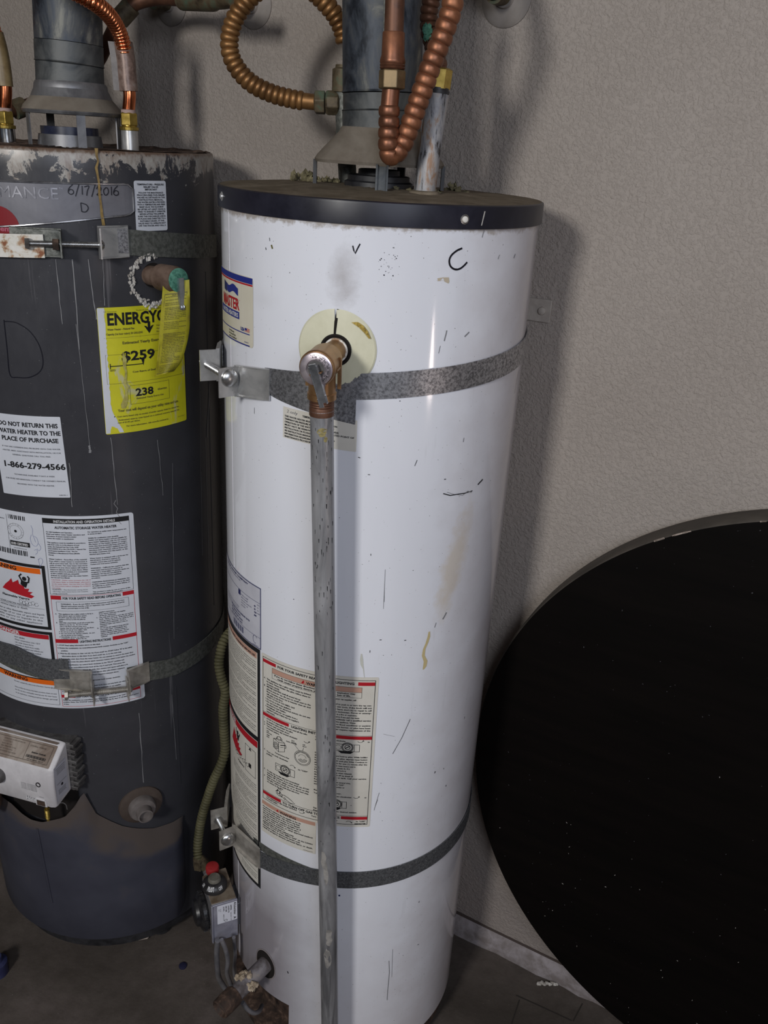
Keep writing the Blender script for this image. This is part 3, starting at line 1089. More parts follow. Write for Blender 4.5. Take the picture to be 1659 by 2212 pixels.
pr = Print(wm)
cpts = [(0.1135, 1.5470), (0.1060, 1.5440), (0.0990, 1.5385), (0.0965, 1.5320), (0.0990, 1.5250), (0.1060, 1.5212), (0.1130, 1.5222), (0.1190, 1.5262), (0.1228, 1.5300)]
cq, _ = spline([(a, b, 0) for a, b in cpts], 40)
pr.line([sz(a[0], a[1]) for a in cq], 2.4, 'marker')
pr.build('marker_letter', W)
pr = Print(wm)
pr.line([sz(-0.0266, 1.5450), sz(-0.0250, 1.5395), sz(-0.0232, 1.5360), sz(-0.0205, 1.5420), sz(-0.0176, 1.5478)], 1.7, 'marker')
pr.build('marker_tick', W)
pr = Print(wm)
random.seed(21)
for (x, y, l, an, t, c) in ((588, 533, 5, 70, 3.0, 'brown'), (583, 517, 4, 80, 1.0, 'black'), (575, 537, 3, 80, 1.4, 'black'), (850, 535, 2, 0, 1.6, 'grey'),
                            (1043, 505, 9, 105, 1.2, 'grey'), (1077, 555, 6, 115, 1.2, 'grey'), (1111, 553, 6, 120, 2.2, 'grey'), (962, 725, 14, 100, 2.0, 'grey'), (949, 755, 10, 100, 1.0, 'grey'),
                            (1008, 722, 9, 140, 2.2, 'grey'), (898, 1000, 9, 108, 1.0, 'black'), (1001, 950, 6, 100, 1.3, 'grey'), (1037, 1041, 12, 150, 3.0, 'black'),
                            (961, 1035, 3, 0, 1.6, 'black'), (855, 860, 2, 0, 1.5, 'black'), (776, 988, 3, 10, 1.5, 'black'), (797, 1025, 3, 0, 2.0, 'grey'),
                            (801, 1198, 3, 90, 1.6, 'grey'), (822, 1382, 3, 0, 1.5, 'black'), (875, 1383, 3, 0, 1.6, 'black'), (799, 1407, 4, 90, 1.2, 'black'), (960, 1330, 12, 120, 3.0, 'grey'),
                            (940, 1350, 8, 105, 1.5, 'grey'), (840, 1588, 20, 20, 0.5, 'grey'), (733, 1934, 3, 0, 4.5, 'navy'), (622, 2100, 5, 70, 2.6, 'black'), (939, 1668, 4, 100, 2.0, 'black'), (963, 1697, 3, 100, 2.0, 'black'),
                            (1003, 1550, 4, 100, 1.4, 'black'), (958, 1660, 3, 90, 1.2, 'black'), (905, 1948, 3, 120, 1.5, 'black'), (903, 2040, 3, 0, 1.5, 'black'), (550, 887, 9, 90, 0.7, 'black')):
    s, z = on_tank(x, y, WT)
    X, Y = s * 1000, -z * 1000
    dx, dy = math.cos(R(an)) * l / 2, math.sin(R(an)) * l / 2
    pr.line([(X - dx, Y - dy), (X - dx * 0.3 + random.uniform(-.3, .3), Y - dy * 0.3), (X + dx * 0.4, Y + dy * 0.4 + random.uniform(-.3, .3)), (X + dx, Y + dy)], t * 0.75, c)
# long hair scratches and the ragged crack in the tan streak
for pts, t, c in (([(886, 1553), (868, 1593), (848, 1628)], 0.8, 'black'), ([(819, 1712), (812, 1735), (808, 1750)], 0.8, 'grey'), ([(816, 1727), (811, 1740)], 0.6, 'grey'),
                  ([(957, 1066), (972, 1070), (990, 1067), (1004, 1065), (1020, 1060)], 1.5, 'black'), ([(965, 1063), (978, 1067), (1000, 1070)], 0.8, 'grey'),
                  ([(1000, 1068), (1010, 1061), (1018, 1063)], 1.6, 'grey'), ([(840, 2075), (841, 2100), (838, 2130), (836, 2160)], 1.2, 'grey'), ([(848, 2050), (846, 2110)], 0.6, 'grey'),
                  ([(830, 1300), (832, 1230), (828, 1315)], 0.5, 'grey'), ([(1111, 850), (1116, 820), (1120, 800)], 0.8, 'black')):
    q = [on_tank(x, y, WT) for x, y in pts]
    pr.line([sz(*a) for a in q], t, c)
random.seed(5)
for k in range(70):
    s, z = random.gauss(0.16, 0.05), random.uniform(0.15, 0.62)
    if -0.05 < s < 0.30:
        r_ = random.uniform(0.3, 0.7)
        pr.disc(s * 1000, -z * 1000, r_, random.choice(['black', 'grey', 'grey', 'brown']), n=5)
for k in range(46):
    s, z = random.uniform(-0.20, 0.27), random.uniform(0.1, 1.55)
    pr.disc(s * 1000, -z * 1000, random.uniform(0.3, 0.8), random.choice(['black', 'grey']), n=6)
for k in range(26):
    s, z = random.gauss(0.020, 0.008), random.gauss(1.528, 0.008)
    pr.disc(s * 1000, -z * 1000, random.uniform(0.3, 0.9), random.choice(['black', 'grey']), n=6)
pr.build('scuff_marks', W)['kind'] = 'stuff'
# dried adhesive and tea-coloured drips
K['drip_tan'] = ink('dried_tan_drip', (0.56, 0.46, 0.24), 0.35)
K['drip_pale'] = ink('pale_run', (0.55, 0.55, 0.50), 0.35)
K['chip_tan'] = ink('chipped_enamel', (0.50, 0.43, 0.33), 0.7)
pr = Print(wm)


def drip(pts, widths, c):
    pr = Print(wm)
    q = [sz(*on_tank(x, y, WT)) for x, y in pts]
    lft, rgt = [], []
    for (x, y), w in zip(q, widths):
        lft.append((x - w / 2, y))
        rgt.append((x + w / 2, y))
    v = [pr.map(*a, 1) for p_ in zip(lft, rgt) for a in p_]
    pr.mb.add(v, [(2 * i, 2 * i + 1, 2 * i + 3, 2 * i + 2) for i in range(len(q) - 1)], pr.ci(c))
    pr.build('dried_drip', W)


drip([(927, 1364), (926, 1375), (922, 1388), (916, 1402), (914, 1416), (919, 1428), (917, 1440), (914, 1446)], [2.5, 4.8, 4.6, 4.4, 5.0, 6.5, 6.0, 2], 'drip_tan')
drip([(781, 1412), (781, 1424), (782, 1436), (785, 1445), (787, 1462), (788, 1482)], [2, 4.6, 4.2, 1.6, 0.8, 0.7], 'drip_pale')
drip([(948, 606), (950, 601), (963, 599), (965, 608), (968, 612)], [3, 7, 8, 7, 1], 'chip_tan')
drip([(946, 607), (952, 606), (966, 606)], [1, 12, 1], 'chip_tan')

# relief-valve port cover: cracked cream plastic disc
hs, hz = -0.0427, 1.4150
pm = tank_map(WT, hs, hz, 0.0004)
mb = MB()
n = 72


def cover(a0, a1, dr, skew=0.0):
    v, f = [], []
    m_ = max(3, int((a1 - a0) / 5))
    for i in range(m_ + 1):
        a = R(a0 + (a1 - a0) * i / m_)
        for r_, h in ((18.0, 0.0030), (34, 0.0026), (50.0, 0.0020), (52.4, 0.0004)):
            x, y = r_ * math.cos(a), -r_ * 0.99 * math.sin(a)
            v.append(P(WT, hs + (x + skew) / 1000, hz - y / 1000, h + dr))
    for i in range(m_):
        for k in range(3):
            f.append((i * 4 + k, (i + 1) * 4 + k, (i + 1) * 4 + k + 1, i * 4 + k + 1))
    mb.add(v, f)


cover(94, 451, 0.0004)
cov = mb.build('port_cover', M['cream'], W, smooth=25, label='cracked cream plastic disc around the relief valve')
mb = MB()
mb.add([P(WT, hs - 0.0008, hz + 0.0520, 0.0012), P(WT, hs + 0.0022, hz + 0.0515, 0.0012), P(WT, hs - 0.0008, hz + 0.018, 0.0040), P(WT, hs - 0.0035, hz + 0.018, 0.0040), P(WT, hs - 0.0030, hz + 0.036, 0.0035), P(WT, hs + 0.0008, hz + 0.036, 0.0034)],
       [(0, 1, 5, 4), (4, 5, 2, 3)])
mb.build('crack_shade', M['void_shade'], cov, smooth=None)
mb = MB()
q = [(19, 37.5), (27, 38.5), (34, 34.5), (40, 27.5), (44, 18.5), (41.5, 18.5), (36, 25), (29, 31.5)]
mb.add([P(WT, hs + x / 1000, hz + y / 1000, 0.0050) for x, y in q], [tuple(range(len(q)))])
mb.build('exposed_foam', M['foam'], cov, smooth=None)
mb = MB()
n_, t_, u_ = frame(WT, hs)
o = np.array(P(WT, hs, hz, 0.0))
mb.lathe(o + n_ * 0.0022, n_, [(0, 0.0002), (0, 0.0205), (0.0022, 0.0210), (0.0028, 0.0185), (0.0010, 0.0170)], 40)
mb.build('port_hole_shade', M['void_shade'], cov)

# ---- stickers on the white jacket
# brand sticker
mp = tank_map(WT, -0.30, 1.4896, 0.0006)
lb = sheet('brand_sticker', mp, 124, 94, M['paper_brand'], W, 5)
pr = Print(mp)
pr.rect(0, 1.0, 123, 8, 'blue')
pr.rect(0, 9.5, 123, 2.2, 'red')
wav = [(44 + i * 4.2, 17.5 + 2.2 * math.sin(i * 0.75)) for i in range(11)]
pr.poly(wav + [(x, y + 10) for x, y in wav[::-1]], 'blue')
pr.poly([(30, 15), (43, 18), (43, 30), (30, 28)], 'navy')
pr.text('MASTER', 89, 48, 14.5, 'red', 66, True, 'r')
pr.text('®', 90, 35, 2, 'red')
pr.rect(8, 50.5, 81, 10, 'blue')
pr.text('WATER HEATERS', 86, 58.2, 5.4, 'paper' if 0 else 'white', 66, True, 'r')
pr.text('USA', 93, 74, 4.6, 'blue', 10.5, True)
for k in range(5):
    pr.rect(104.5, 69.0 + k * 1.1, 11.5, 0.6, 'red')
pr.rect(104.5, 69.0, 5, 3, 'blue', 2)
pr.rect(8, 76.0, 108, 1.4, 'blue')
pr.para(['For Warranty', 'for Use and Parts', 'refer to the Manual'], 52, 82, 4.0, 2.4, 'black', 44, True)
pr.rect(8, 91.5, 108, 1.8, 'blue')
pr.text('06601', 103, 89, 1.6, 'blue', 11)
pr.build('print', lb)

# relief-valve notice, partly behind the discharge pipe
mp = tank_map(WT, -0.1186, 1.3279, 0.0006, slope=-0.00005, bend=lambda x: -0.005 * x / 107)
lb = sheet('relief_notice', mp, 107.5, 44, M['paper_cream'], W, 0.8)
pr = Print(mp)
pr.text('2 only', 6, 7.2, 4.2, 'grey', 17, shear=0.2)
pr.text('TEMPERATURE-PRESSURE RELIEF', 53, 8.2, 2.6, 'black', 44, True, 'c')
pr.para(['THIS WATER HEATER MUST HAVE A COMBINATION', 'TEMPERATURE-PRESSURE RELIEF VALVE. FOR SAFE', 'OPERATION OF THE WATER HEATER RELIEF VALVE(S)',
         'MUST NOT BE REMOVED FROM DESIGNATED POINT OF', 'INSTALLATION OR PLUGGED.', 'SEE INSTRUCTION MANUAL FOR MORE DETAILED', 'INFORMATION REGARDING INSTALLATION AND',
         'MAINTENANCE PROCEDURES.        66030730'], 3, 13.6, 4.1, 2.25, 'black', 101, True)
pr.build('print', lb)

# silvery rating sticker
mp = tank_map(WT, -0.345, 1.0328, 0.0006, bend=lambda x: -0.0 * x)
lb = sheet('rating_sticker', mp, 185, 110, M['paper_grey'], W, 5)
pr = Print(mp)
pr.frame(0.6, 0.6, 183.8, 108.8, 1.4, 'navy')
pr.text('WATER HEATER COMPANY', 152, 7.5, 2.6, 'navy', 92, True, 'r')
pr.text('MANUFACTURED FOR RESIDENTIAL USE', 128, 12, 2.0, 'navy', 70, False, 'r')
pr.rect(40, 27.5, 143, 0.6, 'navy')
pr.rect(120, 28.5, 8, 9, 'navy')
pr.para(['MODEL NUMBER', 'SERIAL NUMBER', 'GALLON CAPACITY', 'INPUT BTU / HR', 'RECOVERY'], 130, 35, 4.6, 2.0, 'navy', 32)
pr.para(['W.C.', 'IN.', 'PSI', 'MAX'], 176, 33, 5.0, 2.0, 'navy', 7)
pr.para(['40', '36', '150', '300'], 168, 38, 5.4, 2.8, 'navy', None, True)
pr.para(['MINIMUM CLEARANCE FROM COMBUSTIBLE SURFACES', 'ALCOVE INSTALLATION SEE MANUAL FOR DETAILS', 'FLOOR MAY BE COMBUSTIBLE'], 60, 62, 4.2, 1.7, 'navy', 118)
pr.para(['MAXIMUM WORKING PRESSURE 150 PSI', 'TEST PRESSURE 300 PSI', 'ENERGY EFFICIENT MODEL', 'FOR NATURAL GAS ONLY'], 88, 71, 5.2, 2.6, 'navy', 88, True)
pr.rect(40, 89, 143, 0.5, 'navy')
for k in range(16):
    pr.rect(96 + k * 2.6 + (k % 3) * 0.5, 92.0, 0.8 + (k * 7 % 3) * 0.5, 11, 'navy')
pr.ring(170, 96, 5.0, 0.8, 'navy', 60, 330, 7)
pr.text('66033', 164, 107, 1.8, 'navy', 15)
pr.build('print', lb)

# black-bordered warning sticker that runs down behind the lower strap
mp = tank_map(WT, -0.345, 0.9222, 0.0005)
lb = sheet('warning_sticker', mp, 182.5, 501.5, M['paper_cream'], W, 2)
pr = Print(mp)
for (x, y, w_, h_) in ((0, 0, 182.5, 8.5), (0, 171, 182.5, 9), (0, 495, 182.5, 6.5), (0, 8.5, 6, 486.5), (176.0, 8.5, 6.5, 486.5)):
    pr.rect(x, y, w_, h_, 'black')
pr.rect(20, 9.0, 154, 11, 'salmon')
pr.text('READ ALL SAFETY WARNINGS BEFORE USE', 170, 17.5, 3.4, 'black', 110, True, 'r')
random.seed(9)
words = ('DO NOT install this heater where flammable liquids or vapors may be present . Gasoline solvents adhesives must not be stored near the appliance . Read the manual before lighting , '
         'turn off the gas supply if overheating occurs and call a qualified technician . Combustible materials such as clothing cleaning supplies must not be placed against the heater').split()


def block(x, y, w_, n_, lh, h, c='black'):
    for i in range(n_):
        ln = ''
        while pr.width(ln, h) < w_ * 0.96:
            ln += random.choice(words) + ' '
        if i % 5 == 4:
            pr.text(ln[:int(len(ln) * 0.7)], x, y + i * lh, h, c, w_ * 0.66)
        else:
            pr.text(ln.strip(), x, y + i * lh, h, c, w_)


block(50, 28, 122, 8, 4.3, 2.3)
block(50, 66, 122, 7, 4.3, 2.3)
block(50, 100, 122, 6, 4.3, 2.3)
block(50, 130, 122, 8, 4.6, 2.3)
pr.rect(9, 181.5, 166, 13, 'red')
pr.text('DANGER', 100, 191.5, 8, 'white', 46, True, 'r')
# flames, figure and vapour drawing
fl = [(74, 238), (80, 226), (84, 216), (88, 206), (90, 217), (94, 207), (96, 218), (101, 212), (101, 222), (107, 218), (107, 227), (114, 224), (112, 232), (120, 231), (116, 238), (126, 240), (120, 246), (98, 246)]
pr.poly(fl[:9] + [(98, 246), (74, 238)], 'red')
pr.poly(fl[8:], 'red')
pr.disc(108, 205, 3.4, 'black')
pr.line([(100, 199), (104, 208), (108, 213), (114, 210), (117, 203)], 2.8, 'black')
pr.poly([(103, 209), (114, 209), (112, 221), (105, 220)], 'black')
pr.frame(138, 206, 32, 56, 0.8, 'black')
pr.poly([(150, 212), (158, 212), (154, 206)], 'black')
pr.rect(150, 240, 7, 9, 'black')
for k in range(9):
    pr.ring(96 + k * 7, 247 + (k % 2) * 3 - k * 0.3, 3.6, 0.7, 'black', 0, 300, n=10)
pr.text('Vapors', 108, 262, 3.6, 'black', 26, True)
block(84, 276, 88, 4, 4.6, 2.3)
block(92, 300, 80, 7, 4.4, 2.3)
pr.rect(50, 334, 124, 0.6, 'black')
block(70, 341, 102, 8, 4.6, 2.3)
pr.rect(50, 380, 124, 0.6, 'black')
block(96, 388, 78, 4, 4.4, 2.3)
pr.text('WARNING', 170, 412, 4, 'black', 34, True, 'r')
block(80, 444, 92, 5, 5.0, 2.3)
pr.rect(50, 468, 124, 0.6, 'black')
block(120, 477, 52, 3, 4.6, 2.3)
pr.build('print', lb)

# lighting instructions
mp = tank_map(WT, -0.1587, 0.9207, 0.0008, slope=0.00000)
lb = sheet('lighting_sticker', mp, 197.5, 292, M['paper_cream'], W, 3)
mpe = tank_map(WT, -0.1595, 0.6340, 0.0007)
lb2 = sheet('odorant_sticker', mpe, 110, 74, M['paper_cream'], W, 1)
pr = Print(mp)
pr.frame(3, 5.5, 190, 281.5, 0.9, 'black')
pr.rect(3.6, 9, 27, 6.0, 'red')
pr.text('FOR YOUR SAFETY READ BEFORE LIGHTING', 34, 14.2, 4.2, 'black', 127, True)
pr.rect(166.5, 9, 26.5, 6.3, 'red')
pr.rect(23.5, 19, 149, 8.5, 'salmon')
pr.frame(23, 18.5, 150, 19.5, 0.5, 'black')
pr.rect(23, 27.5, 150, 0.5, 'black')
pr.poly([(77, 26.5), (85, 26.5), (81, 20)], 'red')
pr.text('WARNING', 86, 26.3, 4.8, 'black', 32, True)
pr.text('If you do not follow these directions exactly, a fire or explosion may', 28, 31.6, 2.7, 'black', 135, True)
pr.text('result causing property damage, personal injury or loss of life.', 34, 36, 2.7, 'black', 122, True)
L1 = ['This appliance has a pilot which must be lighted', 'by hand. When lighting the pilot, follow these in-', 'structions exactly.',
      'BEFORE LIGHTING smell all around the ap-', 'pliance area for gas. Be sure to smell next to the', 'floor because some gas is heavier than air and', 'will settle on the floor.', 'WHAT TO DO IF YOU SMELL GAS',
      'Do not try to light any appliance.', 'Do not touch any electrical switch; do not use', 'any phone in your building.', 'Immediately call your gas supplier from a', 'neighbor\'s phone. Follow the gas supplier\'s', 'instructions.']
pr.para(L1, 12, 44.5, 4.75, 2.45, 'black', 82, True)
for k, q in ((0, 'A.'), (3, 'B.')):
    pr.text(q, 6, 44.5 + k * 4.75, 2.4, 'black', None, True)
for k in (8, 9, 11):
    pr.disc(9.5, 43.6 + k * 4.75, 0.7, 'black')
L2 = ['If you cannot reach your gas supplier, call', 'the fire department.', 'Use only your hand to push in or turn the gas con-', 'trol knob. Never use tools. If the knob will not', 'push in or turn by hand, don\'t try to repair it, call', 'a qualified service technician. Force or attemp-', 'ted repair may result in a fire or explosion.',
      'Do not use this appliance if any part has been', 'under water. Immediately call a qualified service', 'technician to inspect the appliance. Water', 'heaters subjected to flood conditions or anytime', 'the gas controls, main burner, or pilot have been', 'submerged in water require replacement of the', 'entire water heater.']
pr.para(L2, 104, 43, 4.72, 2.45, 'black', 85, True)
pr.rect(3, 108.3, 190, 0.6, 'black')
pr.rect(3.6, 110, 53, 6.2, 'red')
pr.text('LIGHTING INSTRUCTIONS', 61, 115.2, 4.3, 'black', 73, True)
pr.rect(136.5, 109.6, 56.5, 6.3, 'red')
pr.para(['STOP! It is imperative that you read all the safe-', 'ty warnings before lighting the pilot.', 'Remove outer and inner doors.', 'Turn temperature dial counter-clockwise', 'to lowest settings.'], 12, 120.5, 4.7, 2.45, 'black', 78, True)
pr.para(['1.', '', '2.', '3.'], 6, 120.5, 4.7, 2.4, 'black', None, True)


def curl(x, y, flip=1):
    pr.line([(x, y), (x + 3, y + 2.0 * flip), (x + 7, y + 1.6 * flip), (x + 9, y - 1 * flip)], 0.8, 'black')
    pr.poly([(x + 9.6, y - 2.6 * flip), (x + 7.2, y - 0.8 * flip), (x + 10.6, y + 0.2 * flip)], 'black')


curl(84, 134)


def valve_iso(x, y, k=1.0):
    for pts in ([(0, 6), (16, 2), (26, 6), (26, 26), (12, 32), (0, 26), (0, 6)], [(0, 6), (12, 10), (26, 6)], [(12, 10), (12, 32)], [(5, 8), (9, -2), (15, -4), (20, 0), (19, 5)], [(26, 9), (29, 11), (29, 16), (26, 18)]):
        pr.line([(x + a * k, y + b * k) for a, b in pts], 0.9, 'black')
    for r_ in (6.5, 4.6, 2.6):
        pr.ring(x + 6 * k, y + 20 * k, r_ * k, 0.8, 'black', ry=r_ * k * 1.15, n=18)
    pr.ring(x + 13 * k, y + 1 * k, 4.5 * k, 0.8, 'black', n=14)
    pr.line([(x + 14, y + 13), (x + 24, y + 9)], 1.6, 'black')
    pr.line([(x + 14, y + 17), (x + 20, y + 14.5)], 0.6, 'black')


valve_iso(27, 146, 0.86)
pr.para(['GAS', 'BUTTON'], 12, 144, 3.4, 1.9, 'black', None, True)
pr.text('GAS COCK', 52, 146, 1.9, 'black', 20, True)
pr.para(['TEMP', 'DIAL'], 12, 152, 3.6, 1.9, 'black', None, True)
pr.text('Temperature Dial', 30, 179, 2.1, 'black', 28, True)
# dial drawing
for r_ in (14.2, 12.4):
    pr.ring(82, 168, r_, 0.7, 'black', n=30)
for k, q in enumerate('VERYHOTHOT'):
    a = R(205 + k * 14)
    pr.text(q, 82 + 10.2 * math.cos(a), 168 + 10.2 * math.sin(a), 2.2, 'black', None, True, rot=205 + k * 14 + 90)
for r_ in (8.2, 6.0, 3.8):
    pr.ring(82, 168, r_, 0.8, 'black', 10, 150, n=14)
pr.ring(82, 168, 6.6, 0.5, 'black', 190, 350, n=16)
pr.line([(68, 147), (77, 156)], 0.6, 'black')
pr.line([(84, 147), (82, 154)], 0.6, 'black')
pr.para(['HOT', 'WATER'], 62, 141, 3.2, 1.8, 'black', None, True)
pr.para(['OFF', 'PILOT'], 82, 142, 3.2, 1.8, 'black', None, True)
pr.para(['Turn gas cock clockwise', 'position.'], 12, 185.5, 4.6, 2.45, 'black', 44, True)
pr.text('4.', 6, 184, 2.4, 'black', None, True)
curl(60, 191, -1)
pr.text('to "OFF"', 75, 194, 2.5, 'black', 17, True)


def gauge(x, y, w_=38, h_=15, a=0.0):
    pr.frame(x, y, w_, h_, 0.8, 'black')
    pr.ring(x + 6.2, y + h_ / 2, 4.4, 0.6, 'black', n=14)
    for r_ in (9.0, 7.4, 4.2):
        pr.ring(x + w_ * 0.52, y + h_ * 0.42, r_, 1.1, 'black', n=22)
    pr.line([(x + w_ * 0.52 - 3, y + h_ * 0.42 + 2), (x + w_ * 0.52 + 3, y + h_ * 0.42 - 2)], 1.6, 'black')
    pr.rect(x + w_ * 0.78, y, 0.7, h_, 'black')
    pr.poly([(x + 6, y + h_), (x + w_ - 9, y + h_), (x + w_ - 14, y + h_ + 4), (x + 11, y + h_ + 4)], 'black')


gauge(31, 198, 38, 15)
pr.para(['To clear any gas that may have accumulated', 'wait five (5) minutes. If you then smell gas, STOP!', 'Follow "B" in the safety warning above on this', 'label. If you don\'t smell gas, go to the next step.', 'Find pilot - follow the small metal tube from', 'gas control to the pilot.'], 13, 224, 4.6, 2.45, 'black', 82, True)
pr.para(['5.', '', '', '6.'], 6, 224, 4.6, 2.4, 'black', None, True)
for pts in ([(32, 257), (36, 252), (42, 254), (44, 258), (50, 257), (58, 259), (64, 262), (70, 266), (62, 268), (54, 265), (50, 261)], [(33, 259), (38, 263), (46, 262), (52, 266)], [(36, 253), (38, 248), (44, 250)], [(40, 255), (42, 262)], [(46, 257), (44, 264)]):
    pr.line(pts, 1.1, 'black')
pr.ring(38, 256, 3.2, 1.2, 'black', n=12)
# right column
pr.para(['Turn gas cock counter-clockwise', 'to the pilot position.'], 103, 121, 4.7, 2.45, 'black', 62, True)
curl(170, 119)
pr.text('to', 186, 121, 2.4, 'black', None, True)
gauge(134, 125.5, 40, 14)
R2 = ['Depress reset button and hold to pilot. While holding', 'the gas cock knob set to pilot, depress reset button', 'fully. Light pilot and hold until pilot lights. Continue to', 'hold the reset button in for one (1) minute after the', 'pilot has been lit. Release reset button and it', 'will pop up. Pilot should remain lit. If it', 'goes out, repeat steps 3 through 8.', 'If button does not pop up when released,', 'stop and immediately shut off gas ahead of', 'the gas control valve or tank. Call your service', 'technician or gas supplier.', 'If pilot will not stay lit after several tries,', 'turn gas cock clockwise to "OFF"', 'and call your service technician or']
pr.para(R2, 103, 151, 4.75, 2.45, 'black', 84, True)
pr.text('Replace inner door.', 103, 225.5, 2.45, 'black', 46, True)
pr.text('Turn gas cock counter-clockwise', 103, 231.5, 2.45, 'black', 62, True)
curl(168, 230)
pr.text('to', 186, 231.5, 2.4, 'black', None, True)
gauge(122, 240, 36, 14)
pr.text('+', 164, 248, 2.4, 'black', None, True)
pr.text('Set temperature dial to desired setting.', 103, 262.5, 2.45, 'black', 72, True)
pr.text('Replace outer door.', 103, 267.5, 2.45, 'black', 36, True)
pr.rect(3, 268.5, 190, 0.7, 'black')
pr.rect(3.6, 270.0, 39.5, 6.2, 'red')
pr.text('TO TURN OFF GAS TO APPLIANCE', 46.5, 275.6, 4.2, 'black', 101, True)
pr.rect(149.5, 270.4, 43.5, 6.0, 'red')
pr.para(['Turn temperature dial counter-clockwise', 'to lowest setting.'], 12, 279, 4.0, 2.4, 'black', 62, True)
curl(78, 279)
pr.text('Turn gas cock clockwise', 100, 281, 2.4, 'black', 44, True)
curl(158, 281.5, -1)
pr.text('to "OFF"', 174, 281, 2.4, 'black', 16, True)
pr.text('66032738', 172, 285.8, 2.6, 'black', 18, True)
pr.build('print', lb)
# odorant warning below it
pr = Print(mpe)
pr.rect(2, 5.5, 106, 7.5, 'salmon')
pr.poly([(34, 12), (40, 12), (37, 7)], 'red')
pr.text('WARNING', 42, 12.2, 4.6, 'black', 32, True)
pr.para(['An odorant is added by the gas supplier to the gas', 'used by this water heater. This odorant may fade', 'over an extended period of time. Do not depend', 'upon this odorant as an indication of leaking gas. If', 'a gas leak is suspected, check for leaks by using a', 'soap and water solution, or other approved method.', 'If a leak cannot be found but is', 'suspected, follow the steps outlined under', '"WHAT TO DO IF YOU SMELL GAS" on the Lighting', 'Instructions. Failure to observe this warning could', 'result in property damage, personal injury, or death.'], 4, 18.0, 4.6, 2.6, 'black', 101, True)
pr.rect(88, 70.5, 17, 0.7, 'black')
pr.build('print', lb2)

# ---- draft hood
HX, HY = WT[0][0] - 0.005, WT[0][1]
mb = MB()
mb.lathe((HX, HY, 0), (0, 0, 1), [(1.6335, 0.0905), (1.6375, 0.0925), (1.6420, 0.0895), (1.652, 0.0805), (1.664, 0.0685), (1.674, 0.0590), (1.679, 0.0565), (1.681, 0.0545), (1.679, 0.0530), (1.664, 0.066), (1.652, 0.078), (1.6335, 0.0885)], 72)
hood = mb.build('draft_hood', M['hood_dusty'], W, smooth=35)
for (px, x0, wd_, ph) in ((826, 0, 0.0150, 4), (688, 0, 0.010, -88), (957, 0, 0.010, 92), (770, 0, 0.010, 160)):
    a = R(ph)
    nn = np.array([math.sin(a), -math.cos(a), 0])
    tt = np.array([math.cos(a), math.sin(a), 0])
    mb = MB()
    b = np.array([HX, HY, 0]) + nn * 0.0895
    for sgn in (-1, 0, 1):
        mb.box(b + tt * sgn * wd_ / 2 * 0.95 + nn * (0.002 if sgn else 0) + np.array([0, 0, 1.6175]), tt * (0.0012 if sgn else wd_ / 2), nn * (0.0024 if sgn else 0.0006), np.array([0, 0, 0.0185]))
    mb.build('leg', M['duct_band'] if ph == 4 else M['black_ring'], hood)
mb = MB()
mb.lathe((HX, HY, 1.600), (0, 0, 1), [(0, 0.050), (0.010, 0.049), (0.012, 0.0445), (0.0185, 0.0445), (0.0195, 0.041), (0.0195, 0.030), (0.0265, 0.0295), (0.0275, 0.026), (0.020, 0.025)], 48)
mb.build('flue_collar', M['black_ring'], W)

# ---- gas control valve low on the left
ph = R(-64.5)
gn = np.array([math.sin(ph), -math.cos(ph), 0])
gt = np.array([math.cos(ph), math.sin(ph), 0])
gu = np.array([0, 0, 1.0])
GO = np.array([WT[0][0], WT[0][1], 0]) + gn * WT[1]


def G(r, t_, z):
    return GO + gn * r + gt * t_ + gu * z


mb = MB()
mb.box(G(0.032, -0.0110, 0.2965), gn * 0.024, gt * 0.0365, gu * 0.0455)
mb.box(G(0.004, -0.010, 0.285), gn * 0.012, gt * 0.024, gu * 0.028)
mb.lathe(G(0.034, -0.055, 0.318), -gt, [(-0.012, 0.017), (0.012, 0.017), (0.012, 0.0135), (0.028, 0.0135)], 20)
vb = mb.build('gas_control', M['valve_grey'], W, bevel=0.0025)
mb = MB()
mb.box(G(0.032, -0.0110, 0.3425), gn * 0.0235, gt * 0.0360, gu * 0.0012)
mb.box(G(0.022, -0.030, 0.3460), gn * 0.012, gt * 0.015, gu * 0.005)
mb.build('dusty_top', M['valve_dusty'], vb, bevel=0.001)
mb = MB()
mb.box(G(0.032, 0.0270, 0.2945), gn * 0.0250, gt * 0.0014, gu * 0.0465)
mb.box(G(0.0555, 0.0285, 0.2945), gn * 0.0012, gt * 0.0020, gu * 0.0465)
pl = mb.build('front_plate', M['sheet_silver'], vb, bevel=0.0006)
# sticker, printed sideways
mpv = plane_map(G(0.046, 0.0285, 0.3375), -gn, gu, gt)
sheet('valve_sticker', mpv, 38, 46, ink('sticker_white', (0.66, 0.67, 0.74), 0.4), vb, 1)


def rot_map(x, y, lev):      # text that reads from top to bottom
    return mpv(38 - y, x, lev)


pr = Print(rot_map)
pr.text('A', 1.5, 6, 4, 'black', None, True)
pr.text('Robertshaw', 6, 6.5, 4.2, 'grey', 26, True)
pr.text('A', 38, 7, 4.6, 'black', None, True)
pr.para(['UNITROL', '110 RTS P 75', 'NAT. GAS', '3.5 W.C.'], 5, 13, 4.6, 2.2, 'black', None, True)
pr.para(['MAX INLET 1/2 PSI', '', '', 'MADE IN U.S.A.'], 24, 13, 4.6, 1.7, 'black', None)
pr.ring(41, 22, 2.6, 0.7, 'black')
pr.para(['66-160', '0423'], 8, 32.5, 3.2, 1.8, 'grey')
pr.build('print', pl)
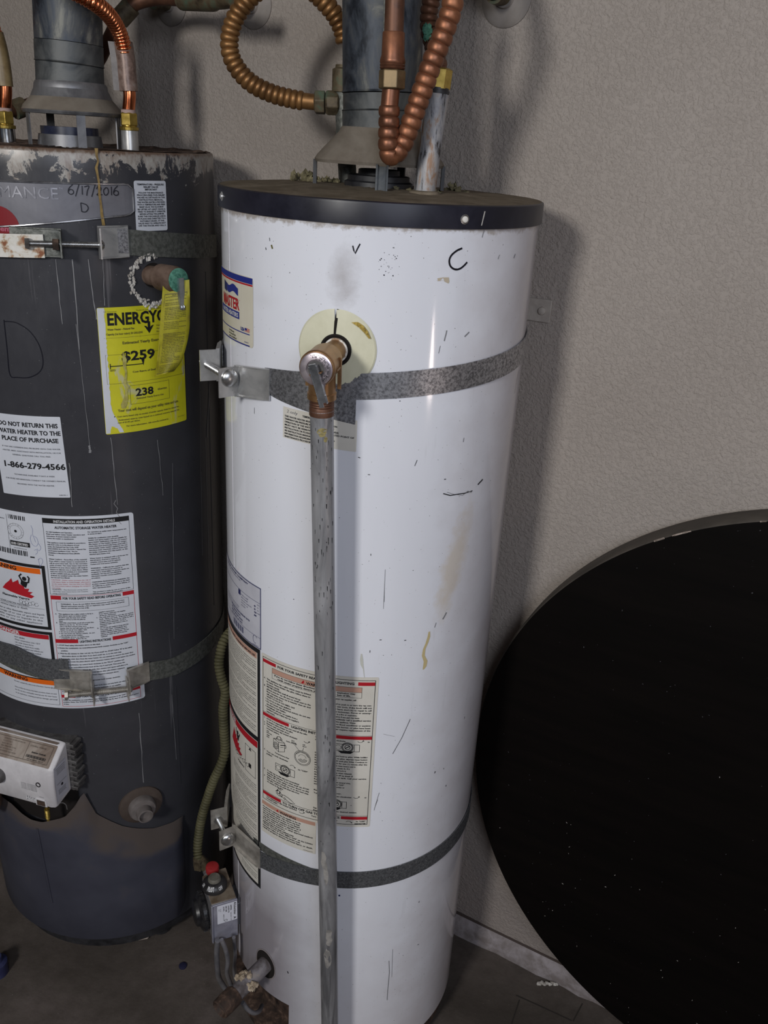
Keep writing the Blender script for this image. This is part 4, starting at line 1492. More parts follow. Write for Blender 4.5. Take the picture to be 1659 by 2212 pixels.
# pilot knob and red button
mb = MB()
kc = G(0.040, -0.014, 0.3440)
mb.lathe(kc, gu, [(0, 0.0235), (0.006, 0.0240), (0.010, 0.0225), (0.016, 0.0165), (0.0175, 0.0125)], 40, 0)
mb.lathe(kc, gu, [(0.0175, 0.0125), (0.0225, 0.0115), (0.024, 0.0100), (0.024, 0)], 32, 1)
kn = mb.build('pilot_knob', [M['black_plastic'], M['knob_top']], vb, smooth=35)


def knob_map(a0, z1, r_):
    def fm(x, y, lev):
        a = R(a0) + x / 1000 / r_
        rr = 0.0232 + (-0.0068) * ((-y / 1000 + z1 - 0.008) / 0.009) + 0.0004 + lev * 0.0002
        return tuple(kc + np.array([math.sin(a) * rr, -math.cos(a) * rr, z1 - y / 1000]))
    return fm


pr = Print(knob_map(-8, 0.0165, 0.0205))
pr.text('PILOT', 0, 7.2, 6.4, 'white', 13, True, 'c')
pr.text('ON', -19, 7.0, 5.0, 'white', 6, True, 'c')
pr.text('OFF', 19, 7.0, 5.0, 'white', 8, True, 'c')
pr.build('print', vb)
mb = MB()
mb.lathe(G(0.036, -0.046, 0.3500), gu, [(0, 0.0125), (0.010, 0.0130), (0.0135, 0.0118), (0.0150, 0.008), (0.0150, 0)], 28)
mb.build('reset_button', M['red_plastic'], vb)
mb = MB()
dc = G(0.0565, -0.020, 0.283)
pf = []
mb.lathe(dc, gn, [(0, 0.033), (0.004, 0.036), (0.010, 0.036), (0.013, 0.033), (0.016, 0.026), (0.022, 0.024), (0.024, 0.018), (0.024, 0)], 48)
for k in range(24):
    a = 2 * PI * k / 24
    d = gt * math.cos(a) + gu * math.sin(a)
    mb.box(dc + d * 0.0362 + gn * 0.007, d * 0.0012, np.cross(gn, d) * 0.0018, gn * 0.0035)
mb.build('temperature_dial', M['black_plastic'], vb, smooth=35)
# tubes down to the burner
for pts, rr in (([(478, 2030, 1.155), (487, 2050, 1.155), (492, 2075, 1.16), (490, 2100, 1.165), (496, 2120, 1.17), (503, 2136, 1.18)], 0.0042),
                ([(470, 2032, 1.17), (468, 2060, 1.175), (470, 2095, 1.18), (474, 2115, 1.185), (486, 2135, 1.19)], 0.0052),
                ([(505, 2025, 1.18), (508, 2060, 1.19), (506, 2100, 1.20), (512, 2130, 1.21)], 0.0035),
                ([(524, 2165, 1.10), (535, 2180, 1.10), (548, 2188, 1.105), (560, 2184, 1.12), (566, 2172, 1.14)], 0.0042)):
    q, _ = spline([at_y(*p) for p in pts], 40)
    mb = MB()
    mb.tube(q, rr, 10)
    mb.build('burner_tube', M['tube_alu'], W)

# drain: hole's shade painted as a disc, nipple, plaster lumps and a capped end
dn, dt, du = frame(WT, -0.150)
db = np.array(P(WT, -0.150, 0.2405))
ax = dn - du * 0.10
ax /= np.linalg.norm(ax)
mb = MB()
v = []
for k in range(40):
    a = 2 * PI * k / 40
    v.append(P(WT, -0.150 + 0.0235 * math.cos(a), 0.2405 + 0.0325 * math.sin(a), 0.0008))
mb.add(v, [tuple(range(40))])
mb.build('drain_hole_shade', M['void_shade'], W, smooth=None)
M['lip'] = mottled('dark_enamel_lip', [(0.3, (0.20, 0.17, 0.17)), (0.7, (0.28, 0.25, 0.25))], 30, (0.4, 0.6))  # enamel edge of the opening in a darker tone
mb = MB()
v, f = [], []
for k in range(40):
    a = 2 * PI * k / 40
    for q in (1.0, 1.04, 1.09):
        v.append(P(WT, -0.150 + 0.0235 * q * math.cos(a), 0.2405 + 0.0325 * q * math.sin(a), 0.0008 if q != 1.04 else 0.0016))
for k in range(40):
    k2 = (k + 1) % 40
    f += [(3 * k, 3 * k + 1, 3 * k2 + 1, 3 * k2), (3 * k + 1, 3 * k + 2, 3 * k2 + 2, 3 * k2 + 1)]
mb.add(v, f)
mb.build('opening_lip', M['lip'], W, smooth=60)
mb = MB()
mb.lathe(db - ax * 0.0, ax, [(-0.02, 0.0150), (0.078, 0.0150), (0.080, 0.0128)], 32)
dv = mb.build('drain_valve', M['drain_steel'], W)
mb = MB()
mb.lathe(db, ax, [(0.074, 0.0158), (0.078, 0.0185), (0.098, 0.0188), (0.112, 0.0180), (0.114, 0.0160), (0.106, 0.0120), (0.106, 0)], 32)
mb.build('end_cap', M['rust'], dv)
mb = MB()
random.seed(4)
for k in range(15):
    a = random.uniform(0.3, 3.4)
    side = np.cross(ax, du)
    p = db + ax * random.uniform(0.040, 0.056) + side * 0.0165 * math.cos(a) + du * 0.0165 * math.sin(a)
    mb.ellipsoid(p, random.uniform(.003, .008), random.uniform(.003, .008), random.uniform(.003, .007), 0, 8, 0.35)
mb.build('plaster_lump', M['plaster_lump'], dv, smooth=None)

# ---------------------------------------------------------------- earthquake straps on the white tank
def bracket(mb, T, s_in, s_out, z0, z1, h, flip=1, bulge=0.006, mi=0, slope=0.0):
    """plate on the strap that lifts off and turns out into a radial flange at s_out"""
    n = 10
    sec = []
    for i in range(n + 1):
        k = i / n
        s = s_in + (s_out - s_in) * k
        r = 0.0030 + bulge * (k ** 1.6)
        sec.append((s, r))
    sec.append((s_out - 0.0000 * flip, h * 0.35 + bulge * 0.7))
    sec.append((s_out - 0.0004 * flip, h))
    # strip with thickness
    v, f = [], []
    for i, (s, r) in enumerate(sec):
        dz = slope * (s - s_in)
        dr, ds = (0.0018, 0) if i < n else (0.0, 0.0020 * flip)
        v += [P(T, s, z0 + dz, r), P(T, s, z1 + dz, r), P(T, s + ds, z1 + dz, r + dr), P(T, s + ds, z0 + dz, r + dr)]
    for i in range(len(sec) - 1):
        for k in range(4):
            f.append((i * 4 + k, (i + 1) * 4 + k, (i + 1) * 4 + (k + 1) % 4, i * 4 + (k + 1) % 4))
    f += [(0, 1, 2, 3), tuple((len(sec) - 1) * 4 + q for q in (3, 2, 1, 0))]
    mb.add(v, f, mi)
    # stiffening lips along both edges of the plate
    for zz, d in ((z0, -1), (z1, 1)):
        v, f = [], []
        for i, (s, r) in enumerate(sec[:n + 1]):
            dz = slope * (s - s_in)
            lip = 0.0035 * min(1, i / 3)
            v += [P(T, s, zz + dz, r), P(T, s, zz + dz + d * 0.0015, r), P(T, s, zz + dz + d * 0.0015, r + 0.0018 + lip), P(T, s, zz + dz, r + 0.0018 + lip)]
        for i in range(n):
            for k in range(4):
                f.append((i * 4 + k, (i + 1) * 4 + k, (i + 1) * 4 + (k + 1) % 4, i * 4 + (k + 1) % 4))
        f += [(0, 1, 2, 3), (n * 4 + 3, n * 4 + 2, n * 4 + 1, n * 4)]
        mb.add(v, f, mi)


def bolt_between(T, s_a, s_b, z, r, parent, rb=0.0045, head_r=0.0125, over=0.018, mat=None, headless=False):
    a = np.array(P(T, s_a, z, r))
    b = np.array(P(T, s_b, z, r))
    ax = a - b
    ln = np.linalg.norm(ax)
    ax /= ln
    mb = MB()
    prof = [(-over, rb * 0.8), (-over + 0.001, rb)]
    x = -over + 0.001
    while x < ln - 0.002:            # thread
        prof += [(x, rb), (x + 0.0006, rb * 0.86), (x + 0.0012, rb)]
        x += 0.0016
    prof += [(ln, rb)]
    mb.lathe(b, ax, prof, 14)
    if not headless:
        mb.lathe(a, ax, [(0, head_r), (0.002, head_r), (0.005, head_r * 0.86), (0.0075, head_r * 0.5), (0.0082, 0)], 28)
    mb.lathe(b, -ax, [(0, 0.0085), (0.006, 0.0085), (0.006, 0.004)], 6)
    return mb.build('carriage_bolt', mat or M['bolt'], parent)


# upper strap
US = lambda s: 0.09 * (s + 0.0)
t = thing('seismic_strap', 'galvanised strap around the white tank just below its relief valve', 'strap', P(WT, -0.02, 1.35, 0.0), 'earthquake straps around the tanks')
mb = MB()
mb.arc(WT, -0.150, 0.430, 1.3530, 1.3880, 0.0010, 0.0026, zf=lambda s: 0.085 * s)
sb = mb.build('strap_band', M['galv_strap'], t, smooth=30)
mb = MB()      # tail that runs on down behind the pipe, cut square
v = []
f = []
for i in range(12):
    k = i / 11
    s = -0.142 + 0.128 * k
    zt = 1.341 + 0.004 * k
    zl = 1.3385 - 0.0215 * k ** 0.85
    for z in (zl, zt + 0.01):
        v.append(P(WT, s, z, 0.0007))
for i in range(11):
    f.append((2 * i, 2 * i + 2, 2 * i + 3, 2 * i + 1))
mb.add(v, f)
mb.build('strap_tail', M['galv_strap'], t, smooth=None)
mb = MB()
bracket(mb, WT, -0.140, -0.190, 1.3330, 1.3740, 0.047, 1, 0.014, slope=0.06)
b1 = mb.build('bracket', M['zinc'], t, smooth=35)
mb = MB()
bracket(mb, WT, -0.305, -0.257, 1.3330, 1.3780, 0.042, -1, 0.010)
b2 = mb.build('bracket', M['zinc'], t, smooth=35)
mb = MB()
mb.arc(WT, -0.40, -0.300, 1.3420, 1.3740, 0.0010, 0.0026)
mb.build('strap_band', M['galv_strap'], t, smooth=30)
bolt_between(WT, -0.1885, -0.2580, 1.3565, 0.0315, t, rb=0.0052)

# lower strap
t = thing('seismic_strap', 'dust-speckled strap around the white tank above its gas valve', 'strap', P(WT, -0.02, 0.494, 0.0), 'earthquake straps around the tanks')
zl = lambda s: (0.030 * s if s > -0.05 else -0.0015 + 0.19 * (s + 0.05) * (1 - 0.8 * min(1, (-0.05 - s) / 0.14)) if False else 0.030 * s - 0.0)


def zlow(s):
    if s > -0.02:
        return 0.028 * s
    return 0.028 * s - 0.55 * max(0, -0.02 - s) ** 1.8


mb = MB()
mb.arc(WT, -0.185, 0.430, 0.4950, 0.5305, 0.0010, 0.0026, zf=zlow)
mb.build('strap_band', M['galv_strap_dusty'], t, smooth=30)
mb = MB()
v, f = [], []
for i in range(16):
    k = i / 15
    s = -0.182 + 0.145 * k
    for z in (0.520, 0.5385 - 0.004 * k - 0.010 * k ** 3):
        v.append(P(WT, s, z + zlow(s) * 0.4, 0.0008))
for i in range(15):
    f.append((2 * i, 2 * i + 2, 2 * i + 3, 2 * i + 1))
mb.add(v, f)
mb.build('strap_tail', M['galv_dull'], t, smooth=None)
mb = MB()
bracket(mb, WT, -0.160, -0.218, 0.4740, 0.5170, 0.047, 1, 0.014, slope=-0.30)
mb.build('bracket', M['zinc_dusty'], t, smooth=35)
mb = MB()
bracket(mb, WT, -0.320, -0.262, 0.4920, 0.5360, 0.045, -1, 0.012)
mb.build('bracket', M['zinc_dusty'], t, smooth=35)
mb = MB()
mb.arc(WT, -0.42, -0.31, 0.490, 0.520, 0.0010, 0.0026)
mb.build('strap_band', M['galv_strap_dusty'], t, smooth=30)
bolt_between(WT, -0.2165, -0.2600, 0.5120, 0.0320, t, head_r=0.0130, over=0.004)

# ---------------------------------------------------------------- relief valve and discharge pipe on the white tank
vn, vt, vu = frame(WT, hs)
vb0 = np.array(P(WT, hs, hz, 0.0))
vax = vn - vu * 0.045
vax /= np.linalg.norm(vax)
vdn = -(vu - vax * (vu @ vax))
vdn /= np.linalg.norm(vdn)
t = thing('relief_valve', 'brass temperature and pressure relief valve with a steel lever on the white tank', 'valve', tuple(vb0))
mb = MB()
mb.lathe(vb0, vax, [(-0.012, 0.0160), (0.0045, 0.0160), (0.0050, 0.0140)], 36)
mb.build('thread_tape', M['teflon'], t)
mb = MB()
mb.lathe(vb0, vax, [(-0.01, 0.0138), (0.030, 0.0138), (0.036, 0.0150), (0.044, 0.0195), (0.052, 0.0212), (0.080, 0.0212), (0.084, 0.0222), (0.0900, 0.0222), (0.0915, 0.0212), (0.0915, 0)], 56)
oc = vb0 + vax * 0.066
mb.lathe(oc, vdn, [(0.0, 0.0165), (0.036, 0.0168), (0.037, 0.0182), (0.0445, 0.0182), (0.0455, 0.0165)], 48)
for sgn in (-1, 1):        # cast ribs on the side
    side = np.cross(vax, vdn)
    mb.box(oc + side * 0.0205 * sgn - vax * 0.006 + vdn * 0.012, side * 0.0022, vax * 0.0018, vdn * 0.020)
    mb.box(oc + side * 0.0200 * sgn + vax * 0.004 + vdn * 0.004, side * 0.0022, vax * 0.008, vdn * 0.0014)
body = mb.build('body', M['brass'], t, smooth=35)
mb = MB()
mb.lathe(oc, vdn, [(0.0455, 0.0155), (0.0470, 0.0158), (0.0485, 0.0150), (0.0500, 0.0158), (0.0515, 0.0150), (0.0530, 0.0158), (0.0545, 0.0150), (0.056, 0.0157), (0.066, 0.0157)], 36)
mb.build('threaded_adapter', M['copper_dark'], t)
mb = MB()
dcn = vb0 + vax * 0.0925
mb.lathe(dcn, vax, [(0, 0.0203), (0.0012, 0.0203), (0.0020, 0.0190), (0.0026, 0.0120), (0.0014, 0.0108), (0.0014, 0)], 48)
side = np.cross(vdn, vax)      # to the right seen from the front
if side[0] < 0:
    side = -side
mb.prism([(-.006, -.001), (.006, -.001), (.004, .006), (-.004, .006)], dcn + vdn * 0.0185 + side * 0.006, side, vdn, vax * 0.0012)
cap = mb.build('stamped_cap', M['pink_steel'], t, smooth=35)
mb2 = MB()
mb2.lathe(dcn + vax * 0.0012, vax, [(0, 0.0108), (0.0006, 0.0104), (0.0008, 0)], 36)
mb2.build('cap_centre', M['fins'], cap)


def cap_ring(s, r_, h, a0, step):
    pr = Print(lambda x, y, lev: tuple(dcn + side * x / 1000 - (-vdn) * (y) / 1000 + vax * (0.0024 + lev * 0.0002)))
    for i, ch in enumerate(s):
        a = a0 + i * step
        pr.text(ch, r_ * math.cos(R(a)), r_ * math.sin(R(a)), h, 'black', None, True, rot=a + 90)
    return pr


for s, r_, h, a0, st in (('TEMPERATURE AND PRESSURE RELIEF', 17.0, 1.2, -112, 6.0), ('210F 150 PSI 105 000 BTU/HR AGA', 14.4, 2.0, -108, 6.3), ('ASME 3/4 CADI NB', 12.2, 1.5, -92, 8.2)):
    cap_ring(s, r_, h, a0, st).build('print', cap)
# lever: a folded channel hinged at the centre, hanging down and slightly right
ld = vdn * 0.955 + side * 0.295
ld /= np.linalg.norm(ld)
lw = np.cross(ld, vax)
l0 = dcn + vax * 0.007 - ld * 0.006
mb = MB()
ln = 0.048
mb.box(l0 + ld * ln * 0.40 + vax * 0.0035, lw * 0.0045, ld * ln * 0.46, vax * 0.0005)
for sg in (-1, 1):
    mb.box(l0 + ld * ln * 0.5 + lw * 0.0047 * sg + vax * 0.0012, lw * 0.0005, ld * ln * 0.5, vax * 0.0030)
mb.box(l0 + ld * ln * 0.86 + vax * 0.0030 - lw * 0.003, lw * 0.0035, ld * ln * 0.10, vax * 0.0006)
mb.box(l0 + ld * ln * 0.95 + vax * 0.0030 + lw * 0.003, lw * 0.0030, ld * ln * 0.12, vax * 0.0006)
mb.build('lever', M['lever'], t, smooth=None, bevel=0.0003)
mb = MB()
mb.lathe(dcn, vax, [(0, 0.0045), (0.004, 0.0042), (0.0095, 0.0042), (0.0105, 0.003), (0.0105, 0)], 20)
mb.box(dcn + vax * 0.004 + ld * 0.004, lw * 0.0075, ld * 0.0008, vax * 0.004)
mb.build('lever_pin', M['brass'], t)

pt = oc + vdn * 0.058
pb = np.array([pt[0] + 0.0385 * 1.25, pt[1] + 0.012, 0.10])
t = thing('discharge_pipe', 'long grey steel pipe dropping from the relief valve in front of the white tank', 'pipe', tuple(pb))
ad = pb - pt
ln = np.linalg.norm(ad)
ad /= ln
mb = MB()
rp = 0.01490
mb.lathe(pt, ad, [(0, 0.0152), (0.002, 0.0157), (0.003, rp)] + [(x, rp) for x in np.linspace(0.05, ln, 24)] + [(ln, rp - 0.002)], 48)
mb.build('tube', M['pipe'], t, smooth=35)
K['pipe_tan'] = mottled('tan_residue', [(0.35, (0.22, 0.21, 0.20)), (0.6, (0.36, 0.34, 0.32))], 40, (0.6, 0.8), 0.2)
K['pipe_gold'] = mottled('yellow_thread_paste', [(0.35, (0.20, 0.17, 0.08)), (0.6, (0.34, 0.28, 0.11))], 300, (0.5, 0.7), 0.2)
pr = Print(None)
psd = np.cross(ad, np.array([0, -1.0, 0]))
psd /= np.linalg.norm(psd)
if psd[0] < 0:
    psd = -psd
pfr = np.cross(psd, ad)
if pfr[1] > 0:
    pfr = -pfr


def pipe_map(x, y, lev):        # x = degrees around from the front, y = mm down
    a = R(x)
    return tuple(pt + ad * y / 1000 + (pfr * math.cos(a) + psd * math.sin(a)) * (rp + 0.0001 + lev * 0.00015))


pr.map = pipe_map
random.seed(8)


def pblob(x, y, rx, ry, c, n=18):
    pr = Print(pipe_map)
    q = [(x + rx * math.cos(2 * PI * k / n) * random.uniform(.55, 1.15), y + ry * math.sin(2 * PI * k / n) * random.uniform(.8, 1.1)) for k in range(n)]
    pr.mb.add([pipe_map(x, y, 1)] + [pipe_map(*a, 1) for a in q], [(0, 1 + k, 1 + (k + 1) % n) for k in range(n)], pr.ci(c))
    pr.build('stain', t)


pblob(5, 27, 32, 6, 'pipe_gold')
pblob(22, 36, 10, 4, 'pipe_gold')
pblob(-22, 735, 20, 20, 'pipe_tan')
pblob(-8, 762, 16, 26, 'pipe_tan')
pblob(8, 905, 24, 20, 'pipe_tan')
pblob(-6, 955, 26, 24, 'pipe_tan')
for k in range(5):
    pr.poly([(10 + k * 4, 478), (12 + k * 4, 478), (12 + k * 4, 492), (10 + k * 4, 492)], 'grey')
for k in range(90):
    y = random.uniform(12, 300) if k < 60 else random.uniform(300, 700)
    x = random.uniform(-55, 60)
    h = random.uniform(2, 9)
    w_ = random.uniform(1.5, 5)
    pr.poly([(x, y), (x + w_, y + 0.5), (x + w_ * 0.8, y + h), (x + 0.5, y + h * 0.8)], 'black')
pr.build('scratches', t)['kind'] = 'stuff'

# ---------------------------------------------------------------- flue, nipples and flexible connectors over the white tank
t = thing('vent_pipe', 'weathered grey flue pipe rising from the white tank\'s draft hood', 'flue pipe', (HX - 0.002, HY, 1.672), 'flue pipes above the tanks')
b0 = np.array([HX + 0.001, HY, 1.672])
b1 = np.array([HX - 0.0125, HY, 1.995])
ax = (b1 - b0) / np.linalg.norm(b1 - b0)
mb = MB()
mb.lathe(b0, ax, [(0.001, 0.0525), (0.002, 0.0552), (0.030, 0.0552), (0.0305, 0.0540), (0.052, 0.0540)], 56, 1)
mb.lathe(b0, ax, [(0.0525, 0.0535), (0.0535, 0.0560), (0.0560, 0.0545), (1.07, 0.0545), (1.07, 0.052)], 56, 0)
mb.lathe(b0, ax, [(0.0300, 0.0545), (0.0310, 0.0565), (0.0322, 0.0545)], 56, 1)
mb.build('duct', [M['duct'], M['duct_band']], t, smooth=30)
mb = MB()
sd = np.array([math.sin(R(6)), -math.cos(R(6)), 0])
mb.box(b0 + ax * 0.18 + sd * 0.0552, np.array([math.cos(R(6)), math.sin(R(6)), 0]) * 0.0035, sd * 0.0012, ax * 0.138)
mb.build('lock_seam', M['galv_dull'], t)

# right nipple with its yellow dielectric union
t = thing('pipe_nipple', 'chalky white galvanised nipple at the front right of the white tank\'s lid', 'pipe nipple', (0.029, 1.245, 1.604))
mb = MB()
a0_, a1_ = np.array([0.0285, 1.245, 1.602]), np.array([0.0372, 1.245, 1.726])
mb.tube([a0_, a1_], 0.0147, 32)
mb.build('tube', M['nipple_white'], t)
mb = MB()
mb.lathe(a0_, (0, 0, 1), [(0, 0.022), (0.003, 0.0205), (0.0045, 0.0165)], 28)
mb.build('seal_ring', M['lid_dust'], t)
ax = (a1_ - a0_) / np.linalg.norm(a1_ - a0_)
mb = MB()
mb.lathe(a1_, ax, [(-0.001, 0.0152), (0.003, 0.0152), (0.0032, 0.0138), (0.006, 0.0138)], 28)
mb.build('gasket', M['black_ring'], t)
mb = MB()
mb.lathe(a1_ + ax * 0.005, ax, [(0, 0.0152), (0.022, 0.0152), (0.024, 0.012)], 6)
mb.build('union_nut', M['brass_yellow'], t, smooth=None)
# back left nipple
t = thing('pipe_nipple', 'dull galvanised nipple behind the white tank\'s flue pipe', 'pipe nipple', (-0.0853, 1.41, 1.603))
mb = MB()
a0_, a1_ = np.array([-0.0853, 1.41, 1.602]), np.array([-0.0972, 1.41, 1.735])
mb.tube([a0_, a1_], 0.0138, 28)
mb.build('tube', M['galv_dull'], t)
mb = MB()
mb.lathe(a1_ - np.array([0, 0, 0.008]), (0, 0, 1), [(0, 0.0165), (0.03, 0.0165), (0.032, 0.0125), (0.036, 0.012)], 24)
mb.build('coupling', M['brown_fitting'], t)

# copper loop to the left
t = thing('flexible_connector', 'golden-brown corrugated copper loop left of the white tank\'s flue', 'flexible pipe', tuple(at_y(640, 215, 1.41)), 'corrugated copper connectors')
pts = [(745, 92, 1.418), (738, 62, 1.418), (723, 32, 1.416), (700, 4, 1.412), (672, -22, 1.41), (640, -38, 1.41), (600, -40, 1.41), (562, -24, 1.41), (530, 6, 1.41), (507, 42, 1.41), (496, 82, 1.41), (499, 120, 1.41), (518, 155, 1.41), (548, 183, 1.41), (590, 203, 1.41), (632, 214, 1.41), (655, 218, 1.41)]
mb = MB()
corrugated(mb, [at_y(*p) for p in pts], 0.0136, 0.0112, 0.0090, 20)
mb.build('corrugated_tube', M['copper_gold'], t, smooth=60)
mb = MB()
q, _ = spline([at_y(*p) for p in [(650, 217, 1.41), (665, 219, 1.41), (682, 221, 1.41)]], 8)
mb.tube(q, 0.0112, 20)
mb.build('smooth_end', M['copper_gold'], t)
a_, b_ = at_y(679, 221, 1.41), at_y(736, 223, 1.41)
ax = (b_ - a_) / np.linalg.norm(b_ - a_)
mb = MB()
mb.lathe(a_, ax, [(0, 0.0125), (0.002, 0.0172), (0.016, 0.0172)], 6, 0)
mb.lathe(a_, ax, [(0.017, 0.0155), (0.020, 0.0178), (0.036, 0.0178), (0.038, 0.014)], 8, 0)
mb.build('union_nut', M['brown_fitting'], t, smooth=None, bevel=0.0012)

# U-shaped connector in front of the flue
t = thing('flexible_connector', 'reddish corrugated copper U in front of the white tank\'s flue', 'flexible pipe', tuple(at_y(846, 345, 1.195)), 'corrugated copper connectors')
Yh = 1.195
pts = [(985, -28, Yh), (974, 24, Yh), (963, 58, Yh), (950, 94, Yh), (931, 141, Yh), (915, 188, Yh), (898, 236, Yh), (884, 276, Yh), (869, 312, Yh), (851, 334, Yh - .002), (841, 330, Yh - .004), (839, 306, Yh - .006), (840, 270, Yh - .006), (841, 228, Yh - .006)]
ws = on_wall(1095, -4) - NW * 0.045
hook = [ws, ws - NW * 0.03 + gu * 0.02, ws - NW * 0.10 + gu * 0.075, ws * 0.5 + np.array(at_y(992, -70, Yh)) * 0.5 + gu * 0.07 - NW * 0.02, at_y(993, -62, Yh)]
mb = MB()
corrugated(mb, hook + [at_y(*p) for p in pts], 0.0134, 0.0112, 0.0125, 22, power=0.45)
mb.build('corrugated_tube', M['copper'], t, smooth=60)
mb = MB()
mb.tube([at_y(841, 234, Yh - .006), at_y(845, 190, Yh - .006)], 0.0110, 24)
mb.build('smooth_end', M['copper'], t)
a_, b_ = at_y(846, 194, Yh - .006), at_y(850, 88, Yh - .006)
ax = (b_ - a_) / np.linalg.norm(b_ - a_)
mb = MB()
mb.lathe(a_, ax, [(0, 0.0125), (0.0015, 0.0168), (0.0210, 0.0168), (0.0225, 0.0150)], 6)
mb.build('union_nut', M['union_brass'], t, smooth=None, bevel=0.001)
mb = MB()
mb.lathe(a_, ax, [(0.0225, 0.0148), (0.0240, 0.0158), (0.0255, 0.0150), (0.0270, 0.0158), (0.0285, 0.0150), (0.030, 0.0158), (0.033, 0.0155), (0.038, 0.0140), (0.0620, 0.0136), (0.0630, 0.0128)], 32)
mb.build('solder_adapter', M['copper'], t)
mb = MB()
mb.tube([a_ + ax * 0.055, a_ + ax * 0.20, a_ + ax * 0.95], 0.0118, 24)
mb.build('riser', M['copper_dark'], t)

# second connector rising behind it, green with corrosion
t = thing('flexible_connector', 'green-corroded corrugated tube rising behind the copper U', 'flexible pipe', tuple(at_y(945, 150, 1.262)), 'corrugated copper connectors')
mb = MB()
pts = [(948, 162, 1.248), (946, 135, 1.252), (936, 100, 1.262), (927, 62, 1.268), (928, 20, 1.268), (938, -22, 1.266), (948, -50, 1.262)]
corrugated(mb, [at_y(*p) for p in pts], 0.0118, 0.0098, 0.0085, 18)
mb.build('corrugated_tube', M['copper_dark'], t, smooth=60)
mb = MB()
random.seed(2)
for k in range(16):
    c = at_y(924 + random.uniform(-7, 6), 70 + random.uniform(-13, 13), 1.256)
    mb.ellipsoid(c, 0.0035, 0.003, 0.0045, 0, 7, 0.3)
mb.build('corrosion', M['verdigris'], t, smooth=None)

# torn foam and dust balls on the lid
for (x, y, Y, sx, sz_, lab, n_) in ((662, 388, 1.44, 0.030, 0.014, 'ragged yellowish insulation tuft on the lid left of the draft hood', 26), (712, 384, 1.385, 0.022, 0.010, 'ragged insulation tuft under the draft hood', 18), (985, 405, 1.345, 0.018, 0.010, 'ragged dark insulation tuft right of the draft hood', 16), (918, 412, 1.275, 0.028, 0.006, 'crumbled sealant around the base of the white nipple', 18)):
    c = at_y(x, y, Y)
    mb = MB()
    random.seed(int(x))
    for k in range(n_):
        p = (c[0] + random.gauss(0, sx * 0.5), c[1] + random.gauss(0, sx * 0.28), 1.601 + abs(random.gauss(0, sz_ * 0.45)))
        mb.ellipsoid(p, random.uniform(.002, .006), random.uniform(.002, .005), random.uniform(.002, sz_ * .6), 0, 6, 0.5)
    o = mb.build('insulation_tuft', M['foam_dusty'], None, smooth=None)
    tag(o, lab, 'insulation', 'insulation scraps on the white tank')

# ---------------------------------------------------------------- yellow gas connector between the tanks
t = thing('gas_connector', 'dusty yellow corrugated gas hose hanging between the two tanks to the gas valve', 'gas hose', tuple(G(0.03, -0.08, 0.33)))
pts = [(500, 1362, 1.42), (487, 1378, 1.40), (478, 1400, 1.385), (473, 1435, 1.37), (479, 1468, 1.36), (487, 1495, 1.355), (482, 1530, 1.35), (484, 1580, 1.345), (486, 1620, 1.34), (478, 1650, 1.33), (462, 1685, 1.325), (448, 1725, 1.32), (437, 1762, 1.315), (430, 1800, 1.31), (427, 1835, 1.30), (430, 1862, 1.285)]
mb = MB()
corrugated(mb, [at_y(*p) for p in pts], 0.0094, 0.0072, 0.0062, 14, power=0.8)
mb.build('corrugated_tube', M['gas_flex'], t, smooth=60)
a_ = at_y(430, 1858, 1.287)
b_ = G(0.034, -0.083, 0.318)
mb = MB()
q, _ = spline([a_, (a_ + b_) / 2 + np.array([-0.004, 0, 0.006]), b_], 10)
mb.tube(q, 0.0115, 10)
mb.lathe(a_ - np.array([0, 0, 0.006]), (0, 0, 1), [(-.012, 0.0125), (0.010, 0.0125), (0.012, 0.009)], 6)
mb.build('flare_nut', M['brown_fitting'], t)

# ---------------------------------------------------------------- grey water heater
GH = thing('water_heater', 'charcoal grey water heater with a yellow energy label and rust peeling around its top', 'water heater', (GT[0][0], GT[0][1], 0.0))
ZG = 1.6291
zs = [0.06, 0.3, 0.6, 0.9, 1.2, 1.4, 1.55, 1.60, ZG - 0.006, ZG - 0.0015, ZG]
j = jacket(GT, 0.06, ZG, M['jacket_grey'], GH, None, zs, dent=lambda s, z: -0.0045 if z > ZG - 0.001 else (-0.0012 if z > ZG - 0.003 else 0.0))
j.data.polygons.foreach_set('use_smooth', [True] * len(j.data.polygons))
mb = MB()
random.seed(31)
rings = [(0.2428, ZG), (0.236, ZG - 0.0025), (0.20, ZG - 0.004), (0.12, ZG - 0.003), (0, ZG - 0.002)]
v, f = [], []
n = 96
for (r, z) in rings:
    for k in range(n):
        a = 2 * PI * k / n
        v.append((GT[0][0] + r * math.cos(a), GT[0][1] + r * math.sin(a), z + (random.uniform(-0.001, 0.002) if r < 0.24 else random.uniform(0, 0.0022))))
for i in range(len(rings) - 1):
    for k in range(n):
        f.append((i * n + k, i * n + (k + 1) % n, (i + 1) * n + (k + 1) % n, (i + 1) * n + k))
mb.add(v, f)
mb.build('top_pan', M['rust'], GH, smooth=None)
mb = MB()
mb.lathe((GT[0][0], GT[0][1], 0.0), (0, 0, 1), [(0.03, 0.225), (0.03, 0.238), (0.066, 0.240), (0.066, 0.20)], 64)
for k in range(3):
    a = R(40 + 120 * k)
    mb.lathe((GT[0][0] + 0.2 * math.sin(a), GT[0][1] - 0.2 * math.cos(a), 0.0), (0, 0, 1), [(0, 0.022), (0.004, 0.024), (0.031, 0.018)], 16)
mb.build('base_ring', M['black_ring'], GH)
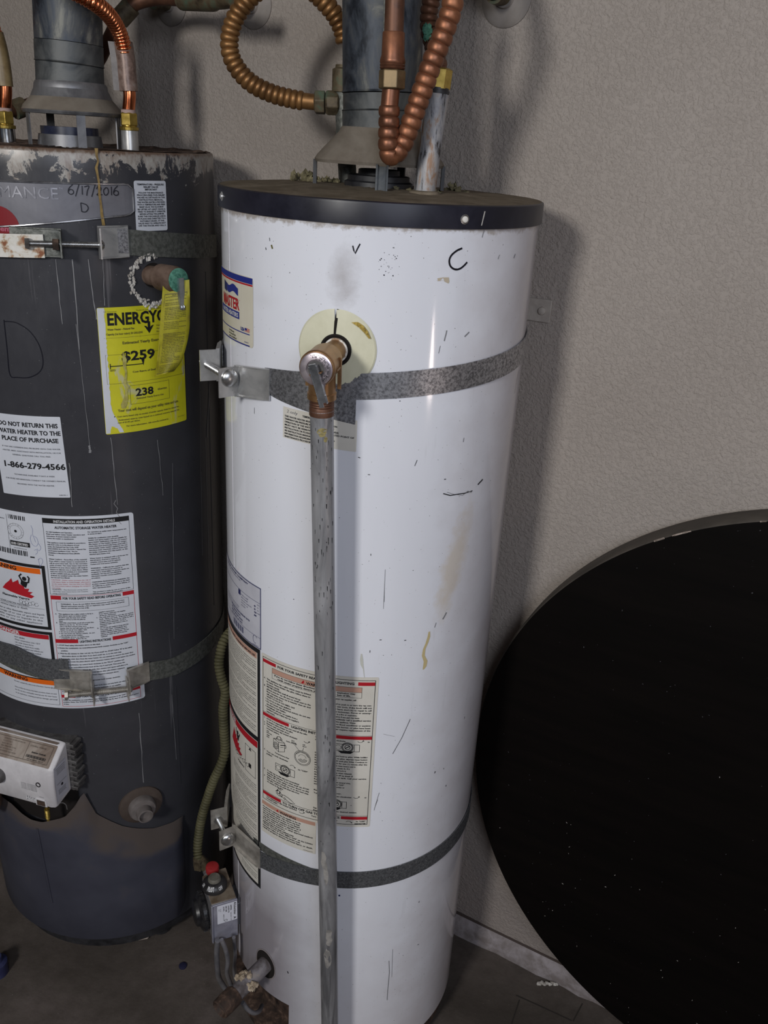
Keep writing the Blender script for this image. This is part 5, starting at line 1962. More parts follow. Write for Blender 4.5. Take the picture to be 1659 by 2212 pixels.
# shallow pressed creases down the right-hand side
mb = MB()
q = [(0.3687, 1.44), (0.3720, 1.20), (0.3760, 0.95), (0.3700, 0.76)]
for s in (0.345, 0.214):
    mb.arc(GT, s, s + 0.0022, 0.42 if s < 0.3 else 0.78, 1.44 if s > 0.3 else 0.66, -0.0005, 0.0006, 1)
mb.build('crease', M['jacket_grey'], GH, smooth=None)

K['emblem'] = ink('dark_red_emblem', (0.20, 0.008, 0.014), 0.4)
gm = tank_map(GT, 0.0, 0.0, 0.0003)
# pressed silvery name plate
mb = MB()
top = [(-0.12, 1.5815), (-0.05, 1.5820), (0.02, 1.5828), (0.09, 1.5838), (0.15, 1.5845), (0.172, 1.5848), (0.1795, 1.5820), (0.1815, 1.5780)]
bot = [(-0.12, 1.5060), (-0.05, 1.5125), (0.02, 1.5200), (0.09, 1.5285), (0.15, 1.5358), (0.168, 1.5375), (0.1780, 1.5400), (0.1815, 1.5440)]
v = []
for (a, zt), (b, zb) in zip(top, bot):
    ss = a
    v += [P(GT, ss, zt, 0.0006), P(GT, ss, zb, 0.0006)]
# finer resampling
ts = np.linspace(-0.12, 0.1815, 44)
v = []
for s in ts:
    zt = float(np.interp(s, [q[0] for q in top], [q[1] for q in top]))
    zb = float(np.interp(s, [q[0] for q in bot], [q[1] for q in bot]))
    v += [P(GT, s, zt, 0.0010), P(GT, s, zb, 0.0010)]
mb.add(v, [(2 * i, 2 * i + 1, 2 * i + 3, 2 * i + 2) for i in range(len(ts) - 1)])
M['name_plate'] = mottled('silver_grey_name_plate', [(0.3, (0.125, 0.125, 0.145)), (0.7, (0.185, 0.185, 0.21))], 8, (0.35, 0.5), 0.3, dist=0.4)
plate = mb.build('name_plate', M['name_plate'], GH, smooth=None)
mb = MB()
path = [P(GT, s, float(np.interp(s, [q[0] for q in top], [q[1] for q in top])) - 0.0012, 0.0012) for s in ts]
path += [P(GT, s, float(np.interp(s, [q[0] for q in bot], [q[1] for q in bot])) + 0.0012, 0.0012) for s in ts[::-1]]
mb.tube(path, 0.0016, 8)
K['plate_edge'] = mottled('bright_plate_edge', [(0.3, (0.20, 0.20, 0.22)), (0.7, (0.42, 0.42, 0.44))], 30, (0.2, 0.35), 0.8)
mb.build('plate_rim', K['plate_edge'], plate)
K['emboss'] = mottled('embossed_letter', [(0.3, (0.20, 0.20, 0.23)), (0.7, (0.36, 0.36, 0.40))], 40, (0.25, 0.4), 0.6)
gmp = tank_map(GT, 0.0, 0.0, 0.0012)
pr = Print(gmp, 6)
pr.text('PERFORMANCE', 73.5, -1559.5, 15.8, 'emboss', 172, False, 'r')
pr.text('TM', 74.5, -1573.5, 2.5, 'emboss', 5)
pr.build('raised_lettering', plate)
pr = Print(gmp)
pr.disc(-16.5, -1516, 31, 'emblem', 1, n=40)
pr.text('Rheem', -17, -1511.5, 7, 'pinkish', 38, True, 'c')
pr.build('red_emblem', plate)


def stroke(pr, segs, x, y, k, t, c='marker'):
    for sg in segs:
        if len(sg) > 2:
            q, _ = spline([(x + a * k, y + b * k, 0) for a, b in sg], max(6, len(sg) * 5))
            pr.line([(a[0], a[1]) for a in q], t, c, 3)
        else:
            pr.line([(x + a * k, y + b * k) for a, b in sg], t, c, 3)


HW = {'6': [[(5, -10), (1, -6), (0, -2), (2, 0), (5, -1), (5, -4), (2, -5), (0.4, -3)]], '/': [[(0, 2), (5, -12)]], '1': [[(2, -9), (1.6, 0)]], '7': [[(0, -8), (5, -9), (3, -4), (2, 1)]],
      '2': [[(0, -6), (2, -9), (5, -7), (3, -3), (0, 0), (6, -0.5)]], '0': [[(3, -8), (0.5, -5), (1, -1), (3, 0), (5.5, -3), (5, -7), (3, -8)]], 'D': [[(0, -10), (0.4, 0)], [(0, -10), (6, -8), (8, -4), (5, 0), (0.4, 0)]]}
pr = Print(gmp)
x = 87
for ch in '6/17/2016':
    stroke(pr, HW[ch], x, -1567.5, 1.35, 1.3)
    x += {'1': 5.5, '/': 7.5}.get(ch, 9.6)
stroke(pr, HW['D'], 103, -1543.5, 1.25, 1.3)
pr.build('marker_date', plate)
pr = Print(gm)
dq = [(-0.0262, 1.3795), (-0.0266, 1.335), (-0.0269, 1.2932), (-0.0149, 1.2897), (0.0043, 1.291), (0.0219, 1.3015), (0.028, 1.3188), (0.0242, 1.3442), (0.0121, 1.3646), (-0.0053, 1.3758), (-0.0180, 1.3775), (-0.0262, 1.3768)]
q, _ = spline([(a * 1000, -b * 1000, 0) for a, b in dq], 70)
pr.line([(a[0], a[1]) for a in q], 1.5, 'marker')
pr.build('marker_writing', GH)

# rust drip down from the top edge across the plate
K['drip_rust'] = mottled('yellow_brown_drip', [(0.3, (0.16, 0.10, 0.03)), (0.7, (0.30, 0.20, 0.06))], 60, (0.3, 0.5))
K['drip_grey'] = ink('pale_drip', (0.22, 0.22, 0.23), 0.5)
pr = Print(tank_map(GT, 0.0, 0.0, 0.0024))


def drip2(pts, ws, c):
    q = [on_tank(x, y, GT) for x, y in pts]
    v = []
    for (s, z), w in zip(q, ws):
        v += [pr.map(s * 1000 - w / 2, -z * 1000, 1), pr.map(s * 1000 + w / 2, -z * 1000, 1)]
    pr.mb.add(v, [(2 * i, 2 * i + 1, 2 * i + 3, 2 * i + 2) for i in range(len(q) - 1)], pr.ci(c))


drip2([(207, 320), (208, 335), (211, 348), (207, 362), (210, 378), (213, 395), (214, 420), (217, 440), (219, 462), (223, 486)], [5, 3.4, 2.6, 4, 3.2, 3, 3.6, 3.2, 4.2, 4.6], 'drip_rust')
pr.build('rust_drip', GH)
pr = Print(tank_map(GT, 0.0, 0.0, 0.0004))
for x0, y0, x1, y1, w in ((121, 560, 134, 700, 1.2), (156, 560, 172, 755, 1.6), (190, 560, 208, 690, 1.6), (222, 560, 226, 660, 1.0), (165, 700, 195, 975, 0.8), (239, 945, 254, 1090, 1.2), (340, 950, 352, 1070, 1.0), (452, 830, 447, 945, 3.5), (443, 945, 452, 1250, 1.2), (371, 1500, 380, 1640, 1.0), (372, 1000, 376, 1380, 1.0), (300, 1540, 310, 1690, 1.6), (150, 1000, 156, 1095, 1.0), (430, 760, 436, 1200, 0.7), (193, 962, 195, 978, 4.0)):
    n_ = 9
    pts = [(x0 + (x1 - x0) * i / n_ + random.uniform(-0.8, 0.8), y0 + (y1 - y0) * i / n_) for i in range(n_ + 1)]
    drip2(pts, [max(0.4, w * random.uniform(0.5, 1.2)) for _ in pts], 'drip_grey')
pts = [(250, 1080), (246, 1088), (254, 1098), (251, 1106), (258, 1116), (252, 1122), (262, 1132)]
drip2(pts, [1.2] * 7, 'drip_grey')
pr.build('water_marks', GH)['kind'] = 'stuff'

# relief notice (small white)
mp = tank_map(GT, 0.1841, 1.5888, 0.0006)
lb = sheet('relief_notice', mp, 57.5, 73.5, M['paper_white'], GH, 3)
pr = Print(mp)
pr.text('TEMPERATURE - PRESSURE', 28.7, 6.5, 2.4, 'black', 48, True, 'c')
pr.text('RELIEF VALVE', 28.7, 10.2, 2.4, 'black', 26, True, 'c')
pr.text('IMPORTANT', 28.7, 13.8, 2.4, 'black', 22, True, 'c')
for i, q in enumerate(['FOLLOW THE MAINTENANCE', 'PROCEDURES FOR RELIEF', 'VALVES AS DETAILED IN THE', 'INSTRUCTION MANUAL.', 'THIS WATER HEATER IS PROVIDED', 'WITH A TEMPERATURE AND PRESS', 'RELIEF VALVE. THE VALVE MUST', 'BE LIFTED AT LEAST ONCE A', 'YEAR TO ENSURE IT OPERATES', 'BEFORE LIFTING THE LEVER BE', 'SURE THE DISCHARGE LINE IS', 'IN PLACE AND DIRECTED TO A', 'SUITABLE DRAIN. IF THE', 'VALVE FAILS TO OPERATE SHUT', 'OFF THE WATER AND CALL A']):
    pr.text(q, 28.7, 18.3 + i * 3.45, 2.1, 'black', 50 if i % 3 else 44, True, 'c')
pr.build('print', lb)

# yellow energy label, stained and running
mp = tank_map(GT, 0.1140, 1.4014, 0.0006)
lb = sheet('energy_label', mp, 154, 207.5, M['yellow_label'], GH, 3)
mb = MB()
v = []
random.seed(12)
N_ = 60
for i in range(N_ + 1):
    y = 207 * i / N_
    w_ = 11.5 + random.uniform(-0.8, 0.8) + max(0, (y - 165) * 0.45) * (1 if y < 205 else 1)
    v += [mp(0.6, min(y + 0.6, 206), 1), mp(w_, min(y + 0.6, 206), 1)]
mb.add(v, [(2 * i, 2 * i + 1, 2 * i + 3, 2 * i + 2) for i in range(N_)])
mb.build('faded_edge', M['paper_white'], lb, smooth=None)
pr = Print(mp)
pr.text('U.S. Government', 10, 7.5, 2.0, 'brown', 20, False)
pr.text('Federal law prohibits removal of this label', 62, 7.5, 2.0, 'brown', 80, False)
pr.text('ENERGYGUIDE', 14, 27.5, 18.0, 'black', 150, True)
pr.rect(80.5, 26, 4.6, 12, 'black', 2)
pr.poly([(74, 32), (78, 33), (82.8, 38), (87.5, 33), (91.5, 32), (82.8, 45)], 'black', 2)
pr.text('Water Heater - Natural Gas', 14, 36.0, 3.0, 'brown', 43, True)
pr.text('Capacity (1st hour rating): 50 GALLONS', 12, 43.5, 3.0, 'brown', 59, True)
pr.text('Make(s)', 96, 35, 2.6, 'brown')
pr.text('Model(s)', 96, 40, 2.6, 'brown')
pr.text('Rheem', 96, 45, 2.6, 'brown')
pr.rect(8, 48, 140, 0.4, 'brown')
pr.text('Estimated Yearly Energy Cost', 36, 59, 4.2, 'brown', 84, True)
pr.text('$259', 33, 86, 14.5, 'black', 58, True)
pr.frame(8, 75, 143, 48, 0.5, 'brown')
pr.rect(14, 93, 56, 1.5, 'black')
pr.rect(14, 89.5, 1.4, 8.5, 'black')
pr.poly([(66, 86), (72, 86), (69.5, 97)], 'black')
pr.poly([(34, 86), (42, 86), (38, 92)], 'black')
pr.text('$253', 14, 101.5, 2.8, 'brown', None, True)
pr.text('Cost Range of Similar Models', 50, 107, 2.9, 'brown', 62, True)
pr.frame(43.5, 128, 73, 32, 0.6, 'brown')
pr.text('238', 53, 146.5, 12, 'black', 32, True)
pr.text('therms', 93, 142, 3.4, 'brown', 18, True)
pr.text('Estimated Yearly Energy Use', 54, 152, 2.6, 'brown', 50, True)
pr.text('Your cost will depend on your utility rates and use.', 22, 170.5, 4.4, 'brown', 113, True)
pr.disc(16, 178, 1.0, 'black')
pr.text('Cost range based only on models of similar capacity fueled by natural gas.', 20, 179.5, 2.4, 'brown', 116, True)
pr.text('Estimated energy cost based on a national average natural gas', 22, 185.5, 2.4, 'brown', 114, True)
pr.text('cost of $1.05 per therm.', 20, 190, 2.4, 'brown', 38, True)
pr.text('For more information, visit www.ftc.gov/energy.', 34, 197, 2.4, 'brown', 78, True)
pr.text('AP17244-1', 132, 198, 1.8, 'brown', 18)
pr.build('print', lb)
K['lab_glue'] = mottled('wrinkled_glue_run', [(0.3, (0.30, 0.26, 0.06)), (0.7, (0.52, 0.48, 0.14))], 90, (0.3, 0.5))
pr = Print(tank_map(GT, 0.1140, 1.4014, 0.0012))
for pts, c in (([(36, 72, 2), (38, 84, 7), (37, 96, 5), (39, 104, 3), (38, 112, 4), (36, 122, 5), (39, 130, 5), (37, 140, 4), (36, 148, 7), (32, 158, 10), (31, 165, 6)], 'lab_glue'),):
    v = []
    for x, y, w_ in pts:
        v += [pr.map(x - w_ / 2, y, 2), pr.map(x + w_ / 2, y, 2)]
    pr.mb.add(v, [(2 * i, 2 * i + 1, 2 * i + 3, 2 * i + 2) for i in range(len(pts) - 1)], pr.ci(c))
pr.build('glue_run', lb)

# white do-not-return label
mp = tank_map(GT, -0.069, 1.2272, 0.0006, slope=0.0)
mp2 = lambda x, y, lev: tank_map(GT, -0.069 + 0.0, 1.2272, 0.0006)(x + y * 0.030, y, lev)
lb = sheet('return_notice', mp2, 114.5, 141, M['paper_white'], GH, 1.5)
pr = Print(mp2)
for i, (q, w_) in enumerate((('DO NOT RETURN THIS', 98), ('WATER HEATER TO THE', 104), ('PLACE OF PURCHASE', 94))):
    pr.text(q, 60, 19 + i * 12.7, 7.0, 'black', w_, True, 'c')
for i, (q, w_) in enumerate((('IF YOU ARE EXPERIENCING PROBLEMS WITH THIS WATER', 97), ('HEATER, NEED ASSISTANCE WITH INSTALLATION, OR FOR', 97), ('GENERAL QUESTIONS CALL TOLL FREE:', 64))):
    pr.text(q, 60, 56.5 + i * 6.6, 2.2, 'black', w_, False, 'c')
pr.text('1-866-279-4566', 60.5, 91, 9.6, 'black', 105, True, 'c')
for i, (q, w_) in enumerate((('TECHNICIANS AVAILABLE 7 DAYS A WEEK', 68), ('FOR MORE INFORMATION, CONSULT THE OWNER\'S MANUAL', 101), ('PROVIDED WITH THE WATER HEATER', 62))):
    pr.text(q, 60, 104.5 + i * 8.3, 2.3, 'black', w_, False, 'c')
pr.text('AS82781-1', 97, 137.5, 1.9, 'black', 14)
pr.build('print', lb)

# the large wrap-round instruction label
S0, Z1 = -0.142, 1.0579


def big_map(x, y, lev):
    # the sheet was stuck on slightly out of square
    dz = -0.009 * (x / 292)
    dzb = dz + (0.006 - 0.0) * (y / 412) * (x / 292) * 0.0
    return P(GT, S0 + x / 1000 - 0.00 * y / 1000, Z1 - y / 1000 * (1 - 0.016 * x / 292) + dz * (1 - y / 412) - 0.0 * y, 0.0006 + lev * 0.00028)


lb = sheet('instruction_label', lambda x, y, l: big_map(x - 90, y, l), 382, 402, M['paper_white'], GH, 5)
pr = Print(big_map)
X0, X1 = 141.5, 284
pr.rect(X0, 5.5, X1 - X0, 9.5, 'black')
pr.text('INSTALLATION AND OPERATION DETAILS', 160, 13.0, 4.5, 'white', 100, True, lev=3)
pr.frame(X0, 5.5, X1 - X0, 150, 0.6, 'black')
pr.text('AUTOMATIC STORAGE WATER HEATER', 161, 24.8, 4.6, 'black', 101, True)
LA = ['For Safe Installation and Operation -', 'Read and follow water heater warnings and', 'instructions. If owners manual is missing', 'contact the retailer or manufacturer.', '',
      'This appliance must be installed in accordance', 'with local codes or, in the absence of local', 'codes, the National Fuel Gas Code, ANSI', 'Z223.1/NFPA 54 or the CSA B149.1, Natural Gas', 'and Propane Installation Code.  Not for', 'installation in Manufactured Home (Mobile', 'Home).', '',
      'Water Leakage - Regardless of the material', 'from which a water heater is constructed, it', 'will at some time leak, due to the corrosive', 'action of water. This water heater must not be', 'located in an area where leakage will result in', 'damage to adjacent area or lower floors. When', 'such area cannot be avoided, it is recommend-', 'ed that a suitable catch pan, adequately', 'drained, be installed under the water heater.', 'See Use and Care Manual.']


def column(lines, x, y, lh, h, w, c='black', bold=False):
    for i, q in enumerate(lines):
        if q:
            ww = pr.width(q, h, bold)
            pr.text(q, x, y + i * lh, h, c, w if ww > 0.84 * w else None, bold)


h_, lh_ = 2.05, 4.05
column(LA, 146, 32.5, lh_, h_, 63, 'black', True)
column(['CAUTION - Hotter water increases the risk of', 'scald injury. Refer to Scald Danger information', 'on the water heater. See Use and Care Manual', 'for instructions before changing the tempera-', 'ture setting.'], 146, 32.5 + 23.2 * lh_, lh_, h_, 66, 'red')
column(['WARNING - Any thermostat setting above', '120 F may cause severe burns and consume', 'energy unnecessarily.'], 146, 32.5 + 28.4 * lh_ * 0.985, lh_ * 0.95, h_, 60, 'black')
LB = ['For operation at outlet water temperatures not', 'in excess of 160 F.', '', 'Suitable for combination water (potable)', 'heating and space heating and not suitable for', 'space heating applications only. Do not connect', 'this heater to any heating system or compo-', 'nents that have previously been used with a', 'non-potable water heating appliance. Do not', 'introduce toxic chemicals, such as those used', 'for boiler treatment, into this heater, or the', 'attached space heating loop.', '',
      'Water heater is equipped with a single-use gas', 'shut-off device. If service is required, the', 'complete control valve must be replaced.', 'Contact your local service technician.', '', 'WARNING - California law requires that this', 'water heater must be braced, anchored, or', 'strapped to avoid falling or moving during an', 'earthquake. See Use and Care Manual for', 'information regarding correct installation', 'procedures.', '', 'CALIFORNIA PROPOSITION 65 WARNING: This', 'product contains chemicals known to the State', 'of California to cause cancer, birth defects, or', 'other reproductive harm.', '', 'This product is made by one or more of the', 'following patents. Other patents pending.']
column(LB, 214, 31.5, 4.0, h_, 64, 'black', True)
# safety section
pr.frame(X0, 157.5, X1 - X0, 240, 0.7, 'red')
pr.rect(X0, 157.5, 18, 8.0, 'red', 2)
pr.rect(264, 157.5, X1 - 264, 8.0, 'red', 2)
pr.text('FOR YOUR SAFETY READ BEFORE OPERATING', 162, 164.8, 4.6, 'black', 99, True)
pr.frame(150, 170, 124, 19, 0.5, 'black')
column(['WARNING:  If you do not follow these instructions and the Use & Care', 'Manual instructions exactly, a fire or explosion may result causing property', 'damage, personal injury or loss of life.'], 158, 175.5, 4.1, 2.1, 108, 'black', True)
LC = ['This appliance has a pilot which is lit by a', 'piezo-electric spark gas ignition system.', 'Do NOT open the inner door of this', 'appliance and try to light the pilot by', 'hand.', 'BEFORE LIGHTING smell all around the', 'appliance area for gas.  Be sure to smell', 'next to the floor because some gas is', 'heavier than air and will settle on the floor.', 'WHAT TO DO IF YOU SMELL GAS:', ' Do not try to light any appliance.', ' Do not touch any electric switch;  do not', ' use any phone in your building.', ' Immediately call your gas supplier from', ' a neighbor\'s phone.  Follow the gas']
column(LC, 152, 196, 3.72, 2.05, 59, 'black', True)
for k, q in ((0, 'A.'), (5, 'B.')):
    pr.text(q, 146.5, 196 + k * 3.72, 2.0, 'black', None, True)
for k in (10, 11, 13):
    pr.disc(150.5, 195.2 + k * 3.72, 0.8, 'black')
LD = ['supplier\'s instructions.', 'If you cannot reach your gas supplier,', 'call the fire department.', 'Use only your hand to turn the gas control', 'knob.  Never use tools.  If the knob will not', 'turn by hand, don\'t try to repair it, call a', 'qualified service technician.  Force or', 'attempted repair may result in a fire or', 'explosion.', 'Do not use this appliance if any part has', 'been under water.  Immediately call a', 'qualified installer or service agency to', 'replace a flooded water heater.  Do not', 'attempt to repair the unit! It must be', 'replaced!']
column(LD, 221, 194.5, 3.75, 2.05, 59, 'black', True)
for k, q in ((3, 'C.'), (9, 'D.')):
    pr.text(q, 216, 194.5 + k * 3.75, 2.0, 'black', None, True)
pr.rect(X0, 248.5, 40, 8.0, 'red', 2)
pr.rect(241, 248.5, X1 - 241, 8.0, 'red', 2)
pr.text('LIGHTING INSTRUCTIONS', 184, 255.8, 4.6, 'black', 54, True)
LE = ['1. STOP! Read safety information above on this label.', '2. Rotate the combination gas control/thermostat knob counter clockwise to the "OFF"', '   position.', '3. Wait five (5) minutes to clear out any gas. If you smell gas, STOP! Follow "B" in the safety', '   information above on this label. If you don\'t smell gas, go to the next step.', '4. Remove the outer door from the water heater. Do not attempt to remove the inner door',
      '   assembly. Locate the piezo-electric spark generator button which is just below the window', '5. Turn the combination gas control knob clockwise to the "PILOT" position and', '   push the gas control/thermostat knob all the way in and hold. Then press the', '   spark generator button. Watch the sight glass window and repeat until pilot is lit', '   continue holding the knob for about one minute after pilot lighting sequence', '6. If the pilot does not light, repeat the lighting sequence attempts above.', '7. Replace the outer door on the heater.', '8. Rotate the combination gas control/thermostat knob counter clockwise', '   you need not push it in.', '   If the combination gas control/thermostat knob does not pop back out when', '   released, stop and immediately call a service technician or gas supplier.', '9. Set the combination gas control/thermostat knob to the desired setting.']
for i, q in enumerate(LE):
    pr.text(q, 144 if q[0] != ' ' else 147, 262.5 + i * 5.9 * (1.0 if i < 7 else 1.02), 2.35, 'black', min(pr.width(q, 2.35, True), 135), True)
pr.rect(X0, 371, 25, 6.5, 'red', 2)
pr.rect(254, 371, X1 - 254, 6.5, 'red', 2)
pr.text('TO TURN GAS OFF TO THE APPLIANCE', 170, 377, 4.4, 'black', 82, True)
column(['Rotate the combination gas control/thermostat knob counter clockwise to the "OFF"', 'position. Note: The "STATUS" indicator light will briefly stay lit, then go off after a short period', 'of time.'], 144, 384, 4.6, 2.2, 136, 'black', True)
# left columns: rating panel, warnings
pr.rect(76, 8, 0.5, 76, 'black')
for k in range(12):
    pr.rect(80 + k * 2.6 + (k % 3) * 0.6, 7.5 + (80 + k * 2.6) * 0.0, 0.9 + (k * 5 % 3) * 0.5, 8, 'black')
pr.ring(91, 38, 15, 0.6, 'grey', n=24)
pr.ring(91, 38, 11, 0.5, 'grey', n=20)
pr.disc(91, 38, 2.6, 'black', n=10)
for k, q in enumerate('INTERTEK TESTED  '):
    a = R(k * 21)
    pr.text(q, 91 + 12 * math.cos(a), 38 + 12 * math.sin(a), 2.2, 'grey', rot=k * 21 + 90)
pr.rect(78, 57, 37, 9.0, 'black', 1)
pr.text('AHRI CERTIFIED', 80, 63.8, 4.4, 'white', 32, True, lev=3)
pr.text('www.ahridirectory.org', 84, 71, 2.0, 'black', 24)
for k in range(24):
    pr.rect(44 + k * 2.7 + (k % 4) * 0.4, 74, 0.8 + (k * 7 % 4) * 0.45, 10, 'black')
pr.rect(113, 83, 8, 2.6, 'black')
column(['RHEEM SALES CO', 'MONTGOMERY ALABAMA', '', 'MODEL NUMBER', 'SERIAL NUMBER', '', 'INPUT RATE', '40,000 BTU/HR', '', 'MANIFOLD PRESS', '4.0 IN W.C.', 'RECOVERY', '40.4 G.P.H.'], 30, 14, 4.6, 2.1, 42, 'black')
# ballpoint scribbles
for sg in ([(121, 22), (123, 30), (122, 38), (124, 46), (126, 54)], [(120, 40), (117, 48), (119, 58), (125, 62), (130, 56), (129, 46), (124, 42)], [(131, 56), (134, 64), (130, 70), (127, 66)],
           [(122, 70), (126, 68), (127, 74), (123, 78)], [(127, 88), (132, 84), (135, 90), (131, 98), (128, 102)], [(127, 86), (129, 102)]):
    q, _ = spline([(a, b, 0) for a, b in sg], 20)
    pr.line([(a[0], a[1]) for a in q], 0.5, 'penblue')


def panel(x, y, w_, h_, t=6):
    pr.rect(x, y, w_, t, 'black')
    pr.rect(x, y + h_ - t, w_, t, 'black')
    pr.rect(x + w_ - t, y + t, t, h_ - 2 * t, 'black')
    pr.rect(x, y + t, t, h_ - 2 * t, 'black')


panel(-60, 99, 197, 131)
pr.rect(-53, 106, 181, 10.5, 'orange', 2)
pr.text('WARNING', 84, 114.6, 7.4, 'black', 62, True, 'r', lev=3)
fl = [(48, 158), (56, 148), (64, 141), (70, 134), (72, 142), (80, 137), (84, 134), (85, 142), (94, 146), (95, 150), (104, 149), (101, 155), (110, 155), (104, 160), (112, 163), (106, 168), (80, 166)]
pr.poly([(48, 158), (56, 148), (64, 141), (70, 134), (72, 142), (80, 137), (84, 134), (85, 142), (84, 165), (66, 162)], 'red', 2)
pr.poly([(84, 165), (85, 142), (94, 146), (95, 150), (104, 149), (101, 155), (110, 155), (104, 160), (112, 163), (106, 168)], 'red', 2)
pr.disc(96.5, 130, 4.2, 'black', 2, n=16)
pr.line([(92, 121), (87, 126), (91, 134), (97, 138), (104, 136), (106, 127), (103, 124)], 3.2, 'black', 2)
pr.poly([(90, 134), (103, 136), (98, 148), (93, 146), (88, 142)], 'black', 2)
pr.text('Flammable Vapors', 46, 172, 4.0, 'black', 56, True)
for k in range(6):
    pr.ring(84 + k * 6, 178 + (k % 2) * 2, 3.6, 0.5, 'black', 0, 320, n=10)
pr.text('FIRE AND EXPLOSION HAZARD', 100, 186, 3.4, 'black', 88, False, 'r')
pr.text('Can cause serious injury or death', 96, 192.5, 3.4, 'black', 86, False, 'r')
pr.rect(-50, 187.5, 178, 0.5, 'black')
for i, q in enumerate(['Do not store or use gasoline or other flammable vapors and liquids', 'in the vicinity. Storage of or use of gasoline or', 'other flammable vapors or liquids in the', 'vicinity of this or any other appliance']):
    pr.text(q, 127 - i * 2, 201 + i * 6.2, 3.2, 'black', 150 - 9 * i, False, 'r')
panel(-60, 235, 197, 110)
pr.rect(-53, 241.5, 183, 9.5, 'red', 2)
pr.text('DANGER', 72, 249.6, 7.0, 'white', 46, True, 'r', lev=3)
for i, q in enumerate(['HOT: BURN', 'Water temperature over 125 F', 'can cause severe burns', 'instantly or death from scalds.', 'Children, disabled and elderly are', 'at highest risk of being scalded.']):
    pr.text(q, 60, 258 + i * 5.6, 2.8, 'black', None, False)
pr.rect(-60, 341, 197, 10, 'orange', 2)
pr.text('WARNING', 78, 349.2, 7.0, 'black', 56, True, 'r', lev=3)
pr.frame(-60, 340, 197, 55, 0.6, 'black')
for i, q in enumerate(['This heater is equipped with a device to shut off the burner. Check the sight glass', '', 'Failure to follow the manual of the heater procedures shown can cause', 'fire. Do not store combustible materials near the water heater', 'to an explosion, causing property damage, personal']):
    if q:
        pr.text(q, 45, 358 + i * 6.6, 2.8, 'black', 88, False)
pr.build('print', lb)

# ---- relief valve on the grey tank: crusted port, stub, green cap, lever
mb = MB()
random.seed(41)
cs, cz = 0.2085, 1.4400
for k in range(90):
    a = R(75 + 235 * k / 90)
    rr = 0.037 + random.gauss(0, 0.0022)
    s = cs + rr * math.cos(a)
    z = cz + rr * 1.05 * math.sin(a)
    mb.ellipsoid(P(GT, s, z, 0.0006), random.uniform(.0015, .004), random.uniform(.001, .0025), random.uniform(.0015, .0045), 0, 6, 0.4)
mb.build('lime_crust', M['peel'], GH, smooth=None)['kind'] = 'stuff'
mb = MB()
v = [P(GT, cs + 0.001 + 0.0195 * math.cos(2 * PI * k / 32), 1.4475 + 0.0195 * math.sin(2 * PI * k / 32), 0.0006) for k in range(32)]
mb.add(v, [tuple(range(32))])
mb.build('port_hole_shade', M['void_shade'], GH, smooth=None)
n0, t0, u0 = frame(GT, 0.2085)
a = R(50)
ln_ = np.array([math.sin(a), -math.cos(a), 0.035])
ln_ /= np.linalg.norm(ln_)
lb0 = np.array(P(GT, 0.204, 1.4475, -0.004))
t = thing('relief_valve', 'brown relief valve with a green corroded cap on the grey tank', 'valve', tuple(lb0))
mb = MB()
M['valve_brown'] = mottled('brown_dusty_valve', [(0.3, (0.085, 0.05, 0.035)), (0.7, (0.19, 0.13, 0.10))], 30, (0.55, 0.8), 0.3)
mb.lathe(lb0, ln_, [(0, 0.0150), (0.030, 0.0158), (0.034, 0.0205), (0.070, 0.0205), (0.074, 0.018), (0.078, 0.0178)], 36)
mb.build('body', M['valve_brown'], t)
ce = lb0 + ln_ * 0.078
mb = MB()
mb.lathe(ce, ln_, [(0, 0.0178), (0.0012, 0.0182), (0.002, 0.017), (0.003, 0.010), (0.003, 0)], 36)
mb.build('corroded_cap', M['verdigris'], t)
mb = MB()
dn_ = np.array([0.02, 0, -1.0])
sd_ = np.cross(ln_, dn_)
mb.box(ce + ln_ * 0.0075 + dn_ * 0.020, sd_ * 0.0042, dn_ * 0.024, ln_ * 0.0006)
for sg in (-1, 1):
    mb.box(ce + ln_ * 0.0055 + dn_ * 0.020 + sd_ * 0.0042 * sg, sd_ * 0.0005, dn_ * 0.024, ln_ * 0.0026)
for sg in (-1, 1):
    mb.ellipsoid(ce + ln_ * 0.0080 + dn_ * 0.041 + sd_ * 0.0022 * sg, 0.0018, 0.0018, 0.0045, 0, 8)
mb.build('lever', M['lever'], t, smooth=None)
# yellow tag hung round it
tg = MB()
P_tag = [(-26, 2, 352), (0, 0, 0)]
prof = []
left = [(352, 612), (350, 640), (347, 680), (344, 720), (341, 760), (336, 800), (333, 814)]
right = [(409, 604), (410, 640), (410, 680), (409, 712), (403, 745), (392, 780), (376, 802)]
ql, _ = spline([(a_, b_, 0) for a_, b_ in left], 26)
qr, _ = spline([(a_, b_, 0) for a_, b_ in right], 26)
v = []
M_ = 8
depth0 = ce[1] - 0.006
for i in range(26):
    k = i / 25
    for jx in range(M_ + 1):
        w_ = jx / M_
        x_ = ql[i][0] * (1 - w_) + qr[i][0] * w_
        y_ = ql[i][1] * (1 - w_) + qr[i][1] * w_
        Yd = depth0 - 0.012 * math.sin(PI * w_) * (0.3 + 0.7 * k) + 0.010 * w_ + 0.008 * k * (1 - w_) + 0.0025 * math.sin(9 * k + 3 * w_)
        v.append(at_y(x_, y_, Yd))
f = []
for i in range(25):
    for jx in range(M_):
        a_ = i * (M_ + 1) + jx
        f.append((a_, a_ + 1, a_ + M_ + 2, a_ + M_ + 1))
v = [np.array(q) for q in v]
back = [q + np.array([0, 0.0006, 0]) for q in v]
nv = len(v)
f2 = f + [tuple(q + nv for q in fc[::-1]) for fc in f]
edge = [i * (M_ + 1) for i in range(26)], [i * (M_ + 1) + M_ for i in range(26)], list(range(M_ + 1)), [25 * (M_ + 1) + q for q in range(M_ + 1)]
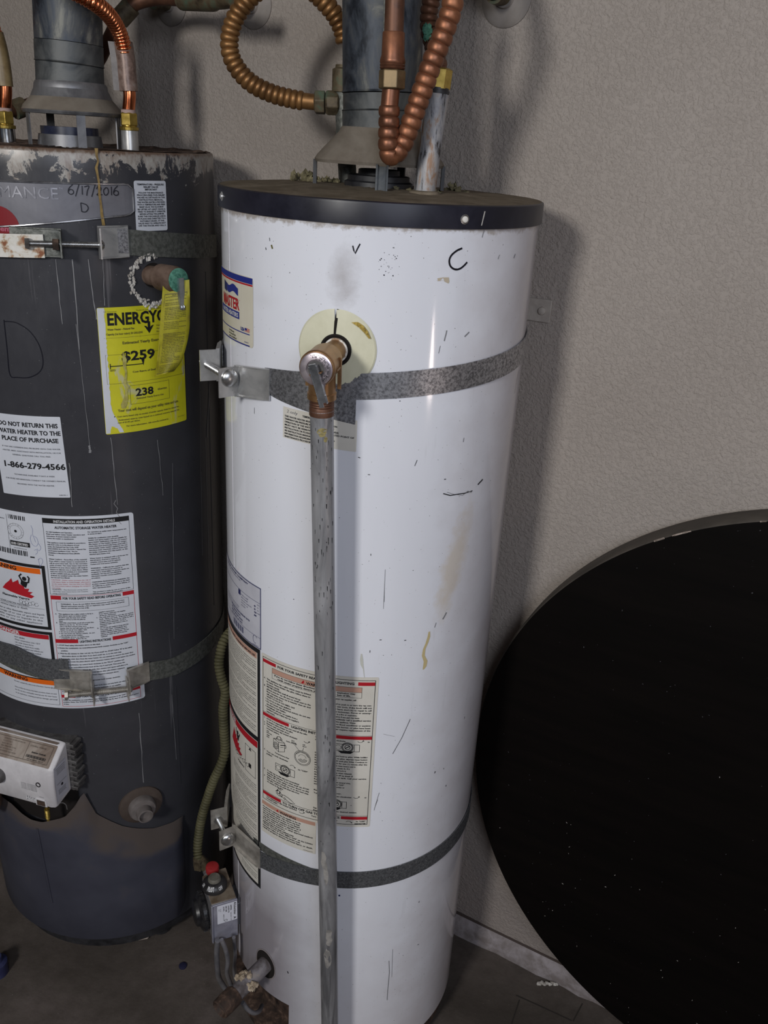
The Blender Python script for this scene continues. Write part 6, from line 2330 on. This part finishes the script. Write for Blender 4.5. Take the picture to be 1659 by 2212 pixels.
for e in edge:
    for a_, b_ in zip(e[:-1], e[1:]):
        f2.append((a_, b_, b_ + nv, a_ + nv))
tg.add(v + back, f2)
tgo = tg.build('paper_tag', M['yellow_tag'], None, smooth=60)
tag(tgo, 'long curled yellow paper tag of fine print hanging from the grey tank\'s relief valve', 'tag')


def tag_map(x, y, lev):      # x 0..100 across, y 0..100 down
    i = min(max(y / 100 * 25, 0), 24.999)
    jx = min(max(x / 100 * M_, 0), M_ - 0.001)
    i0, j0 = int(i), int(jx)
    fi, fj = i - i0, jx - j0
    g = lambda a_, b_: v[a_ * (M_ + 1) + b_]
    p = (g(i0, j0) * (1 - fi) * (1 - fj) + g(i0 + 1, j0) * fi * (1 - fj) + g(i0, j0 + 1) * (1 - fi) * fj + g(i0 + 1, j0 + 1) * fi * fj)
    return tuple(p + np.array([-0.0001, -0.0007, 0]))


pr = Print(tag_map)
pr.frame(10, 12, 82, 86, 0.9, 'brown')
random.seed(77)
tw = 'TEMPERATURE AND PRESSURE RELIEF VALVE must be installed by a qualified contractor CAUTION test the valve lever once a year by lifting to make certain waterways are clear the discharge line must be piped to a safe place of disposal'.split()
y = 16
while y < 97:
    ln = ' '.join(random.choice(tw) for _ in range(7))
    k = min(1.0, (y - 13) / 10)
    if random.random() < 0.12:
        y += 1.6
        continue
    pr.text(ln[:34], 14, y, 0.95, 'brown', 74 if random.random() < 0.75 else 50, True)
    y += 1.72
pr.text('VALVE TAG', 36, 14.6, 1.4, 'brown', 30, True)
pr.build('print', tgo)

# ---- straps on the grey tank
t = thing('seismic_strap', 'upper strap around the grey tank with a rusty white left end and bright square bracket', 'strap', P(GT, 0.17, 1.48), 'earthquake straps around the tanks')
mb = MB()
mb.arc(GT, 0.140, 0.520, 1.4830, 1.5215, 0.001, 0.0026, zf=lambda s: -0.095 * (s - 0.14))
mb.build('strap_band', M['galv_dull'], t, smooth=30)
mb = MB()
mb.arc(GT, -0.30, 0.048, 1.4770, 1.5105, 0.0085, 0.0110, zf=lambda s: 0.03 * (s - 0.048))
rs = mb.build('rusty_end', M['white_rust'], t, smooth=30, label='white strap end eaten by rust')
mb = MB()
bracket(mb, GT, 0.000, 0.0730, 1.4800, 1.5180, 0.034, -1, 0.004)
mb.build('bracket', M['galv_dull'], t, smooth=35)
mb = MB()
bracket(mb, GT, 0.1690, 0.1215, 1.4790, 1.5235, 0.034, 1, 0.010)
mb.build('bracket', M['zinc'], t, smooth=35)
mb = MB()
mb.arc(GT, 0.138, 0.167, 1.4840, 1.5200, 0.0045, 0.0068)
mb.build('strap_patch', M['galv_strap'], t, smooth=30)
bolt_between(GT, 0.1225, 0.0300, 1.4975, 0.0155, t, rb=0.0050, head_r=0.0080, over=0.0, headless=False)
mb = MB()
a_ = np.array(P(GT, 0.0700, 1.4975, 0.0155))
b_ = np.array(P(GT, 0.0610, 1.4975, 0.0155))
mb.lathe(b_, a_ - b_, [(0, 0.0090), (0.0085, 0.0090)], 6)
mb.build('nut', M['rust'], t, smooth=None)

t = thing('seismic_strap', 'lower strap around the grey tank crossing its big instruction label', 'strap', P(GT, 0.17, 0.70), 'earthquake straps around the tanks')
mb = MB()
mb.arc(GT, 0.120, 0.520, 0.6880, 0.7280, 0.001, 0.0026, zf=lambda s: -0.00 * (s - 0.14) + (0.01 if s < 0.16 else 0.01 * max(0, 1 - (s - 0.16) / 0.05)))
mb.build('strap_band', M['galv_dull'], t, smooth=30)
mb = MB()
lo = lambda s: -0.14 * (s - 0.0)
mb.arc(GT, -0.30, 0.010, 0.7220, 0.7640, lambda s: 0.0010, lambda s: 0.0026, zf=lambda s: -0.16 * (s - 0.0) * (1 if s > -0.15 else 0) + (0.024 if s <= -0.15 else 0)) if False else mb.arc(GT, -0.30, 0.012, 0.7180, 0.7560, 0.0010, 0.0026, zf=lambda s: -0.10 * s)
mb.build('strap_band', M['galv_dull'], t, smooth=30)
mb = MB()
mb.arc(GT, -0.30, 0.020, 0.7280, 0.7700, 0.006, 0.0078, zf=lambda s: -0.13 * s + 0.004 * math.sin(60 * s))
mb.build('twisted_strap_end', M['galv_strap_dusty'], t, smooth=30)
mb = MB()
bracket(mb, GT, -0.010, 0.0600, 0.7060, 0.7480, 0.036, -1, 0.010)
mb.build('bracket', M['zinc_dusty'], t, smooth=35)
mb = MB()
bracket(mb, GT, 0.1600, 0.1170, 0.7000, 0.7400, 0.036, 1, 0.010)
mb.build('bracket', M['zinc_dusty'], t, smooth=35)
for s in (0.0605, 0.1155):        # flanges hang below the band
    mb = MB()
    n1, t1, u1 = frame(GT, s)
    mb.box(np.array(P(GT, s, 0.706, 0.022)), n1 * 0.010, t1 * 0.0012, u1 * 0.022)
    mb.build('flange', M['zinc_dusty'], t, smooth=None, bevel=0.0006)
bolt_between(GT, 0.1165, 0.0200, 0.7060, 0.0240, t, rb=0.0055, head_r=0.0075, over=0.0, mat=M['zinc_dusty'])

# ---- gas control on the grey tank
ph = R(-14.8)
qn = np.array([math.sin(ph), -math.cos(ph), 0])
qt = np.array([math.cos(ph), math.sin(ph), 0])
QO = np.array([GT[0][0], GT[0][1], 0]) + qn * GT[1]


def Q(r, t_, z):
    return QO + qn * r + qt * t_ + gu * z


mb = MB()
for k in range(9):      # ribbed casting behind the cover
    z = 0.492 + k * 0.0125
    mb.box(Q(0.000, 0.004, z), qn * 0.013, qt * (0.088 + (0.003 if k % 2 else 0)), gu * 0.0036)
mb.box(Q(-0.002, 0.002, 0.542), qn * 0.014, qt * 0.082, gu * 0.056)
gc = mb.build('gas_control', M['fins'], GH, bevel=0.001)
mb = MB()
prof = [(0.012, 0.486), (0.0590, 0.4790), (0.0620, 0.4830), (0.0635, 0.5300), (0.0610, 0.5640), (0.0575, 0.5690), (0.0240, 0.5960), (0.0180, 0.6000), (0.0120, 0.6000)]
# body: sweep the profile across, narrowing at the ends
tt = [(-0.080, 0.90), (-0.0765, 0.97), (-0.070, 1.0), (0.066, 1.0), (0.0735, 0.97), (0.0770, 0.90)]
v, f = [], []
for t_, k in tt:
    for r, z in prof:
        v.append(Q(0.012 + (r - 0.012) * k, t_, 0.54 + (z - 0.54) * (0.5 + 0.5 * k) + (0.0 if t_ > -0.06 else 0.0)))
m_ = len(prof)
for i in range(len(tt) - 1):
    for k in range(m_):
        f.append((i * m_ + k, i * m_ + (k + 1) % m_, (i + 1) * m_ + (k + 1) % m_, (i + 1) * m_ + k))
f += [tuple(range(m_)), tuple((len(tt) - 1) * m_ + q for q in range(m_ - 1, -1, -1))]
mb.add(v, f)
cv = mb.build('cover', M['white_plastic'], gc, smooth=35, bevel=0.0015)
# dust lies on the sloping top
e_r = np.array([0.0575, 0.5690])
e_t = np.array([0.0240, 0.5960])
sl = (qn * (e_t[0] - e_r[0]) + gu * (e_t[1] - e_r[1]))
sl_len = np.linalg.norm(sl)
sl /= sl_len
sn = np.cross(qt, sl)
if sn[2] < 0:
    sn = -sn
slp = plane_map(Q(0.0240, -0.074, 0.5960), qt, sl, sn)
sheet('dust_film', slp, 142, sl_len * 1000, M['white_plastic_dusty'], gc, 2, label='brown dust on the sloping top')
sheet('front_dust', plane_map(Q(0.0195, -0.074, 0.6005), qt, -qn, gu), 142, 6.5, M['white_plastic_dusty'], gc, 1)
slp2 = plane_map(Q(0.0240, -0.074, 0.5960) + sn * 0.0005, qt, sl, sn)
K['dust_ink'] = ink('faded_dusty_ink', (0.11, 0.085, 0.07))
pr = Print(slp2)
pr.frame(14, 4, 122, 34, 0.8, 'dust_ink')
pr.rect(84, 4, 0.5, 34, 'dust_ink')
column_lines = ['SUITABLE FOR USE WITH NATURAL GAS', 'SI 2 6 9 7 4 2 7', 'ALSO SAE 5 W', 'MAX PRESSURE 1/2 PSI', 'SET TO 4.0 IN W.C.', 'AUTOMATIC GAS VALVE']
for i, q in enumerate(column_lines):
    pr.text(q, 30, 10 + i * 4.6, 2.2, 'dust_ink', min(46, pr.width(q, 2.2)))
pr.text('CONTROL WV8840B', 88, 12, 2.4, 'dust_ink', 34)
pr.text('Andover Controls', 96, 23, 2.8, 'black', 30, True)
for k in range(20):
    pr.rect(88 + k * 2.1, 27, 0.8 + (k * 7 % 3) * 0.3, 5, 'black')
pr.text('0316 8840 2617', 92, 36, 2.2, 'black', 34)
pr.build('print', cv)
fm = plane_map(Q(0.0636, -0.076, 0.5620), qt, gu, qn)
pr = Print(fm)
pr.text('Honeywell', 92, 72, 8, 'white', 44, True)
pr.text('STATUS', 121, 60, 2.0, 'grey')
for i in range(5):
    pr.text('ACTUAL GAS PRESSURE', 84, 36 + i * 3.2, 1.9, 'grey', 34)
pr.build('front_print', cv)
mb = MB()
mb.lathe(Q(0.0620, 0.046, 0.531), qn, [(0, 0.0052), (0.0022, 0.0052), (0.0024, 0.0036), (0.0012, 0.0034), (0.0012, 0)], 20)
mb.build('status_light', M['black_plastic'], cv)
mb = MB()
mb.lathe(Q(0.060, -0.040, 0.530), qn, [(0, 0.0155), (0.010, 0.0150), (0.014, 0.0125), (0.014, 0)], 30)
mb.build('temperature_knob', M['fins'], cv)
mb = MB()
mb.box(Q(0.0600, 0.048, 0.489), qn * 0.0040, qt * 0.0120, gu * 0.0080)
mb.build('cover_latch', M['white_plastic'], cv, bevel=0.001)
mb = MB()
mb.box(Q(0.0646, 0.048, 0.489), qn * 0.0006, qt * 0.0085, gu * 0.0055)
mb.build('latch_recess', M['rust'], cv, smooth=None)
# side sticker (the square code on it is left blank)
sm = plane_map(Q(0.0560, 0.0778, 0.570), -qn, gu, qt)
sheet('side_sticker', sm, 36, 76, ink('sticker_side', (0.55, 0.55, 0.62), 0.4), gc, 1)
sm2 = plane_map(Q(0.0560, 0.0782, 0.570), -qn, gu, qt)
pr = Print(sm2)
pr.rect(4, 6, 28, 0.5, 'black')
for i in range(3):
    pr.text('CAUTION GAS CONTROL VALVE', 6, 11 + i * 4, 2, 'black', 24)
pr.rect(4, 40, 28, 0.5, 'black')
pr.disc(18, 47, 3, 'black', n=16)
for i in range(3):
    pr.text('SEE INSTALLER MANUAL', 6, 56 + i * 4, 2, 'black', 22)
pr.build('side_print', gc)['kind'] = 'stuff'
# dark burner bay below, igniter spring and union
mb = MB()
mb.arc(GT, -0.150, 0.012, 0.380, 0.492, 0.0015, 0.0022)
mb.build('burner_bay_shade', M['void_shade'], GH, smooth=None)
mb = MB()
c0 = at_y(101, 1746, QO[1] - 0.055)
hel = [c0 + np.array([0.0042 * math.cos(k * 0.55), 0.0042 * math.sin(k * 0.55), -0.00028 * k * 0.9]) for k in range(92)]
mb.tube(hel, 0.0008, 6)
mb.tube([c0 + np.array([0, 0, 0.004]), c0 - np.array([0, 0, 0.03])], 0.0028, 10)
mb.build('igniter_spring', M['brass_yellow'], GH)
q, _ = spline([at_y(118, 1742, QO[1] - 0.05), at_y(132, 1734, QO[1] - 0.055), at_y(142, 1738, QO[1] - 0.05), at_y(145, 1748, QO[1] - 0.04)], 20)
mb = MB()
mb.tube(q, 0.0009, 6)
mb.build('igniter_wire', M['zinc'], GH)
mb = MB()
ub = Q(0.030, -0.105, 0.445)
mb.lathe(ub, (0, 0, 1), [(-0.045, 0.019), (-0.030, 0.024), (0.010, 0.0245), (0.022, 0.022), (0.030, 0.014), (0.040, 0.013)], 28)
mb.build('gas_union', M['valve_brown'], GH)

# ---- plastic shroud round the base with its scooped shelf
zt_ = [(-0.40, 0.40), (-0.131, 0.404), (-0.105, 0.392), (-0.084, 0.386), (-0.060, 0.388), (-0.042, 0.397), (-0.028, 0.404), (-0.012, 0.412), (0.006, 0.436), (0.018, 0.458), (0.0245, 0.465), (0.030, 0.448), (0.0428, 0.4077), (0.0677, 0.386), (0.090, 0.368), (0.1148, 0.3546), (0.150, 0.340), (0.1916, 0.334), (0.24, 0.338), (0.30, 0.352), (0.40, 0.38), (0.55, 0.40)]
zs_ = [(-0.40, 0.392), (-0.084, 0.380), (-0.042, 0.388), (-0.012, 0.384), (0.006, 0.372), (0.0245, 0.350), (0.0428, 0.322), (0.0677, 0.300), (0.090, 0.288), (0.1148, 0.284), (0.163, 0.289), (0.22, 0.300), (0.30, 0.320), (0.40, 0.35), (0.55, 0.38)]
ri_ = [(-0.40, 0.018), (-0.02, 0.018), (0.01, 0.013), (0.0245, 0.008), (0.05, 0.0035), (0.30, 0.0035), (0.40, 0.01), (0.55, 0.012)]
fi = lambda tb, s: float(np.interp(s, [q[0] for q in tb], [q[1] for q in tb]))
ss = sorted(set(list(np.linspace(-0.38, 0.216, 90)) + [0.0245, 0.018, 0.030]))
v, f, mi = [], [], []
for s in ss:
    a_, b_ = fi(zt_, s), fi(zs_, s)
    r_ = fi(ri_, s)
    e = math.sqrt(min(1.0, max(0.0, (0.2165 - s) / 0.030)))       # the right end rolls in to the jacket
    r_ = min(r_, 0.0205 * e)
    zb_ = 0.072 + 0.055 * (1 - e)
    v += [P(GT, s, a_ - 0.004, r_ - 0.003), P(GT, s, a_, r_), P(GT, s, a_ - 0.25 * (a_ - b_), r_ + 0.35 * max(0, 0.021 * e - r_)), P(GT, s, b_ + 0.25 * (a_ - b_), r_ + 0.85 * max(0, 0.021 * e - r_)), P(GT, s, b_, 0.0215 * e), P(GT, s, b_ - 0.02, 0.0205 * e), P(GT, s, 0.20, 0.0175 * e), P(GT, s, zb_ + 0.006, 0.0145 * e), P(GT, s, zb_, 0.011 * e - 0.001)]
K_ = 9
mb = MB()
mb.v = v
for i in range(len(ss) - 1):
    for k in range(K_ - 1):
        mb.f.append((i * K_ + k, i * K_ + k + 1, (i + 1) * K_ + k + 1, (i + 1) * K_ + k))
        mb.m.append(0)
sh = mb.build('shroud', [M['skirt_grey']], GH, smooth=60)
q = [P(GT, -0.0695 + 0.0085 * i / 9, 0.372 - 0.200 * i / 9, 0.0215 - 0.004 * i / 9) for i in range(10)]
mb = MB()
mb.tube(q, 0.0022, 8)
mb.build('rib', M['skirt_grey'], sh)

# ---- drain on the grey tank
n1, t1, u1 = frame(GT, 0.128)
o = np.array(P(GT, 0.128, 0.409, 0.0))
mb = MB()
mb.lathe(o, n1, [(-0.004, 0.044), (0.0015, 0.043), (0.004, 0.038), (0.0055, 0.032), (0.004, 0.0)], 44)
mb.build('drain_escutcheon', M['skirt_dust'], GH)
mb = MB()
mb.lathe(o, n1, [(0.0, 0.0270), (0.016, 0.0270), (0.020, 0.0245), (0.022, 0.0160), (0.038, 0.0150), (0.0385, 0.0125), (0.030, 0.011), (0.030, 0)], 36)
M['drain_plastic'] = mottled('dusty_grey_plastic', [(0.3, (0.10, 0.085, 0.08)), (0.7, (0.16, 0.14, 0.135))], 20, (0.6, 0.8))
mb.build('drain_valve', M['drain_plastic'], GH)

# ---- draft hood, flue and connectors over the grey tank
YG = 1.5727
hc = at_y(158, 248, YG)
hx = hc[0]
zc = lambda x, y: float(at_y(x, y, YG)[2])
z_rim, z_col, z_top = zc(158, 247), zc(153, 200), zc(152, 178)
mb = MB()
mb.lathe((hx, YG, 0), (0, 0, 1), [(z_rim - 0.001, 0.0780), (z_rim + 0.003, 0.0800), (z_rim + 0.010, 0.0765), (z_rim + 0.022, 0.0655), (z_col - 0.002, 0.0590), (z_col, 0.0580), (z_col + 0.004, 0.0585), (z_top - 0.004, 0.0575), (z_top, 0.0550), (z_top, 0.0535), (z_rim, 0.0760)], 64, 0)
hd = mb.build('draft_hood', M['hood_steel'], GH, smooth=30)
mb = MB()
mb.lathe((hx, YG, 0), (0, 0, 1), [(z_rim + 0.0042, 0.0802), (z_rim + 0.0108, 0.0772), (z_rim + 0.0225, 0.0662), (z_col - 0.003, 0.0597)], 64, 0)
mb.build('dust_film', M['hood_dusty'], hd, smooth=40)
for ph_ in (28, -50, 120, -130, 88):
    a_ = R(ph_)
    nn = np.array([math.sin(a_), -math.cos(a_), 0])
    tt_ = np.array([math.cos(a_), math.sin(a_), 0])
    mb = MB()
    zz = (z_rim + ZG - 0.005) / 2
    mb.box(np.array([hx, YG, zz]) + nn * 0.0745, tt_ * 0.0068, nn * 0.0010, gu * (z_rim - ZG + 0.008) / 2)
    mb.build('leg', M['hood_steel'], hd, smooth=None)
z0_, z1_, z2_ = zc(147, 308), zc(147, 291), zc(146, 274)
mb = MB()
mb.lathe((hx - 0.008, YG, 0), (0, 0, 1), [(ZG - 0.004, 0.053), (z1_, 0.0500), (z1_, 0.0465)], 48, 0)
mb.lathe((hx - 0.008, YG, 0), (0, 0, 1), [(z1_, 0.0462), (z2_, 0.0462), (z2_, 0.042), (z1_ + 0.001, 0.041)], 48, 1)
mb.build('flue_collar', [M['hood_steel'], M['blue_ring']], GH)
t = thing('vent_pipe', 'blotchy grey flue pipe rising from the grey tank\'s draft hood', 'flue pipe', (hx - 0.004, YG, z_top), 'flue pipes above the tanks')
p0, p1 = at_y(152, 182, YG), at_y(141, -120, YG)
ax = (p1 - p0) / np.linalg.norm(p1 - p0)
mb = MB()
mb.lathe(p0, ax, [(0, 0.0515), (0.001, 0.0535), (0.028, 0.0532), (0.029, 0.0522)], 56, 1)
mb.lathe(p0, ax, [(0.029, 0.0530), (0.0300, 0.0548), (0.0315, 0.0535), (0.0595, 0.0535), (0.0600, 0.0525)], 56, 1)
mb.lathe(p0, ax, [(0.0605, 0.0528), (1.0, 0.0528), (1.0, 0.05)], 56, 0)
mb.build('duct', [M['duct'], M['duct_band']], t, smooth=30)

for side_, lab, px_, nm in ((1, 'bright copper connector with a printed sleeve on the right of the grey tank\'s top', 281, M['zinc']), (-1, 'bright copper connector with a cream sleeve at the left edge, on the grey tank\'s top', 16, M['chrome'])):
    t = thing('flexible_connector', lab, 'flexible pipe', tuple(at_y(px_, 300, YG)), 'bright copper connectors on the grey tank')
    yb = 300 if side_ > 0 else 296
    a_, b_ = at_y(px_, yb + 6, YG), at_y(px_, yb - 18, YG)
    up = np.array([0.0, 0, 1.0])
    o_ = np.array([a_[0], YG, ZG - 0.004])
    ht = b_[2] - o_[2]
    mb = MB()
    mb.lathe(o_, up, [(0, 0.0140), (ht, 0.0140), (ht + 0.001, 0.012)], 28)
    mb.build('nipple', nm, t)
    mb = MB()
    mb.lathe(o_ + up * ht, up, [(0, 0.0155), (0.005, 0.0158), (0.006, 0.0125), (0.009, 0.0120)], 24, 0)
    mb.lathe(o_ + up * (ht + 0.007), up, [(0, 0.0130), (0.001, 0.0148), (0.0185, 0.0148), (0.0205, 0.0125)], 6, 0)
    mb.build('brass_nut', M['brass_yellow'], t, smooth=None, bevel=0.0008)
    mb = MB()
    top_ = o_ + up * (ht + 0.027)
    mb.lathe(top_ - up * 0.001, up, [(0, 0.0120), (0.005, 0.0120), (0.006, 0.0105)], 24)
    mb.build('collar', M['pink_compound'], t)
    mb = MB()
    if side_ > 0:
        pts = [tuple(top_), tuple(at_y(280, 205, YG)), tuple(at_y(276, 180, YG))]
    else:
        pts = [tuple(top_), tuple(at_y(12, 195, YG)), tuple(at_y(8, 160, YG))]
    q, _ = spline(pts, 16)
    mb.tube(q, 0.0102, 24)
    mb.build('smooth_end', M['copper_new'], t)
    if side_ > 0:
        pts = [at_y(277, 190, YG), at_y(273, 140, YG), at_y(266, 96, YG - .006), at_y(254, 62, YG - .02), at_y(236, 34, YG - .045), at_y(212, 12, YG - .07), at_y(186, -4, YG - .085), at_y(150, -24, YG - .09), at_y(100, -60, YG - .08), at_y(50, -120, YG - .05), at_y(20, -200, YG - .02)]
        sl_ = [at_y(278, 197, YG), at_y(275, 165, YG), at_y(272, 130, YG), at_y(266, 92, YG)]
        sm_, rs_ = M['sleeve'], 0.0150
    else:
        pts = [at_y(8, 170, YG), at_y(3, 130, YG), at_y(-6, 90, YG), at_y(-22, 50, YG), at_y(-50, 10, YG), at_y(-80, -30, YG), at_y(-100, -90, YG), at_y(-104, -180, YG)]
        sl_ = [at_y(9, 186, YG), at_y(5, 150, YG), at_y(-2, 110, YG), at_y(-12, 72, YG)]
        sm_, rs_ = M['tape_cream'], 0.0140
    mb = MB()
    corrugated(mb, pts, 0.0128, 0.0108, 0.0062, 20)
    mb.build('corrugated_tube', M['copper_new'], t, smooth=60)
    mb = MB()
    q, _ = spline(sl_, 14)
    mb.tube(q, rs_, 24, caps=False)
    mb.tube(q, rs_ - 0.0006, 24, caps=False)
    sv = mb.build('printed_sleeve', sm_, t)
    if side_ > 0:
        mb = MB()
        v = []
        for p_ in q:
            v += [p_ + np.array([-rs_ * 0.8, -rs_ * 0.5, 0]), p_ + np.array([-rs_ * 1.42, -rs_ * 0.75, 0])]
        mb.add(v, [(2 * i, 2 * i + 1, 2 * i + 3, 2 * i + 2) for i in range(len(q) - 1)])
        mb.build('sleeve_flap', M['flap'], t, smooth=None)

# tarnished pipe running along the wall to the grey tank's back
t = thing('gas_pipe', 'dark brown pipe with elbows running high along the wall behind the grey tank', 'pipe', tuple(at_y(300, 5, 1.70)))
mb = MB()
q, _ = spline([at_y(18, 240, 1.67), at_y(48, 232, 1.69), at_y(90, 215, 1.70), at_y(150, 178, 1.70), at_y(205, 140, 1.70), at_y(228, 100, 1.69), at_y(248, 60, 1.68), at_y(270, 24, 1.68), at_y(300, 4, 1.68), at_y(345, -4, 1.67), at_y(400, -2, 1.64), at_y(440, 1, 1.60)], 60)
mb.tube(q, 0.0115, 16)
mb.build('tube', M['copper_dark'], t)
mb = MB()
a_, b_ = at_y(258, 42, 1.68), at_y(285, 12, 1.68)
mb.tube([a_, b_], 0.0165, 16)
mb.build('fitting', M['brown_fitting'], t)
mb = MB()
q, _ = spline([at_y(395, -1, 1.64), at_y(470, 0, 1.57), at_y(505, -4, 1.54)], 14)
mb.tube(q, [0.0165] * 9 + [0.0135] * 5, 16)
mb.build('fitting', M['brown_fitting'], t)
mb = MB()
mb.tube([at_y(30, 238, 1.675), at_y(52, 230, 1.69)], 0.0165, 10)
mb.build('fitting', M['brown_fitting'], t)

# ---------------------------------------------------------------- round tabletop standing on edge against the wall
TR, TT = 0.602, 0.056
tc = np.array([0.7390, 1.1153, TR])
tn = np.array([-math.sin(0.4882), -math.cos(0.4882), 0.0])
t = thing('round_table', 'large round black tabletop standing on its edge against the wall', 'table', (tc[0], tc[1], 0.0))
mb = MB()
mb.lathe(tc, tn, [(-0.0012, TR - 0.004), (-0.0012, 0)], 200, 0, ref=(0, 0, 1))
mb2 = MB()
n = 200
u_, w_ = np.cross(tn, (0, 0, 1.0)), np.array([0, 0, 1.0])
u_ /= np.linalg.norm(u_)
mbf = MB()
prof = [(0.0, TR - 0.0035), (-0.0008, TR - 0.0025), (-0.004, TR - 0.0015), (-0.008, TR), (-TT + 0.006, TR), (-TT, TR - 0.004)]
mbf.lathe(tc, tn, prof, 240, 0, ref=(0, 0, 1))
mbf.build('edge_band', M['table_edge'], t, smooth=35)
mb = MB()
v = [tc + tn * 0.0003]
for k in range(240):
    a = 2 * PI * k / 240
    v.append(tc + tn * 0.0003 + (TR - 0.0034) * (math.cos(a) * u_ + math.sin(a) * w_))
mb.add(v, [(0, 1 + k, 1 + (k + 1) % 240) for k in range(240)])
mb.build('top_face', M['table_face'], t, smooth=None)
mb = MB()       # worn chips along the front arris
random.seed(6)
for a0 in (105, 106.5, 108, 119, 121.5, 123, 124, 99, 97, 96):
    for k in range(2):
        a = R(a0 + random.uniform(-1, 1))
        d = -math.cos(PI - a) * u_ * 0 + (math.cos(a) * (-u_ if u_[0] < 0 else u_) + math.sin(a) * w_)
        p = tc + d * (TR - 0.0030) + tn * 0.0006
        td = np.cross(tn, d)
        mb.box(p, td * random.uniform(0.002, 0.008), d * random.uniform(0.0006, 0.0014), tn * 0.0004)
mb.build('chipped_edge', M['chipboard'], t, smooth=None)
mb = MB()       # dust flecks low on the face
for k in range(34):
    x, y = random.uniform(-0.56, 0.45), random.uniform(-0.56, 0.1)
    if k < 20:
        x, y = random.uniform(-0.42, 0.0), random.uniform(-0.52, -0.12)
    if math.hypot(x, y) > 0.57:
        continue
    uu = u_ if u_[0] > 0 else -u_
    p = tc + uu * x + w_ * y + tn * 0.0006
    a = random.uniform(0, PI)
    d = uu * math.cos(a) + w_ * math.sin(a)
    mb.box(p, d * random.uniform(0.0004, 0.0016), np.cross(tn, d) * random.uniform(0.0002, 0.0005), tn * 0.0002)
mb.build('dust_fleck', M['peel'], t, smooth=None)['kind'] = 'stuff'

# ---------------------------------------------------------------- scraps on the floor
c = at_z(306, 2023, 0.004)
mb = MB()
mb.ellipsoid((c[0], c[1], 0.005), 0.016, 0.009, 0.005, 0, 10, 0.3)
tag(mb.build('rust_flake', M['chipboard'], None, smooth=None), 'small tan rust flake on the floor at the foot of the grey tank', 'debris')
c = at_z(1182, 2124, 0.003)
mb = MB()
for k in range(7):
    mb.ellipsoid((c[0] + (k - 3) * 0.006, c[1] + random.uniform(-.003, .003), 0.003), 0.006, 0.004, 0.003, 0, 8, 0.3)
tag(mb.build('plaster_chip', M['peel'], None, smooth=None), 'thin white plaster chips on the floor below the painted stem wall', 'debris')
c = at_z(395, 2086, 0.002)
mb = MB()
mb.lathe((c[0], c[1], 0.0), (0, 0, 1), [(0, 0.0085), (0.003, 0.0085), (0.004, 0.006), (0.004, 0)], 16)
tag(mb.build('bottle_top', ink('navy_cap', (0.02, 0.02, 0.05), 0.5), None), 'tiny dark blue cap on the floor left of the gas valve tubes', 'debris')
c = at_z(-6, 2092, 0.01)
mb = MB()
mb.lathe((c[0], c[1], 0.0), (0, 0, 1), [(0, 0.022), (0.03, 0.022), (0.034, 0.014), (0.045, 0.012), (0.045, 0)], 24)
tag(mb.build('plastic_bottle', mottled('dark_blue_plastic', [(0.3, (0.02, 0.022, 0.07)), (0.7, (0.035, 0.04, 0.10))], 30, (0.3, 0.5)), None), 'dark blue plastic bottle on the floor at the left edge', 'debris')
# square-edged concrete patch joints near the stem wall
mb = MB()
for pts in ([(1115, 2150), (1155, 2168), (1235, 2205)], [(1258, 2168), (1238, 2206)], [(1105, 2212), (1122, 2160)]):
    q = [at_z(x, y, 0.0004) for x, y in pts]
    for a, b in zip(q[:-1], q[1:]):
        d = (b - a) / 2
        s_ = np.cross(d / np.linalg.norm(d), (0, 0, 1)) * 0.0012
        mb.box((a + b) / 2, d, s_, (0, 0, 0.0004))
o = mb.build('floor_crack', ink('crack_dark', (0.03, 0.025, 0.022), 0.9), None, smooth=None)
o['kind'] = 'structure'
